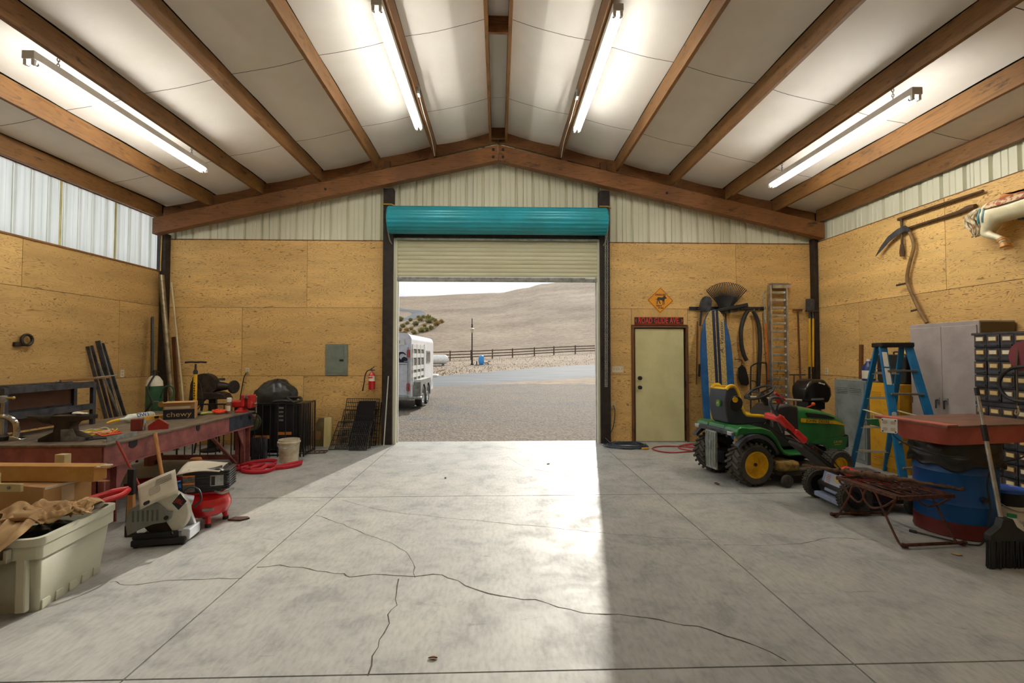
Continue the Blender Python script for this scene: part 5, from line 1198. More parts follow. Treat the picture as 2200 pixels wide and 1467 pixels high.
for k in range(4): MB().box(-.075+.046*k,-.063+.046*k,-.018,-.005,-.004,.012).build('toggle', bpy.data.materials['receptacle'], sw, 0)

# ================================================================ back wall right of the opening
YW = YB - .004
def wp(px, py, d=0.0): return atY(px, py, YW - d)
p = wp(1418.5, 645)
ds = thing('dingo_sign', 'yellow diamond sign with a black dingo above the door', 'sign', (p.x, YW, p.z), 0, rot=(0, R(1.5), 0))
SH = .243
M['sign_y'] = pm('sign_amber', c(236,160,30), .45, 0, c(226,148,24)); M['sign_k'] = pm('sign_black', c(46,34,18), .5)
MB().prism([(0,SH),(SH,0),(0,-SH),(-SH,0)], -.006, 0, 'xz').build('plate', M['sign_y'], ds, 0)
def dframe(a, b, d): 
    m = MB(); o = [(0,a),(a,0),(0,-a),(-a,0)]; i = [(0,b),(b,0),(0,-b),(-b,0)]
    for k in range(4): m.prism([o[k], o[(k+1)%4], i[(k+1)%4], i[k]], -d, -.005, 'xz')
    return m
dframe(SH-.013, SH-.022, .0075).build('border', M['sign_k'], ds, 0)
dog = [(-.085,.012),(-.05,.018),(-.045,.035),(-.035,.045),(.03,.042),(.05,.05),(.058,.064),(.062,.078),(.07,.066),(.082,.072),(.088,.058),(.098,.046),(.112,.034),(.108,.024),(.09,.024),(.078,.016),(.074,-.005),(.074,-.035),(.076,-.066),(.082,-.072),(.068,-.074),(.064,-.036),(.056,-.012),(.052,-.04),(.054,-.078),(.058,-.084),(.044,-.085),(.042,-.04),(.038,-.008),(.01,-.002),(-.012,.0),(-.006,-.03),(.012,-.064),(.006,-.068),(-.006,-.06),(-.024,-.024),(-.034,.0),(-.04,-.02),(-.046,-.066),(-.04,-.072),(-.056,-.074),(-.056,-.04),(-.05,-.01),(-.052,.008),(-.085,.008)]
MB().prism(dog, -.0075, -.005, 'xz', Matrix.Translation((-.005,0,.006)) @ Matrix.Scale(1.1,4)).build('dingo_silhouette', M['sign_k'], ds, 0)
text('sign_word', 'DINGOES', .047, M['sign_k'], ds, (-.002,-.0072,.098), (pi/2,0,0), sx=.98, bold=.0012)
text('sign_word', 'NEXT', .040, M['sign_k'], ds, (-.022,-.0072,-.104), (pi/2,0,0), sx=1.05, bold=.001)
text('sign_word', '23 km', .040, M['sign_k'], ds, (.010,-.0072,-.142), (pi/2,0,0), sx=1.0, bold=.001)
a, b = wp(1363,681), wp(1468,697); w_, h_ = b.x-a.x, a.z-b.z
sg = thing('street_sign', 'dark street sign with red letters above the cream door', 'sign', ((a.x+b.x)/2, YW, (a.z+b.z)/2))
MB().box(-w_/2,w_/2,-.008,0,-h_/2,h_/2).build('plate', pm('sign_dark_brown', c(54,34,28), .5), sg, 0)
rdm = pm('sign_red', c(206,66,48), .5)
for z0 in (-h_/2, h_/2-.007): MB().box(-w_/2,w_/2,-.010,-.007,z0,z0+.007).build('edge_line', rdm, sg, 0)
text('sign_words', 'ROAD GLIDE AVE.', .148, rdm, sg, (0,-.009,.0), (pi/2,0,0), sx=.60, space=1.08, bold=.0035)
for s in (-1, 1): MB().prism([(s*(w_/2-.01),0),(s*(w_/2-.03),.035),(s*(w_/2-.04),.03),(s*(w_/2-.03),0),(s*(w_/2-.04),-.03),(s*(w_/2-.03),-.035)], -.0095, -.007, 'xz').build('arrow_mark', rdm, sg, 0)
# ---- outlet, extension cord and red hose
p = wp(1318,870); o = outlet((p.x,YW,p.z), 0, 'ivory outlet with a yellow plug between opening and door')
MB().cyl((0,-.045,-.02),(0,-.005,-.02),.018).build('plug', bpy.data.materials['plug_yellow'], o)
ec = thing('extension_cord', 'blue-grey extension cord coiled on the floor beside the door', 'cord', (0,0,0))
ecm = pm('blue_grey_cord', c(74,84,98), .45, 0, c(52,58,70))
MB().tube(bez([(p.x,YW-.045,p.z-.03),(p.x+.01,YW-.06,p.z-.15),(p.x-.03,YW-.07,p.z-.40),(p.x-.14,YW-.09,p.z-.58),(p.x-.18,YW-.14,.10),(p.x-.10,YW-.25,.02)]), .008, 6).build('drop_length', ecm, ec)
rg = random.Random(6); pts = []
for i in range(9*12):
    aa = 2*pi*i/12; r_ = 1+.16*rg.uniform(-1,1); k = i//12
    pts.append((2.22+.06*sin(k*1.7)+.33*r_*cos(aa)*(.9+.1*cos(k)), 7.82+.20*r_*sin(aa), .012+.009*(k % 5)+rg.uniform(0,.006)))
MB().tube(bez(pts, 3), .009, 6).build('coil', ecm, ec)
MB().tube([(2.40,7.58,.02),(2.52,7.585,.02)], .018, 8).build('connector', pm('connector_yellow', c(216,160,44), .5), ec)
rh = thing('red_air_hose', 'red air hose looped on the floor in front of the door', 'hose', (0,0,0))
rhm = pm('red_rubber_hose', c(172,58,62), .45, 0, c(146,44,50))
MB().tube(bez([(3.5,7.45,.012),(3.1,7.36,.012),(2.8,7.30,.012),(2.62,7.42,.012),(2.60,7.64,.012),(2.80,7.80,.012),(3.1,7.78,.014),(3.35,7.62,.03),(3.5,7.46,.035),(3.42,7.34,.02),(3.2,7.42,.012),(3.06,7.62,.012),(3.14,7.82,.012),(3.4,7.98,.014),(3.7,7.92,.014),(3.75,7.7,.02),(3.5,7.55,.03),(3.25,7.62,.03),(3.2,7.78,.02),(3.45,7.86,.03),(3.65,7.66,.04),(3.5,7.42,.05)], 6), .0105, 7).build('hose', rhm, rh)
MB().tube([(3.28,7.52,.03),(3.38,7.46,.035)], .014, 8).build('coupler', M['alu'], rh)
# ---- tool rail with hanging tools
rail = thing('tool_rail', 'black tool rail with hooks on the wall right of the door', 'rack', (0,0,0))
a, b = wp(1480,662), wp(1641,660)
MB().box(a.x,b.x,YW-.035,YW,a.z-.035,a.z+.025).build('rail', M['dark'], rail, 0, bevel=.006)
for px in (1497,1520,1548,1566,1600,1625,1637):
    q = wp(px,663); MB().tube([(q.x,YW-.03,q.z),(q.x,YW-.10,q.z-.02),(q.x,YW-.11,q.z+.02)], .006, 6).build('hook', M['rust'], rail)
for px in (1566,1617,1627): q = wp(px,668); MB().cyl((q.x,YW-.05,q.z-.02),(q.x,YW-.05,q.z+.03),.006,n=6).build('peg', pm('peg_tan', c(196,158,90), .5), rail)
sv_ = thing('round_shovel', 'shovel hung blade up with a pale wooden handle', 'shovel', (0,0,0))
def bl(u, v): # shovel blade
    return None
q = wp(1511,655,.10); dsh = MB()
prof = [(-.0,.26),(.05,.25),(.09,.20),(.105,.12),(.10,.02),(.06,-.02),(0,-.03),(-.06,-.02),(-.10,.02),(-.105,.12),(-.09,.20),(-.05,.25)]
dsh.prism([(x_*1.05,z_) for x_,z_ in prof], -.008, .0, 'xz').build('blade', M['rack'], sv_, 0, bevel=.003, loc=(q.x,q.y-.02,q.z-.10), rot=(R(8),R(14),0))
e1 = wp(1507,668,.08); e2 = wp(1504,700,.07); e3 = wp(1503,782,.06); e4 = wp(1502,809,.06)
MB().tube([e1,e2], .019, 8).build('socket', M['rack'], sv_); MB().tube([e2,e3], .018, 8).build('handle', M['ash'], sv_); MB().tube([e3,e4], .020, 8).build('grip', M['dark'], sv_)
tag(MB().tube([wp(1498,690,.03),wp(1496,826,.03)], .010, 6).build('thin_stake', M['timber_z'], None), 'thin brown stake hanging beside the shovel', 'stake')
lr = thing('leaf_rake', 'black fan leaf rake hung head up on the tool rail', 'rake', (0,0,0))
hub = wp(1560,668,.14); nt_ = 25
for k in range(nt_):
    an_ = R(90 + 42 - 84*k/(nt_-1)); La, Lb = .12, .62
    pa = hub + Vector((La*cos(an_),0,La*sin(an_)-.04)); pb = hub + Vector((Lb*cos(an_)*.86,-.01,Lb*sin(an_)*.86-.03))
    MB().tube([pa, pb, pb+Vector((.01*cos(an_),-.03,.012))], .0085, 5).build('tine', M['dark'], lr)
MB().prism([(-.11,.06),(.11,.06),(.21,.29),(0,.33),(-.21,.29)], -.010, .0, 'xz').build('web', M['dark'], lr, 0, loc=hub+Vector((0,.012,-.04)))
MB().tube([hub+Vector((0,.02,.02)), wp(1562,760,.10)], .016, 8).build('handle', M['timber_z'], lr)
pb_ = thing('push_broom', 'dark push broom head hung level below the leaf rake', 'broom', (0,0,0))
a, b = wp(1538,668,.20), wp(1606,654,.20)
MB().bar(a, b, .06, .05, (0,1,0)).build('block', M['dark'], pb_, 0, bevel=.008)
m = MB(); d_ = b-a
for k in range(46):
    q = a + d_*(k/45); m.tube([q+Vector((0,0,-.02)), q+Vector((random.uniform(-.012,.012),random.uniform(-.02,.02),-.085))], [.009,.005], 4)
m.build('bristles', M['dark'], pb_)['kind'] = 'stuff'
MB().tube([a.lerp(b,.3)+Vector((0,.02,0)), wp(1535,770,.10)], .014, 8).build('handle', M['timber_z'], pb_)
# ---- surfboard leaning on the wall
sf = thing('surfboard', 'blue surfboard with tan and navy stripes leaning on the wall', 'surfboard', (3.88,7.86,0), 0, rot=(R(-3.0),R(-.8),0))
LB = 2.40
def halfw(t):  # t 0..1 from tail to nose
    return .285*max(0.0, 1-abs((t-.46)/(.54 if t > .46 else .56))**3.4)**.55 if 0 < t < 1 else 0.0
out_ = [(-halfw(k/40)*(.9 if k else 0), LB*k/40) for k in range(41)]
poly = [(.06,0)] + [(max(halfw(k/40),.0)*1.0 + (.0), LB*k/40) for k in range(1,41)] + [(-halfw(k/40), LB*k/40) for k in range(39,0,-1)] + [(-.06,0)]
M['surf_blue'] = pm('surf_blue', c(34,92,150), .35, 0, c(26,72,122)); M['surf_tan'] = pm('speckled_tan', c(204,180,118), .5, 0, c(150,128,76), scale=40, detail=2); M['surf_navy'] = pm('surf_navy', c(34,44,72), .4)
def band(x0, x1, y0, y1, nm, mt, par):
    L_, R_ = [], []
    for k in range(1, 80):
        t = k/80; h_ = halfw(t)
        if h_ <= abs(x0)*.0 + max(0, min(abs(x0),abs(x1))*(1 if x0*x1 > 0 else 0)): continue
        L_.append((max(x0,-h_), LB*t)); R_.append((min(x1,h_), LB*t))
    return MB().prism(R_ + L_[::-1], y0, y1, 'xz').build(nm, M[mt], par, 0)
MB().prism(poly, -.03, .03, 'xz').build('board', M['surf_blue'], sf, 0, bevel=.012)
band(-.175,.155,-.034,-.029,'tan_deck','surf_tan',sf)
for x0, x1 in ((-.055,-.005),(.012,.058)): band(x0,x1,-.037,-.033,'navy_stripe','surf_navy',sf)
text('signature', 'A. Vasston', .085, M['surf_navy'], sf, (.10,-.036,1.88), (pi/2,R(-88),0), shear=.3, sx=1.5)
# ---- vacuum hoses, trimmer and other dark tools
def wall_tube(name, label, cat, pix, d, r, mat, grp=None):
    return tag(MB().tube(bez([wp(x_,y_,d) for x_,y_ in pix], 6), r, 9).build(name, mat, None, 180), label, cat, grp)
wall_tube('vacuum_hose', 'curved black hose hanging just right of the surfboard', 'hose', [(1606,668),(1598,684),(1592,710),(1593,740),(1598,762),(1604,774)], .10, .036, M['cord_black'])
wall_tube('vacuum_hose', 'straight black hose hanging left of the orange pruner', 'hose', [(1618,668),(1626,684),(1632,710),(1633,750),(1631,790),(1629,832)], .10, .034, M['cord_black'])
wall_tube('bamboo_cane', 'thin tan cane standing between the two black hoses', 'cane', [(1620,680),(1622,900)], .06, .008, M['ash'])
wall_tube('reaping_hook', 'small steel hook hanging at the surfboard edge', 'hook', [(1574,742),(1580,736),(1588,736)], .06, .006, M['galv'])
mf = thing('mud_flap', 'dark rubber flap hanging low between surfboard and trolley', 'flap', (0,0,0))
MB().prism([(wp(x_,y_).x, wp(x_,y_).z) for x_,y_ in ((1582,790),(1590,783),(1598,790),(1604,812),(1605,824),(1600,828),(1588,826),(1582,812))], YW-.07, YW-.055, 'xz').build('flap', M['dark'], mf, 0, bevel=.005)
MB().tube(bez([wp(1592,784,.06),wp(1594,775,.06),wp(1586,772,.06),wp(1578,772,.06)]), .006, 6).build('strap', M['dark'], mf)
ht_ = thing('hand_truck', 'black hand truck with a hooped handle standing behind the mower', 'hand truck', (0,0,0))
U = [wp(1613,900,.32),wp(1613,800,.20),wp(1616,786,.18),wp(1628,780,.17),wp(1642,780,.17),wp(1647,790,.18),wp(1648,900,.32)]
MB().tube(bez(U, 5), .013, 8).build('hoop_frame', M['black_metal'], ht_)
for px0, s in ((1613,1),(1648,1)):
    MB().tube(bez([wp(px0,818,.22),wp(px0+10,820,.24),wp(px0+14,830,.25),wp(px0+10,841,.26),wp(px0,842,.25)], 5), .010, 8).build('side_grip', M['black_metal'], ht_)
MB().tube([wp(1630,782,.17),wp(1631,905,.32)], .012, 8).build('centre_rail', M['black_metal'], ht_)
fx, fy = wp(1613,900,.32).x, YW-.42
MB().box(fx-.02,fx+.32,fy-.18,fy,.0,.02).build('toe_plate', M['black_metal'], ht_, 0)
for xx in (fx-.06, fx+.34): MB().lathe([(.03,-.025),(.11,-.025),(.125,0),(.11,.025),(.03,.025)], 18, Matrix.Translation((xx,fy+.06,.126)) @ Matrix.Rotation(pi/2,4,'Y')).build('wheel', M['cord_black'], ht_)
MB().tube([(fx,fy-.01,.02),wp(1613,900,.32)], .013, 8).tube([(fx+.3,fy-.01,.02),wp(1648,900,.32)], .013, 8).build('lower_frame', M['black_metal'], ht_)
op = thing('pole_pruner', 'orange pole pruner leaning beside the aluminium ramp', 'pruner', (0,0,0))
MB().tube([wp(1644,692,.10),wp(1649,760,.12),wp(1651,835,.14),wp(1652,935,.20)], .013, 8).build('pole', pm('pole_orange', c(214,110,36), .45), op)
MB().tube(bez([wp(1641,676,.09),wp(1643,660,.08),wp(1640,640,.07),wp(1645,625,.07)]), .012, 6).tube([wp(1642,668,.09),wp(1644,694,.10)], .016, 8).build('cutter_head', M['galv'], op)
MB().tube([wp(1638,672,.09),wp(1646,800,.12)], .003, 5).build('pull_cord', M['dark'], op)
# ---- aluminium loading ramp standing against the wall
rm = thing('loading_ramp', 'aluminium loading ramp with many rungs standing against the wall', 'ramp', (0,0,0))
def rp_(x_, z_): # ramp centre line: bowed out from the wall
    t = z_/2.9; y_ = YW-.07-.30*(1-t)**1.3-.03*sin(pi*t); return Vector((x_*(y_/YW), y_, z_))
xa, xb = wp(1655,700).x+.0, wp(1689,700).x
for xx, nm in ((xa,'side_rail'),(xb,'side_rail')):
    pts = [rp_(xx, 2.86*k/16) for k in range(17)]
    MB().ribbon(pts, .085, (0,1,0), .028).build(nm, M['alu'], rm, 60)
for k in range(19):
    z_ = .16+.1425*k; q = rp_((xa+xb)/2, z_)
    kx_ = q.y/YW; MB().box(xa*kx_+.012,xb*kx_-.012,q.y-.02,q.y+.02,z_-.024,z_+.024).build('rung', M['alu'], rm, 0, bevel=.006)
    MB().cyl((xb*kx_-.035,q.y-.03,z_),(xb*kx_-.035,q.y-.02,z_),.013,n=8).build('rivet', M['white'], rm)
q = rp_(xa, 2.86); MB().prism([(q.y+.04,2.80),(q.y-.05,2.80),(q.y-.05,2.86),(q.y-.01,2.90),(q.y+.06,2.90)], xa-.02, xb+.02, 'yz').build('top_lip', M['alu'], rm, 0, bevel=.004)
tkk = thing('tie_down_hooks', 'cluster of small metal hooks hanging on the lower ramp rungs', 'hooks', (0,0,0))
for k, (px, py) in enumerate(((1672,782),(1676,790),(1670,800),(1675,812),(1671,822),(1677,830))):
    q = wp(px,py,.30); MB().tube(bez([q+Vector((0,0,.03)),q+Vector((.01,0,.0)),q+Vector((-.012,0,-.03)),q+Vector((.012,0,-.04))],4), .006, 6).build('hook', pm('brassy_steel', c(140,112,64), .4, .5) if k == 0 else bpy.data.materials['brassy_steel'], tkk)
# ---- T-handled iron, crossbar and post-hole digger
ti = thing('tamper', 'brown T-headed tamper leaning left of the yellow post-hole digger', 'tamper', (0,0,0))
MB().tube([wp(1704,666,.05),wp(1723,666,.05)], .02, 8).build('head', M['timber_z'], ti); MB().tube([wp(1714,666,.05),wp(1720,820,.14),wp(1722,930,.20)], .015, 8).build('shaft', M['timber_z'], ti)
tr2 = thing('garden_rake', 'dark iron rake head level behind the outboard motor', 'rake', (0,0,0))
MB().tube([wp(1688,805,.06),wp(1730,805,.06)], .012, 8).build('crossbar', M['rack'], tr2); MB().tube([wp(1706,805,.06),wp(1706,940,.12)], .010, 8).build('shaft', M['rack'], tr2)
pd = thing('post_hole_digger', 'post-hole digger with two yellow handles hung in the corner', 'digger', (0,0,0))
for dx in (0, 8):
    MB().tube([wp(1739+dx,684,.10),wp(1739+dx,788,.10)], .016, 8).build('handle', pm('fibreglass_yellow', c(232,184,40), .4) if dx == 0 else bpy.data.materials['fibreglass_yellow'], pd)
    MB().tube([wp(1739+dx,788,.10),wp(1739+dx,815,.10)], .019, 8).build('grip', M['dark'], pd); MB().tube([wp(1739+dx,684,.10),wp(1740+dx*.7,664,.10)], .014, 8).build('socket', M['rack'], pd)
a = wp(1733,668,.13); b = wp(1757,642,.13)
MB().box(a.x,b.x-.08,a.y-.03,a.y+.03,a.z,b.z).build('clam_blade', M['rack'], pd, 0, bevel=.01); MB().box(b.x-.09,b.x,a.y+.02,a.y+.06,a.z-.0,b.z-.03).build('clam_blade', M['rack'], pd, 0, bevel=.01)
MB().tube([(a.x-.02,a.y,a.z+.0),(b.x,a.y,a.z+.0)], .018, 8).build('pivot', M['rack'], pd)
outlet((XR-.001,7.98,atX(1767,797,XR).z), -pi/2, 'ivory outlet on the right wall by the corner')
# ---- outboard motor on a stand
ob = thing('outboard_motor', 'black outboard motor clamped to a stand in the corner', 'outboard motor', (5.13,7.32,0), R(14))
gk_ = pm('gloss_black_cowl', c(26,26,28), .25, 0, c(20,20,22), coat=.3)
cw = [(-.24,.84),(.20,.80),(.27,.92),(.26,1.06),(.12,1.19),(-.14,1.19),(-.26,1.08),(-.27,.96)]
MB().prism(cw, -.15, .15, 'xz').build('cowl', gk_, ob, 30, bevel=.05, seg=3)
MB().box(-.20,.16,-.11,.11,.70,.84).build('pan', M['dark'], ob, 0, bevel=.02)
MB().prism([(-.08,.70),(.10,.70),(.09,.30),(.16,.12),(-.02,.12),(-.04,.30)], -.04, .04, 'xz').build('leg', M['dark'], ob, 0, bevel=.012)
MB().tube([(-.05,0,.14),(.18,0,.14)], [.05,.03], 12).build('gearcase', M['dark'], ob)
for k in range(5): MB().box(-.02+.026*k,-.002+.026*k,-.156,-.149,1.125-.006*k,1.145-.006*k).build('cowl_mark', M['white'], ob, 0)
MB().box(-.18,.08,-.155,-.148,.86,.89).build('cowl_trim', M['galv'], ob, 0)
MB().tube(bez([(-.15,-.14,.78),(-.30,-.16,.74),(-.42,-.15,.66),(-.50,-.14,.62)]), .012, 7).build('red_tiller_cord', pm('coral_red', c(206,60,44), .45), ob)
MB().ball((-.14,-.15,.80), .03).build('stop_knob', pm('orange_knob', c(230,100,48), .4), ob)
MB().bar((-.10,0,.62),(-.10,0,.66),.5,.05).bar((-.28,-.18,0),(-.16,-.10,.62),.04,.04).bar((.18,-.18,0),(.06,-.10,.62),.04,.04).bar((-.28,.18,0),(-.16,.10,.62),.04,.04).bar((.18,.18,0),(.06,.10,.62),.04,.04).build('stand', M['timber_z'], ob, 0)

# ================================================================ right wall: lockers, cabinet, card file
def louvres(m, x, y0, y1, z, n):
    for k in range(n): m.prism([(z+.024*k,0),(z+.024*k+.016,0),(z+.024*k+.004,-.008)], y0, y1, 'xy')
    return m
def locker(name, label, mat, x, y0, y1, h, depth):
    t = thing(name, label, 'locker', (x, y0, 0)); W_ = y1-y0
    MB().box(0,depth,0,W_,.0,h).build('body', mat, t, 0, bevel=.005)
    d = MB().box(-.012,.0,.02,W_-.02,.06,h-.03).build('door', mat, t, 0, bevel=.004)
    for z0 in (h-.20, .14):
        for (a_, b__) in ((.07,W_/2-.03),(W_/2+.03,W_-.07)):
            for k in range(4):
                MB().box(-.020,-.010,a_,b__,z0+.026*k,z0+.026*k+.010).build('louvre', mat, d, 0, bevel=.003)
    MB().box(-.03,-.01,W_-.07,W_-.045,h*.52,h*.52+.12).build('handle', M['galv'], d, 0, bevel=.004)
    return t
M['lk_grey'] = pm('grey_locker_paint', c(134,142,140), .5, 0, c(112,118,116), scale=4); M['lk_yel'] = pm('worn_yellow_paint', c(216,160,32), .5, 0, c(176,124,24), scale=6, lo=.5, hi=.72)
locker('locker', 'grey steel locker with louvres beside the outboard motor', M['lk_grey'], 5.30, 6.42, 7.03, 1.205, .52)
locker('locker', 'worn yellow steel locker behind the blue ladder', M['lk_yel'], 5.30, 5.87, 6.36, 1.19, .52)
# jug and case on the lockers
jg = thing('blue_jug', 'dark blue plastic jug with white label on the grey locker', 'jug', (5.44,6.53,1.207), .2)
MB().lathe([(.075,0),(.085,.01),(.085,.17),(.07,.22),(.03,.265),(.026,.29)], 18).build('jug_body', pm('navy_plastic', c(30,52,112), .35), jg)
MB().lathe([(.028,.285),(.028,.32),(0,.32)], 12).build('cap', M['white'], jg); MB().lathe([(.0865,.03),(.0865,.15)], 14, None, R(150), R(320)).build('label_wrap', M['paper'], jg)
MB().tube(bez([(.05,.05,.25),(.075,.07,.22),(.07,.07,.16)]), .012, 8).build('handle', bpy.data.materials['navy_plastic'], jg)
bc = thing('black_case', 'black hard case standing on the yellow locker', 'case', (5.52,6.12,1.192))
MB().prism(rrect(.46,.40,.06,5,0,.20), -.11, .11, 'yz').build('shell', M['dark'], bc, 30, bevel=.015); MB().tube(bez([(-.0,-.06,.395),(0,-.06,.43),(0,.06,.43),(0,.06,.395)]), .010, 8).build('handle', M['dark'], bc)
MB().box(-.115,.115,-.23,.23,.19,.205).build('seam', M['rack'], bc, 0)
yh = thing('yellow_hard_hat', 'yellow funnel cap on top of the black case', 'funnel', (5.50,5.98,1.595))
MB().lathe([(.065,0),(.07,.01),(.06,.05),(.04,.09),(.015,.12),(.015,.17),(0,.17)], 16).build('cone', bpy.data.materials['fibreglass_yellow'], yh)
tag(MB().bar((5.845,7.22,.0),(5.855,7.16,1.75),.05,.04).build('wall_batten', M['timber_z'], None, 0), 'dark timber batten standing against the right wall behind the jug', 'batten')
tag(MB().bar((5.86,7.05,1.51),(5.86,6.05,1.53),.03,.03).build('wall_shelf_rail', M['timber_y'], None, 0), 'thin brown rail on the right wall above the black case', 'rail')
# ---- two-door grey cabinet
M['cab'] = pm('taupe_cabinet_paint', c(172,162,158), .5, 0, c(156,146,142), scale=3)
cbn = thing('storage_cabinet', 'tall taupe steel cabinet with two doors on the right wall', 'cabinet', (5.44,4.975,0))
MB().box(0,.42,0,.87,0,1.98).build('cabinet_body', M['cab'], cbn, 0, bevel=.006)
for y0, y1, s in ((.022,.434,1),(.438,.848,-1)):
    d = MB().box(-.014,.0,y0,y1,.10,1.93).build('door', M['cab'], cbn, 0, bevel=.004)
    yk = y1-.05 if s > 0 else y0+.05
    MB().box(-.024,-.012,yk-.018,yk+.018,.98,1.06).build('latch_plate', M['galv'], d, 0); MB().tube([(-.02,yk,1.03),(-.05,yk,1.03),(-.05,yk,.93)], .009, 8).build('handle', M['rack'], d)
    yk2 = y0+.008 if s > 0 else y1-.008
    for z_ in (.3,1.0,1.7): MB().cyl((-.012,yk2,z_-.04),(-.012,yk2,z_+.04),.007,n=6).build('hinge', M['rack'], d)
MB().box(.01,.41,-.006,0,.08,1.96).build('side_plate', pm('brown_side', c(104,84,52), .5), cbn, 0)
# ---- card-file drawers
M['file'] = pm('charcoal_file', c(80,80,84), .5, .2, c(46,46,50), scale=8)
cf = thing('card_file', 'black card-file cabinet with rows of small labelled drawers', 'file cabinet', (5.25,3.53,0))
NC, CW, RH = 10, .131, .143; WF = NC*CW+.02
MB().box(.012,.60,0,WF,0,1.80).build('carcass', M['dark'], cf, 0)
MB().box(-.02,.62,-.015,WF+.015,1.80,1.825).build('top', M['file'], cf, 0, bevel=.004)
MB().box(-.006,.012,0,WF,1.045,1.085).build('middle_band', M['file'], cf, 0)
dmesh = MB().box(-.018,.012,.004,CW-.004,.004,RH-.004).mesh('drawer', 0); hmesh = MB().box(-.026,-.017,CW/2-.044,CW/2+.044,.068,.122).mesh('label_holder', 0); cmesh = MB().box(-.0275,-.025,CW/2-.034,CW/2+.034,.076,.114).mesh('label_card', 0); pmesh = MB().prism([(.020,-.032),(.038,-.018),(.012,-.018)], .012, CW-.012, 'xy').mesh('pull', 0)
pm2 = MB().box(-.030,-.016,.014,CW-.014,.018,.032).mesh('pull', 0)
cards = [pm('card_%d' % i, cc, .8) for i, cc in enumerate((c(236,226,184), c(238,212,150), c(240,236,214), c(228,196,130)))]
hm = pm('brass_holder', c(150,116,72), .45, .4)
dmesh.materials.append(M['file']); hmesh.materials.append(hm); pm2.materials.append(M['rack'])
rg = random.Random(4)
rows = [1.09+RH*k for k in range(4,-1,-1)] + [1.045-.004-RH*(k+1) for k in range(7)]
cms = []
for cc in cards: q = cmesh.copy(); q.materials.append(cc); cms.append(q)
for z_ in rows:
    for k in range(NC):
        d = bpy.data.objects.new('drawer', dmesh); COL.objects.link(d); d.parent = cf; d.location = (rg.uniform(-.004,.004), .01+CW*k, z_)
        for nm, me in (('label_holder', hmesh), ('label_card', rg.choice(cms)), ('pull', pm2)):
            q = bpy.data.objects.new(nm, me); COL.objects.link(q); q.parent = d
# reel and looped hose on the card file
rh2 = thing('hose_reel', 'dusky red hose reel with a black hose loop hanging before the card file', 'hose reel', (0,0,0))
q = atX(2210,765,5.12)
MB().lathe([(.03,-.03),(.15,-.03),(.15,-.02),(.09,-.01),(.09,.06),(.15,.07),(.15,.08),(.03,.08)], 26, Matrix.Translation((5.12,q.y,q.z)) @ Matrix.Rotation(pi/2,4,'Y')).build('drum', pm('dusky_red', c(130,56,62), .45), rh2)
MB().box(5.14,5.245,q.y-.03,q.y+.03,q.z-.05,q.z+.05).build('mount', M['rack'], rh2, 0)
lo_ = [atX(x_,y_,5.05) for x_,y_ in ((2205,787),(2172,792),(2152,808),(2147,828),(2160,850),(2185,861),(2225,862),(2260,845),(2262,810),(2235,790))]
MB().tube([v for v in bez(lo_ + [lo_[0]], 6)][:-1], .016, 8, closed=True).build('hose_loop', M['cord_black'], rh2)
MB().tube([atX(2188,742,5.10),atX(2184,790,5.07),atX(2186,840,5.05),atX(2186,872,5.05)], .008, 6).build('hanging_cord', pm('olive_cord', c(92,80,56), .6), rh2)
MB().tube(bez([atX(2186,872,5.05),atX(2189,880,5.05),atX(2186,890,5.05),atX(2181,888,5.05),atX(2184,880,5.05)],5), .009, 7).build('snap_clip', M['chrome'], rh2)
# ---- blue step ladder
M['lad'] = pm('ladder_blue', c(22,118,172), .45, 0, c(18,98,148), scale=5)
ld = thing('step_ladder', 'blue fibreglass step ladder standing open before the cabinets', 'ladder', (5.0,5.62,0), R(-8.7))
HL = 1.74
def rail_pts(fx, fy, tx, ty): return Vector((fx,fy,0)), Vector((tx,ty,HL-.06))
for s in (-1, 1):
    a, b = rail_pts(s*.245,-.53,s*.15,-.055); MB().bar(a,b,.09,.03,(0,1,0)).build('front_rail', M['lad'], ld, 0, bevel=.004)
    a2, b2 = rail_pts(s*.215,.53,s*.145,.06); MB().bar(a2,b2,.06,.026,(0,1,0)).build('rear_rail', M['lad'], ld, 0, bevel=.004)
    MB().bar((s*.20,-.27,.82),(s*.19,.27,.86),.035,.008).build('spreader', pm('pale_spreader', c(206,198,170), .5) if s < 0 else bpy.data.materials['pale_spreader'], ld, 0)
    MB().cbox((s*.247,-.53,.012),(.05,.10,.024)).build('foot', M['cord_black'], ld, 0)
for k in range(1,6):
    t_ = k/6; z_ = (HL-.06)*t_; yy = -.53+.475*t_; hw_ = .245-.095*t_
    MB().box(-hw_,hw_,yy-.035,yy+.045,z_-.022,z_).build('step', pm('worn_step', c(120,108,88), .6) if k == 1 else bpy.data.materials['worn_step'], ld, 0, bevel=.003)
for z_ in (.28, .62, 1.02, 1.35):
    t_ = z_/(HL-.06); yy = .53-.47*t_; hw_ = .215-.07*t_
    MB().box(-hw_,hw_,yy-.012,yy+.012,z_-.015,z_+.015).build('rear_brace', bpy.data.materials['pale_spreader'], ld, 0)
MB().box(-.19,.19,-.10,.10,HL-.06,HL).build('top_cap', M['dark'], ld, 0, bevel=.012)
for z0, z1 in ((1.44,1.62),(1.22,1.42)):
    a, b = rail_pts(-.245,-.53,-.15,-.055); q0, q1 = a.lerp(b, z0/(HL-.06)), a.lerp(b, z1/(HL-.06))
    MB().bar(q0+Vector((0,-.016,0)), q1+Vector((0,-.016,0)), .055, .006, (0,1,0)).build('label_sticker', M['paper'], ld, 0)
a, b = rail_pts(-.245,-.53,-.15,-.055); q = a.lerp(b,.52); MB().cyl(q+Vector((0,-.017,0)),q+Vector((0,-.022,0)),.028).build('round_sticker', M['white'], ld)
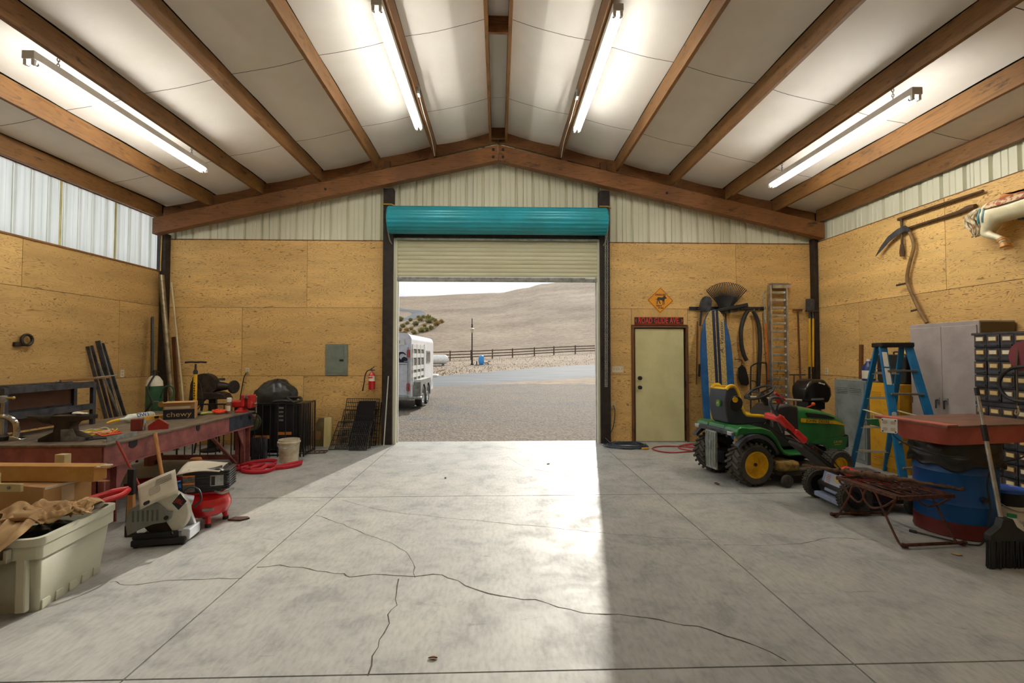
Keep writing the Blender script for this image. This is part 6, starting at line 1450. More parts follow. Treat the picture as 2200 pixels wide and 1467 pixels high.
# ---- scythe, broad axe, peat tool on the right wall
XW = XR - .01
def rp2(px, py, d=.05): return atX(px, py, XW-d)
OW = pm('old_dark_wood', c(92,66,40), .6, 0, c(66,46,28), scale=6)
sy_ = thing('scythe', 'old scythe with a curved wooden shaft on the right wall', 'scythe', (0,0,0))
MB().tube(bez([rp2(1950,490),rp2(1960,512),rp2(1963,532),rp2(1955,562),rp2(1949,592),rp2(1951,612),rp2(1963,640),rp2(1977,669),rp2(1991,693)], 6), .022, 10).build('shaft', pm('snath_wood', c(134,104,62), .55, 0, c(100,74,42)), sy_)
for a, b in (((1949,608),(1926,613)),((1973,664),(1957,668))): MB().tube([rp2(*a,.05),rp2(*b,.09)], .015, 8).build('grip', OW, sy_)
bo = [(1953,489),(1945,484),(1928,492),(1908,508),(1892,530),(1882,549)]; bi = [(1881,551),(1896,536),(1912,518),(1930,504),(1944,497),(1953,498)]
pts = [rp2(*q,.07) for q in bo+bi]
MB().prism([(v.y,v.z) for v in pts], XW-.075, XW-.067, 'yz').build('blade', M['rack'], sy_, 0)
ax = thing('grub_axe', 'long-handled iron tool hung level above the scythe', 'axe', (0,0,0))
MB().tube([rp2(1952,490,.03),rp2(2010,472,.03),rp2(2060,456,.03),rp2(2082,446,.03),rp2(2096,443,.03)], [.020,.020,.026,.034,.030], 10).build('handle', OW, ax)
pz = thing('peat_spade', 'T-shaped old wooden beetle with a paddle hung highest on the wall', 'tool', (0,0,0))
MB().tube([rp2(1930,471,.04),rp2(2020,440,.04),rp2(2112,410,.04)], [.022,.020,.018], 8).build('long_handle', OW, pz)
MB().tube([rp2(1937,470,.04),rp2(1938,500,.04),rp2(1938,528,.04)], [.018,.016,.016], 8).build('stem', OW, pz)
pts = [(1935,525),(1941,525),(1943,542),(1942,551),(1934,551),(1933,542)]; v = [rp2(*q,.04) for q in pts]
MB().prism([(q.y,q.z) for q in v], XW-.05, XW-.03, 'yz').build('paddle', OW, pz, 0, bevel=.004)
MB().ball(rp2(1934,471,.04), (.03,.045,.02)).build('head', OW, pz)
# ---- carousel horse
hb = atX(2148,452,5.66); hc = thing('carousel_horse', 'white carousel horse with a floral saddle blanket on the right wall', 'carousel horse', (5.66, hb.y, hb.z)); hc.scale = (1.4,)*3
ivory = pm('ivory_enamel', c(226,218,184), .3, 0, c(206,196,156), scale=5)
# local: forward is -y (towards the viewer), z up; rump at +y
bd = MB()
bd.tube(bez([(0,.10,.0),(0,.06,.0),(0,-.02,-.01),(0,-.14,-.015),(0,-.28,-.01),(0,-.40,.02),(0,-.47,.05)], 3), [.045,.07,.085,.092,.094,.094,.092,.09,.09,.09,.092,.095,.098,.098,.095,.09,.08,.07,.06], 14)
bd.tube(bez([(0,-.42,.04),(0,-.50,.14),(0,-.54,.24)],4), [.085,.08,.075,.07,.066,.062,.058,.055,.05], 12)
bd.tube([(0,-.50,.25),(0,-.58,.24),(0,-.68,.16),(0,-.71,.12)], [.045,.05,.034,.026], 10)
for s, kx in ((-1,.0),(1,.05)):
    bd.tube(bez([(s*.04,.05,-.01),(s*.045,.045+kx,-.10),(s*.045,.075+kx,-.165),(s*.045,.02+kx,-.20),(s*.045,-.035+kx,-.235),(s*.045,-.055+kx,-.275)],4), [.07,.068,.065,.06,.05,.045,.038,.034,.032,.03,.028,.027,.025,.024,.023,.022,.021,.022,.024,.026,.027], 10)
    bd.tube(bez([(s*.045,-.40,-.02),(s*.05,-.47,-.11),(s*.05,-.52,-.13),(s*.05,-.50,-.20),(s*.05,-.46,-.24)],4), [.06,.055,.05,.042,.036,.032,.03,.028,.026,.024,.023,.022,.022,.023,.025,.026,.026], 10)
bo = bd.build('body', ivory, hc, 180); mod = bo.modifiers.new('remesh','REMESH'); mod.mode='VOXEL'; mod.voxel_size=.011; mod.use_smooth_shade=True; ms = bo.modifiers.new('smooth','SMOOTH'); ms.iterations=4
gold = pm('antique_gold', c(196,160,98), .4, .3, c(130,92,50), scale=22)
for s, kx in ((-1,.0),(1,.05)):
    MB().tube([(s*.045,-.040+kx,-.240),(s*.045,-.050+kx,-.258)], .028, 12).build('gold_band', pm('gold_band', c(214,154,80), .4), hc); MB().tube([(s*.045,-.058+kx,-.275),(s*.045,-.066+kx,-.31)], [.024,.030], 12).build('hoof', bpy.data.materials['gold_band'], hc)
hair = pm('cream_brown_hair', c(220,206,168), .45, 0, c(112,76,44), scale=16, stretch=(3,3,1))
for k in range(11):
    an_ = k*.57; dx = .022*cos(an_); dy = .02*sin(an_)
    MB().tube(bez([(dx*.3,.09+dy*.2,.045),(dx,.155+dy,.05),(dx*1.6,.215+dy*1.6,.0),(dx*1.4,.185+dy*2.0+.03*sin(k*2.1),-.06),(dx*1.2,.175+dy*1.6,-.12),(dx*.6,.205+dy*.8-.015*(k%3),-.165)],5), [.012,.013,.014,.015,.016,.016,.017,.017,.017,.016,.016,.016,.015,.015,.015,.014,.014,.013,.013,.012,.011,.010,.009,.007,.006,.004], 7).build('tail_lock', hair, hc, 180)
MB().lathe([(.101,-.11),(.104,-.10),(.104,.22),(.101,.24)], 18, Matrix.Translation((0,-.08,-.012)) @ Matrix.Rotation(pi/2,4,'X') @ Matrix.Scale(1.0,4), R(15), R(165)).build('saddle_blanket', pm('floral_blanket', c(150,78,58), .5, 0, c(206,180,140), scale=34, detail=2, lo=.44, hi=.56), hc, 180, solid=.006)
MB().prism([(-.02,.085),(-.06,.125),(-.13,.105),(-.22,.10),(-.28,.14),(-.31,.13),(-.30,.08),(-.16,.075)], -.045, .045, 'yz').build('saddle', pm('tan_leather', c(196,132,70), .45), hc, 30, bevel=.015)
for y_ in (.055, .02): MB().tube(bez([(-.105+.02,y_+.02,.03),(-.10,y_+.015,-.01),(-.103,y_+.02,-.05),(-.095,y_+.025,-.085)],5), .008, 6).build('blue_ribbon', pm('blue_green_ribbon', c(84,140,150), .4), hc)
for k in range(7): MB().tube(bez([(.0,-.50-.01*k,.28-.03*k),(-.05,-.46-.005*k,.26-.03*k),(-.055,-.44,.20-.03*k)],4), .014, 6).build('mane_lock', hair, hc, 180)
for s in (-1,1): MB().tube([(s*.03,-.52,.28),(s*.035,-.515,.33)], [.016,.004], 8).build('ear', ivory, hc)
MB().cyl((0,-.14,-.10),(.215,-.14,-.10),.02).build('wall_mount', M['rack'], hc)

# ================================================================ right foreground: riding mower, push mower, table, drum
M['tyre'] = pm('dusty_tyre', c(58,55,50), .85, 0, c(84,78,68), scale=24, lo=.35, hi=.75)
M['jd_green'] = pm('tractor_green', c(44,122,56), .32, 0, c(34,98,44), scale=4, coat=.2); M['jd_yel'] = pm('tractor_yellow', c(238,190,20), .42, 0, c(206,158,20), scale=8)
def ag_tyre(parent, x, y, r, wd, rim, lugs, out):
    """tyre lying in the x-z plane at (x, y), out = side of the hub face"""
    Mw = Matrix.Translation((x, y, r)) @ Matrix.Rotation(-pi/2, 4, 'X')
    prof = [(rim,-wd*.42),(rim+.02,-wd*.48),(r*.86,-wd*.5),(r-.022,-wd*.38),(r-.014,0),(r-.022,wd*.38),(r*.86,wd*.5),(rim+.02,wd*.48),(rim,wd*.42)]
    t = MB().lathe(prof, 36, Mw, caps=False).build('tyre', M['tyre'], parent)
    lg = MB()
    for k in range(lugs):
        a = 2*pi*k/lugs
        for s in (-1, 1):
            aa = a + (pi/lugs if s > 0 else 0); Ml = Mw @ Matrix.Rotation(aa, 4, 'Z') @ Matrix.Translation((r-.012, 0, s*wd*.24)) @ Matrix.Rotation(s*R(32), 4, 'X')
            lg.box(-.014,.014,-.013,.013,-wd*.25,wd*.25, Ml)
    lg.build('tread_lugs', M['tyre'], t, 0)
    MB().lathe([(0,.085),(.03,.09),(.05,.08),(rim*.45,.07),(rim*.72,.05),(rim*.9,.065),(rim+.005,wd*.44),(rim+.012,wd*.47),(rim-.004,wd*.47),(rim-.012,.075),(rim*.7,.03),(0,.03)], 30, Matrix.Translation((x, y, r)) @ Matrix.Rotation(-pi/2*out, 4, 'X')).build('wheel_rim', M['jd_yel'], t)
    MB().cyl((x,y+out*.07,r),(x,y+out*.105,r),.02).build('axle_cap', M['rust'], t)
rm_ = thing('riding_mower', 'green and yellow riding lawn mower parked before the tools', 'riding mower', (3.03,5.86,0), R(10))
for s in (-1, 1): ag_tyre(rm_, 0, s*.335, .262, .25, .150, 22, s)
def small_tyre(parent, x, y, r, wd, rim, out, rimmat):
    Mw = Matrix.Translation((x,y,r)) @ Matrix.Rotation(-pi/2,4,'X')
    t = MB().lathe([(rim,-wd*.4),(r*.9,-wd*.5),(r-.006,-wd*.36),(r,0),(r-.006,wd*.36),(r*.9,wd*.5),(rim,wd*.4)], 30, Mw, caps=False).build('tyre', M['tyre'], parent)
    lg = MB()
    for k in range(34):
        for s in (-1,0,1): lg.box(-.005,.005,-.008,.008,-wd*.12,wd*.12, Mw @ Matrix.Rotation(2*pi*(k+(.5 if s == 0 else 0))/34,4,'Z') @ Matrix.Translation((r-.001,0,s*wd*.27)))
    lg.build('tread_blocks', M['tyre'], t, 0)
    MB().lathe([(0,.02),(.025,.02),(rim*.6,.0),(rim,.02),(rim+.004,wd*.42),(rim-.01,wd*.3),(rim-.01,-.02),(0,-.02)], 24, Matrix.Translation((x,y,r)) @ Matrix.Rotation(-pi/2*out,4,'X')).build('wheel_rim', rimmat, t)
for s in (-1, 1): small_tyre(rm_, 1.24, s*.36, .19, .16, .10, s, M['jd_yel'])
MB().cyl((0,-.25,.262),(0,.25,.262),.03).build('rear_axle', M['rack'], rm_); MB().cyl((1.24,-.30,.20),(1.24,.30,.20),.022).build('front_axle', M['rack'], rm_)
MB().box(-.22,1.35,-.14,.14,.22,.36).build('chassis', M['dark'], rm_, 0, bevel=.01)
# fender pan
fen = [(-.23,.595),(-.24,.63),(-.21,.70),(-.16,.715),(-.05,.70),(.12,.70),(.24,.66),(.33,.57),(.39,.46),(.45,.39),(.52,.365),(.92,.365),(.92,.335),(.50,.335),(.42,.36),(.355,.44),(.30,.53),(.21,.60),(.10,.625),(-.05,.63),(-.18,.62)]
for s in (-1, 1):
    ya, yb = (.16, .40) if s > 0 else (-.41, -.16)
    MB().prism(fen, ya, yb, 'xz').build('fender', M['jd_green'], rm_, 40, bevel=.014)
    ar = [(.335*cos(R(a_)), .262+.365*sin(R(a_))) for a_ in range(20,150,10)]; ai_ = [(.30*cos(R(a_)), .262+.32*sin(R(a_))) for a_ in range(140,10,-10)]
    MB().prism([(x_,min(z_,.66)) for x_,z_ in ar]+[(x_,min(z_,.60)) for x_,z_ in ai_], s*.38 if s > 0 else s*.455, s*.455 if s > 0 else s*.38, 'xz').build('fender_skirt', M['rack'], rm_, 40)
MB().prism([(-.23,.60),(-.21,.70),(-.16,.715),(.12,.698),(.12,.63),(-.18,.62)], -.16, .16, 'xz').build('centre_pan', M['jd_green'], rm_, 0, bevel=.01)
MB().box(-.265,-.225,-.30,.30,.60,.66).build('rear_trim', M['rack'], rm_, 0, bevel=.012)
for s in (-1,1): MB().box(-.28,-.24,s*.33-.045,s*.33+.045,.605,.655).build('rear_reflector', M['alu'], rm_, 0, bevel=.01)
rp3 = MB()
MB().box(-.31,-.29,-.125,.085,.14,.62).build('hitch_plate', M['galv'], rm_, 0)
for k in range(6): MB().box(-.322,-.308,-.115+.034*k,-.097+.034*k,.17,.60).build('plate_rib', M['galv'], rm_, 0)
# seat
bk = [(-.20,.76),(-.235,.90),(-.245,1.05),(-.225,1.17),(-.18,1.205),(-.10,1.20),(-.055,1.12),(-.02,.98),(.02,.88),(.07,.835),(.30,.815),(.36,.80),(.37,.77),(.34,.745),(.0,.735),(-.15,.735)]
bk = [(x_+.04, z_-.03) for x_, z_ in bk]
MB().prism(bk, -.165, .165, 'xz').build('seat_shell', pm('seat_charcoal', c(50,54,64), .5), rm_, 30, bevel=.05, seg=3)
ed_ = [(x_+.04, z_-.03) for x_, z_ in [(-.215,1.175),(-.17,1.215),(-.10,1.212),(-.045,1.13),(-.01,.99),(.03,.89),(.08,.848),(.30,.828),(.365,.805)]]
for s in (-1, 1): MB().tube(bez([(x_,s*.145,z_) for x_,z_ in ed_],4), .024, 8).build('yellow_piping', M['jd_yel'], rm_)
MB().grid(lambda u,v: ((ed_[min(int(u*7.99),7)][0]*(1-(u*8-int(min(u*8,7.99))))+ed_[min(int(u*7.99)+1,8)][0]*(u*8-int(min(u*8,7.99)))), (v-.5)*.285, (ed_[min(int(u*7.99),7)][1]*(1-(u*8-int(min(u*8,7.99))))+ed_[min(int(u*7.99)+1,8)][1]*(u*8-int(min(u*8,7.99)))) - .0), 24, 4).build('yellow_cushion', M['jd_yel'], rm_, 180, solid=.012)
MB().cyl((-.075,-.163,1.02),(-.075,-.193,1.02),.034).build('seat_knob', M['jd_yel'], rm_)
MB().lathe([(0,0),(.10,0),(.09,.01),(0,.012)], 20, Matrix.Translation((-.05,-.164,.97)) @ Matrix.Rotation(pi/2,4,'X')).build('side_boss', M['dark'], rm_)
lg_ = thing if 0 else None
MB().prism(rrect(.075,.085,.022,4,0,0), -.226,-.198,'yz', Matrix.Translation((0,-.05,.97))).build('seat_emblem', pm('emblem_green', c(70,140,70), .4), rm_)
MB().prism([(-.022,-.02),(-.012,.0),(-.022,.02),(-.006,.012),(.006,.024),(.004,.006),(.022,.004),(.012,-.02),(.004,-.008),(-.010,-.008)], -.230,-.224,'yz', Matrix.Translation((0,-.05,.972))).build('emblem_mark', M['jd_yel'], rm_, 0)
MB().box(-.10,.20,-.16,.16,.70,.74).build('seat_base', M['rack'], rm_, 0, bevel=.01)
# dash, steering
dsp = [(.42,.40),(.42,.66),(.46,.86),(.54,.93),(.70,.95),(.84,.92),(.84,.40)]
MB().prism(dsp, -.21, .21, 'xz').build('dash_cowl', pm('cowl_black', c(48,46,42), .55), rm_, 30, bevel=.03)
MB().tube([(.56,0,.92),(.46,0,1.06)], .04, 10).build('steering_column', M['dark'], rm_)
Ms = Matrix.Translation((.44,0,1.09)) @ Matrix.Rotation(R(-30),4,'Y')
MB().tube([Ms @ Vector((.17*cos(2*pi*k/28),.17*sin(2*pi*k/28),0)) for k in range(28)], .016, 8, closed=True).build('steering_wheel', M['dark'], rm_)
for a_ in (90,210,330): MB().tube([Ms @ Vector((0,0,-.01)), Ms @ Vector((.16*cos(R(a_)),.16*sin(R(a_)),0))], .011, 6).build('wheel_spoke', M['dark'], rm_)
MB().prism([(.60,.0),(.66,.03),(.72,0),(.66,-.03)], .953, .957, 'xy').build('dash_warning', M['jd_yel'], rm_, 0)
MB().tube(bez([(.44,-.21,.88),(.38,-.26,.90),(.37,-.28,.80),(.42,-.24,.68)]), .006, 6).build('cable', M['alu'], rm_)
# hood loft
hs = [(.82,.20,.45,.92),(1.0,.205,.46,.90),(1.25,.20,.47,.85),(1.46,.185,.48,.785),(1.61,.15,.50,.71),(1.66,.11,.52,.63)]
vs = []; fs = []; sec_n = 12
for (x_, hw_, z0, z1) in hs:
    for k in range(sec_n+1):
        a_ = pi*k/sec_n; ex = .38
        cx = cos(a_); cz = sin(a_); px_ = hw_*(abs(cx)**ex)*(1 if cx >= 0 else -1); pz_ = z0+(z1-z0)*(abs(cz)**ex)
        vs.append((x_, px_, pz_))
for i in range(len(hs)-1):
    for k in range(sec_n): q = i*(sec_n+1)+k; fs.append((q,q+1,q+sec_n+2,q+sec_n+1))
fs.append(list(range(sec_n+1))); fs.append([(len(hs)-1)*(sec_n+1)+k for k in range(sec_n+1)])
MB().add(vs, fs).build('hood', M['jd_green'], rm_, 50)
for s in (-1, 1):
    yy = s*.207
    MB().prism([(.87,.765),(1.42,.715),(1.55,.665),(1.53,.655),(1.40,.675),(.87,.712)], yy-.004, yy+.004, 'xz').build('yellow_stripe', M['jd_yel'], rm_, 0)
    MB().prism([(.95,.835),(1.25,.80),(1.40,.755),(1.37,.74),(.97,.78)], yy-.003, yy+.003, 'xz').build('hood_vent', M['dark'], rm_, 0)
    MB().prism([(.84,.46),(1.60,.50),(1.55,.34),(1.30,.30),(1.20,.42),(.98,.44)], s*.205-.006, s*.205+.006, 'xz').build('side_panel', M['jd_green'], rm_, 0)
text('hood_lettering', 'JOHN', .055, M['sign_k'], rm_, (1.025,-.2125,.7265), (pi/2,R(5.2),0), sx=1.1)
text('hood_lettering', 'DEERE', .055, M['sign_k'], rm_, (1.225,-.2125,.7083), (pi/2,R(5.2),0), sx=1.1)
text('model_lettering', 'LA140', .05, pm('gold_letter', c(206,180,70), .5), rm_, (1.43,-.2125,.44), (pi/2,0,0), shear=.25)
text('model_lettering', 'AUTOMATIC', .018, bpy.data.materials['gold_letter'], rm_, (1.43,-.2125,.405), (pi/2,0,0))
MB().box(1.46,1.68,-.16,.16,.34,.52).build('front_bumper', M['dark'], rm_, 0, bevel=.03)
MB().box(.90,1.12,-.19,.19,.30,.46).build('engine', M['rack'], rm_, 0, bevel=.02); MB().cyl((1.06,-.20,.36),(1.06,-.24,.36),.045).build('oil_filter', M['rust'], rm_)
MB().box(.62,.80,-.216,-.20,.56,.61).build('decal', M['paper'], rm_, 0)
# mowing deck with gauge wheel
dk_ = rrect(.80,.98,.24,6,.66,0)
MB().prism(dk_, .11, .20, 'xy').build('mower_deck', pm('deck_dusty', c(84,76,56), .7, 0, c(60,56,46), scale=10), rm_, 30, bevel=.02)
MB().prism(rrect(.30,.34,.08,4,.42,-.36), .18, .29, 'xy').build('belt_cover', pm('grassy_cover', c(150,120,56), .9, 0, c(96,78,40), scale=18, bmp=.6), rm_, 30, bevel=.03)
Mg = Matrix.Translation((.34,-.54,.075)) @ Matrix.Rotation(-pi/2,4,'X'); MB().lathe([(0,-.03),(.05,-.03),(.072,-.02),(.075,0),(.072,.02),(.05,.03),(0,.03)], 18, Mg).build('gauge_wheel', M['tyre'], rm_)
MB().bar((.34,-.50,.075),(.40,-.44,.16),.03,.02).build('gauge_arm', M['rack'], rm_, 0)
MB().prism([(.60,-.49),(.95,-.49),(.95,-.62),(.66,-.62)], .10, .16, 'xy').build('discharge_chute', M['dark'], rm_, 0)

# ---- push mower
pm_ = thing('push_mower', 'red and black push mower with a folded black bag behind the rusty table', 'push mower', (3.56,4.74,0), R(-3))
for s in (-1, 1): small_tyre(pm_, 0, s*.275, .162, .08, .10, s, M['dark']); small_tyre(pm_, .62, s*.25, .10, .06, .06, s, M['dark'])
MB().prism([(-.02,.09),(.10,.09),(.70,.08),(.72,.16),(.60,.24),(.30,.28),(.05,.28),(-.06,.20)], -.22, .22, 'xz').build('deck', pm('mower_black', c(44,40,38), .5), pm_, 30, bevel=.02)
rdp = pm('mower_red', c(212,44,40), .4, 0, c(186,36,34)); 
MB().prism([(.12,.28),(.54,.24),(.52,.31),(.44,.345),(.20,.375),(.12,.34)], -.17, .17, 'xz').build('motor_cover', rdp, pm_, 30, bevel=.02)
MB().box(.22,.40,-.10,.10,.355,.375).build('cover_vent', M['rack'], pm_, 0)
bpl = pm('pale_blue_plastic', c(146,160,188), .45); 
MB().prism([(-.21,.30),(.17,.30),(.17,.13),(.10,.13),(.10,.09),(-.12,.09),(-.12,.13),(-.21,.13)], -.105, -.09, 'yz').build('rear_flap', bpl, pm_, 0, bevel=.008, rot=(0,R(16),0), loc=(.02,0,.02))
fl2 = MB().prism(rrect(.26,.13,.02,4,-.01,.215), -.110, -.104, 'yz').build('warning_label', pm('pale_label', c(190,200,218), .5), pm_, 0, rot=(0,R(16),0), loc=(.02,0,.02))
MB().prism([(-.10,.27),(-.02,.27),(-.02,.225),(-.06,.20),(-.10,.225)], -.113,-.108,'yz').build('label_hazard', pm('hazard_yellow', c(226,204,120), .5), fl2, 0)
for k in range(6): MB().box(-.113,-.108,.04,.10,.17+.018*k,.174+.018*k).build('label_line', pm('label_red', c(196,84,84), .5) if k == 0 else bpy.data.materials['label_red'], fl2, 0)
MB().box(-.10,.02,-.20,.20,.05,.10).build('rear_skirt', bpy.data.materials['pale_blue_plastic'], pm_, 0, bevel=.01)
for s in (-1, 1): MB().tube([(.06,s*.20,.28),(-.40,s*.20,.66),(-.62,s*.20,.83)], .013, 8).build('lower_tube', M['black_metal'], pm_)
hd = Vector((-.60,0,.57)).normalized(); 
def hp(s_, y_, up_=0): b0 = Vector((.06,0,.28)); nrm = Vector((.69,0,.72)); q = b0 + Vector((-.77,0,.637)).normalized()*s_ + nrm*up_; return Vector((q.x, y_, q.z))
MB().prism([(-.15,.0),(.15,.0),(.17,.06),(.17,.40),(.13,.46),(-.13,.46),(-.17,.40),(-.17,.06)], -.02, .02, 'xy', Matrix(((0,-.77,.637,-.05),(1,0,0,0),(0,.637,.77,.36),(0,0,0,1)))).build('folded_bag', pm('charcoal_fabric', c(54,46,40), .8), pm_, 0, bevel=.012)
cpv = [hp(.66,0,.02),hp(.78,0,.06),hp(.90,0,.04),hp(1.0,0,.02)]
MB().bar(hp(.64,-.17,.02), hp(.80,-.17,.03), .11, .07).bar(hp(.80,-.17,.03), hp(1.02,-.17,.05), .09, .06).bar(hp(.96,-.20,.05), hp(.96,.12,.05), .06, .07).build('red_console', rdp, pm_, 0, bevel=.02)
MB().tube(bez([hp(1.0,-.18,.05),hp(1.12,-.19,.07),hp(1.18,-.17,.14),hp(1.10,-.10,.22),hp(1.0,.0,.25),hp(.96,.12,.24),hp(.86,.18,.14),hp(.66,.20,.04)],6), .016, 9).build('upper_handle', M['rack'], pm_)
MB().bar(hp(1.08,-.06,.235), hp(.96,.10,.255), .06, .04).tube([hp(1.16,-.10,.24), hp(.98,.02,.28)], .012, 8).build('red_bail', rdp, pm_, 0)
MB().tube([hp(.60,.2,.02),hp(.60,-.2,.02)], .008, 6).build('cross_bar', M['black_metal'], pm_)
MB().tube(bez([hp(.2,-.21,.02),hp(.4,-.22,.05),hp(.6,-.21,.03)]), .006, 6).build('cable', M['dark'], pm_)
gh = thing('scooter_handlebar', 'grey tube handlebar with black grips behind the mower steering wheel', 'handlebar', (0,0,0))
a, b = atY(1603,853,6.78), atY(1722,860,6.86)
MB().tube([a, a.lerp(b,.35)], .024, 10).tube([a.lerp(b,.35), b], .016, 10).build('bar', pm('pale_tube', c(188,184,170), .4, .3), gh)
MB().tube([a - Vector((.02,0,0)), a + Vector((.05,0,-.002))], .028, 10).build('grip', M['dark'], gh)
q = a.lerp(b,.28); MB().tube([q, (q.x+.02,q.y+.02,.0)], .018, 10).build('stem', pm('blue_grey_tube', c(96,112,140), .4, .3), gh)
MB().box(q.x-.22,q.x+.42,q.y-.08,q.y+.10,0,.06).build('base_board', M['dark'], gh, 0, bevel=.01)
bb = thing('blue_bin', 'blue plastic bin standing behind the riding mower seat', 'bin', (4.02,6.95,0))
MB().lathe([(.16,0),(.20,.58),(.22,.60),(.22,.63),(.19,.63),(.15,.02),(0,.02)], 24).build('bin', pm('bin_blue', c(24,84,146), .4), bb)
MB().lathe([(.21,.63),(.20,.66),(0,.68)], 24).build('lid', pm('bin_lid', c(34,66,60), .5), bb)

# ---- rusty wrought-iron table
tbx = thing('iron_table', 'small rusty wrought-iron table with scrolled legs', 'table', (3.57,4.06,0), R(4))
TX, TY, TZ = .26, .31, .395
for a_, b_ in (((-TX,-TY),(TX,-TY)),((TX,-TY),(TX,TY)),((TX,TY),(-TX,TY)),((-TX,TY),(-TX,-TY))):
    MB().bar((*a_,TZ),(*b_,TZ),.028,.028).build('top_rail', M['rust'], tbx, 0)
for k in range(1,7): MB().bar((-TX+.0743*k,-TY,TZ),(-TX+.0743*k,TY,TZ),.018,.006,(0,0,1)).build('top_slat', M['rust'], tbx, 0)
for k in range(4):
    yy = -.20+.135*k; MB().tube([(.15*cos(R(a_)),yy+.055*sin(R(a_)),TZ+.008) for a_ in range(0,360,20)], .005, 5, closed=True).build('lattice_loop', M['rust'], tbx)
for s in (-1, 1):
    xx = s*TX
    MB().tube(bez([(xx,-TY+.02,TZ-.02),(xx,-TY+.14,TZ-.12),(xx,-.06,TZ-.16),(xx,.02,TZ-.10),(xx,-.02,TZ-.01),(xx,-.10,TZ-.02),(xx,-.16,TZ-.12),(xx,-TY+.02,.06),(xx,-TY-.03,.012),(xx,-TY-.08,.02)],6), .009, 7).build('scroll_leg', M['rust'], tbx)
    MB().tube(bez([(xx,TY-.02,TZ-.02),(xx,TY-.14,TZ-.12),(xx,.08,TZ-.16),(xx,.02,TZ-.10),(xx,.06,TZ-.02),(xx,.14,TZ-.04),(xx,.18,TZ-.14),(xx,TY-.02,.06),(xx,TY+.03,.012),(xx,TY+.06,.02)],6), .009, 7).build('scroll_leg', M['rust'], tbx)
for yy in (-TY-.06, TY+.05):
    MB().cyl((-TX-.02,yy,.030),(TX+.02,yy,.030),.013).build('foot_rail', M['rust'], tbx)
    for s in (-1,1): MB().ball((s*(TX+.02),yy,.030), .020).build('knob', M['rust'], tbx)
br = thing('driftwood_branch', 'long knobbly brown branch lying across the iron table', 'branch', (0,0,0))
rg = random.Random(8); pts = []; rs = []
for k in range(40):
    t_ = k/39; pts.append(Vector((3.14+.86*t_, 4.62-.80*t_, .455-.02*t_)) + Vector((rg.uniform(-.006,.006),rg.uniform(-.006,.006),rg.uniform(-.008,.008)))); rs.append((.015 + .019*math.exp(-((t_-.50)/.18)**2))*rg.uniform(.85,1.15))
MB().tube(pts, rs, 10).build('branch', pm('bark', c(112,84,60), .9, 0, c(68,50,38), scale=30, bmp=1.0), br, 60)
for k in range(16):
    q = pts[10+k]; d_ = Vector((rg.uniform(-.02,.02),rg.uniform(-.03,.01),rg.uniform(.01,.035))); MB().tube([q, q+d_*1.2], [.018,.007], 6).build('knot', bpy.data.materials['bark'], br, 60)

# ---- blue drum with a black liner carrying a red tub
BC = Vector((4.16,4.06,0))
dr = thing('steel_drum', 'blue steel drum with a red base band and black bin liner', 'drum', BC)
DB = pm('drum_blue', c(18,84,150), .38, .1, c(16,66,120), scale=4)
MB().lathe([(.285,.13),(.288,.15),(.288,.27),(.296,.285),(.288,.30),(.288,.54),(.296,.555),(.288,.57),(.288,.79),(.295,.81),(.29,.825),(.275,.825),(.27,.14)], 40).build('drum_wall', DB, dr)
MB().lathe([(0,.0),(.285,.0),(.295,.01),(.29,.03),(.29,.132),(0,.132)], 40).build('red_base', pm('drum_red', c(108,36,32), .45), dr)
def lin(u, v):
    a_ = 2*pi*u; k = mnoise.noise(Vector((cos(a_)*3,sin(a_)*3,v*4)))
    z_ = .832 - .22*v - .05*v*mnoise.noise(Vector((cos(a_)*2.2,sin(a_)*2.2,5)))
    return ((.30+.02*v+.022*k)*cos(a_), (.30+.02*v+.022*k)*sin(a_), z_)
MB().grid(lin, 60, 14, True).build('bin_liner', pm('black_liner', c(32,31,30), .3, 0, c(24,23,22), scale=18, bmp=.9), dr, 180, solid=.004)
MB().cyl((-.05,-.29,.36),(-.05,-.315,.36),.022).build('drum_valve', M['anvil'], dr)
tu = thing('red_tub', 'red steel cart tub with a flat worn lid sitting on the blue drum', 'tub', (4.13,3.96,.835), R(8))
RT_ = pm('tub_red', c(198,102,84), .5, 0, c(174,82,68), scale=4); WT, LT = 1.12, .62
mtu = MB(); a = rrect(WT-.18, LT-.16, .10, 6); b = rrect(WT-.06, LT-.06, .10, 6); n = len(a)
mtu.add([(x_*.94,y_*.94,.0) for x_,y_ in a]+[(x_,y_,.03) for x_,y_ in a]+[(x_,y_,.165) for x_,y_ in b], [list(range(n))[::-1]]+[[i,(i+1)%n,n+(i+1)%n,n+i] for i in range(n)]+[[n+i,n+(i+1)%n,2*n+(i+1)%n,2*n+i] for i in range(n)]).build('tub_shell', RT_, tu, 40, bevel=0)
MB().prism([(-WT/2,-LT/2),(WT/2,-LT/2),(WT/2,LT/2),(-WT/2,LT/2)], .160, .176, 'xy').build('lid', pm('worn_red_brown_lid', c(132,84,66), .5, 0, c(96,70,56), scale=5, stretch=(.7,2,1), lo=.35, hi=.6), tu, 0, bevel=.003)
MB().box(-WT/2-.004,-WT/2+.10,-LT/2-.004,LT/2,.177,.186).build('lid_strip', RT_, tu, 0)
pq = thing('power_outlet_box', 'white four-gang power outlet box hung on the tub corner', 'outlet', (3.505,3.99,.955), R(-50))
MB().prism(rrect(.115,.125,.012,3), -.03, .0, 'xz').build('box', M['white'], pq, 30)
for x_ in (-.028,.028):
    for z_ in (-.03,.03): MB().prism(rrect(.034,.030,.010,3,x_,z_), -.034, -.029, 'xz').build('receptacle', bpy.data.materials['receptacle'], pq)
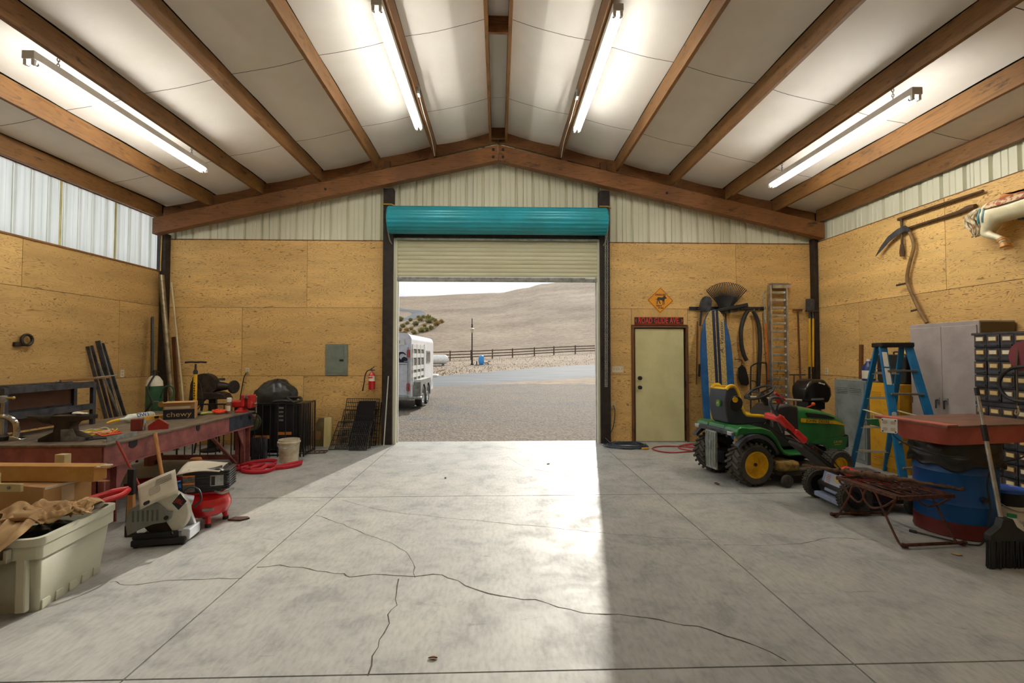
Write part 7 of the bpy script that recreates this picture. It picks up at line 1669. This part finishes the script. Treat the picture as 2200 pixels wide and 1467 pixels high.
for x_, z_ in ((-.045,.05),(.045,.05),(-.045,-.05),(.045,-.05)): MB().cyl((x_,-.034,z_),(x_,-.029,z_),.006,n=8).build('screw', M['dark'], pq)
MB().tube(bez([(.02,-.02,-.06),(.05,-.03,-.10),(.16,-.02,-.17),(.34,.0,-.21),(.5,-.03,-.20)]), .006, 6).build('lead', M['dark'], pq)
gw = thing('green_wedge', 'small green plastic wedge clipped under the tub lid corner', 'wedge', (3.49,4.17,.965), R(-20))
MB().prism([(-.05,.02),(.05,.03),(.06,-.045),(.0,-.03)], -.02, .02, 'xz').build('wedge', pm('wedge_green', c(26,110,62), .45), gw, 0, bevel=.004)
dc = thing('drum_cord', 'thin black cord trailing down the drum to the floor', 'cord', (0,0,0))
MB().tube(bez([(4.40,3.60,.82),(4.30,3.64,.74),(4.14,3.70,.66),(4.12,3.74,.50),(4.14,3.74,.30),(4.10,3.73,.14),(4.02,3.70,.03),(3.95,3.70,.012),(3.86,3.78,.012),(3.80,3.86,.012),(3.72,3.98,.012)],6), .007, 6).build('cord', M['cord_black'], dc)
MB().tube([(3.72,3.98,.012),(3.69,4.02,.014)], .013, 8).build('plug', M['dark'], dc)
# ---- broom, jug and pail at the right edge
bm_ = thing('angle_broom', 'angled broom with a black head and steel handle leaning on the tub', 'broom', (0,0,0))
h0, h1 = Vector((3.785,3.34,.30)), Vector((3.82,3.53,1.325))
MB().tube([h0, h0.lerp(h1,.62)], .0145, 10).build('lower_tube', M['alu'], bm_); MB().tube([h0.lerp(h1,.60), h0.lerp(h1,.72)], .019, 10).build('foam_sleeve', M['dark'], bm_)
MB().tube([h0.lerp(h1,.72), h0.lerp(h1,.95)], .0125, 10).build('upper_tube', M['alu'], bm_); MB().tube([h0.lerp(h1,.94), h1], .016, 10).build('hanging_grip', M['dark'], bm_)
MB().prism([(3.65,.20),(3.96,.20),(3.95,.25),(3.86,.31),(3.83,.37),(3.75,.37),(3.73,.31),(3.65,.25)], 3.30, 3.36, 'xz').build('broom_head', M['dark'], bm_, 0, bevel=.012)
bmm = MB(); rg = random.Random(1)
for k in range(240):
    x_ = 3.655+.30*rg.random(); y_ = 3.305+.05*rg.random(); bmm.tube([(x_,y_,.21),(x_+rg.uniform(-.014,.014)+(x_-3.815)*.12,y_+rg.uniform(-.012,.012),.004)], [.006,.004], 4, caps=False)
bmm.build('bristles', M['dark'], bm_)['kind'] = 'stuff'
wj = thing('water_jug', 'translucent white jug with a green cap behind the broom head', 'jug', (4.22,3.65,0), .3)
MB().lathe([(.078,0),(.085,.012),(.085,.14),(.075,.18),(.03,.245),(.026,.26)], 18).build('jug_body', pm('milky_plastic', c(206,212,204), .35), wj); MB().lathe([(.029,.255),(.029,.28),(0,.28)], 12).build('cap', pm('cap_green', c(30,128,70), .4), wj)
MB().tube(bez([(.05,-.03,.22),(.09,-.04,.20),(.09,-.04,.13),(.075,-.03,.10)]), .011, 8).build('handle', bpy.data.materials['milky_plastic'], wj)
pl2 = thing('paint_pail', 'dark pail with a bright blue lid beside the drum', 'pail', (4.70,4.12,0))
MB().lathe([(0,.0),(.135,.0),(.15,.34),(0,.34)], 26).build('pail', M['dark'], pl2); MB().lathe([(.156,.335),(.158,.36),(.13,.365),(.12,.355),(0,.355)], 26).build('lid', pm('lid_blue', c(40,92,190), .4), pl2)
MB().lathe([(.142,.06),(.147,.22)], 14, None, R(200), R(330)).build('label_wrap', M['paper'], pl2); MB().tube([(.155*cos(R(a_)),.155*sin(R(a_)),.30-.12*sin(R(a_-180))) for a_ in range(180,361,15)], .004, 6).build('bail', M['galv'], pl2)
# ---- leaves and chips on the floor
for i, (px, py, lab) in enumerate(((930,1415,'curled dry brown leaf on the floor near the viewer'),(1540,1040,'dry brown leaf on the floor left of the near tyre'),(2055,1192,'pale dry leaf on the floor before the iron table'),(1178,997,'small dark leaf on the floor near the opening'),(957,1027,'tiny dark leaf scrap near the left reflection edge'))):
    q = atZ(px, py, 0); sz = (.024,.05,.035,.03,.025)[i]
    lf = MB().grid(lambda u,v: ((u-.5)*2*sz, (v-.5)*sz*1.1*sin(pi*min(max(u,.02),.98)), .0015+.35*sz*(abs(v-.5)*1.2+.5*(u-.5)**2)), 8, 6).build('dry_leaf', pm('dry_leaf_%d' % i, c(120,82,48), .8) if i != 2 else pm('pale_leaf', c(206,176,120), .8), None, 180, loc=(q.x,q.y,.0), rot=(0,0,i*1.3), solid=.001)
    tag(lf, lab, 'leaf', 'dry leaves on the floor')
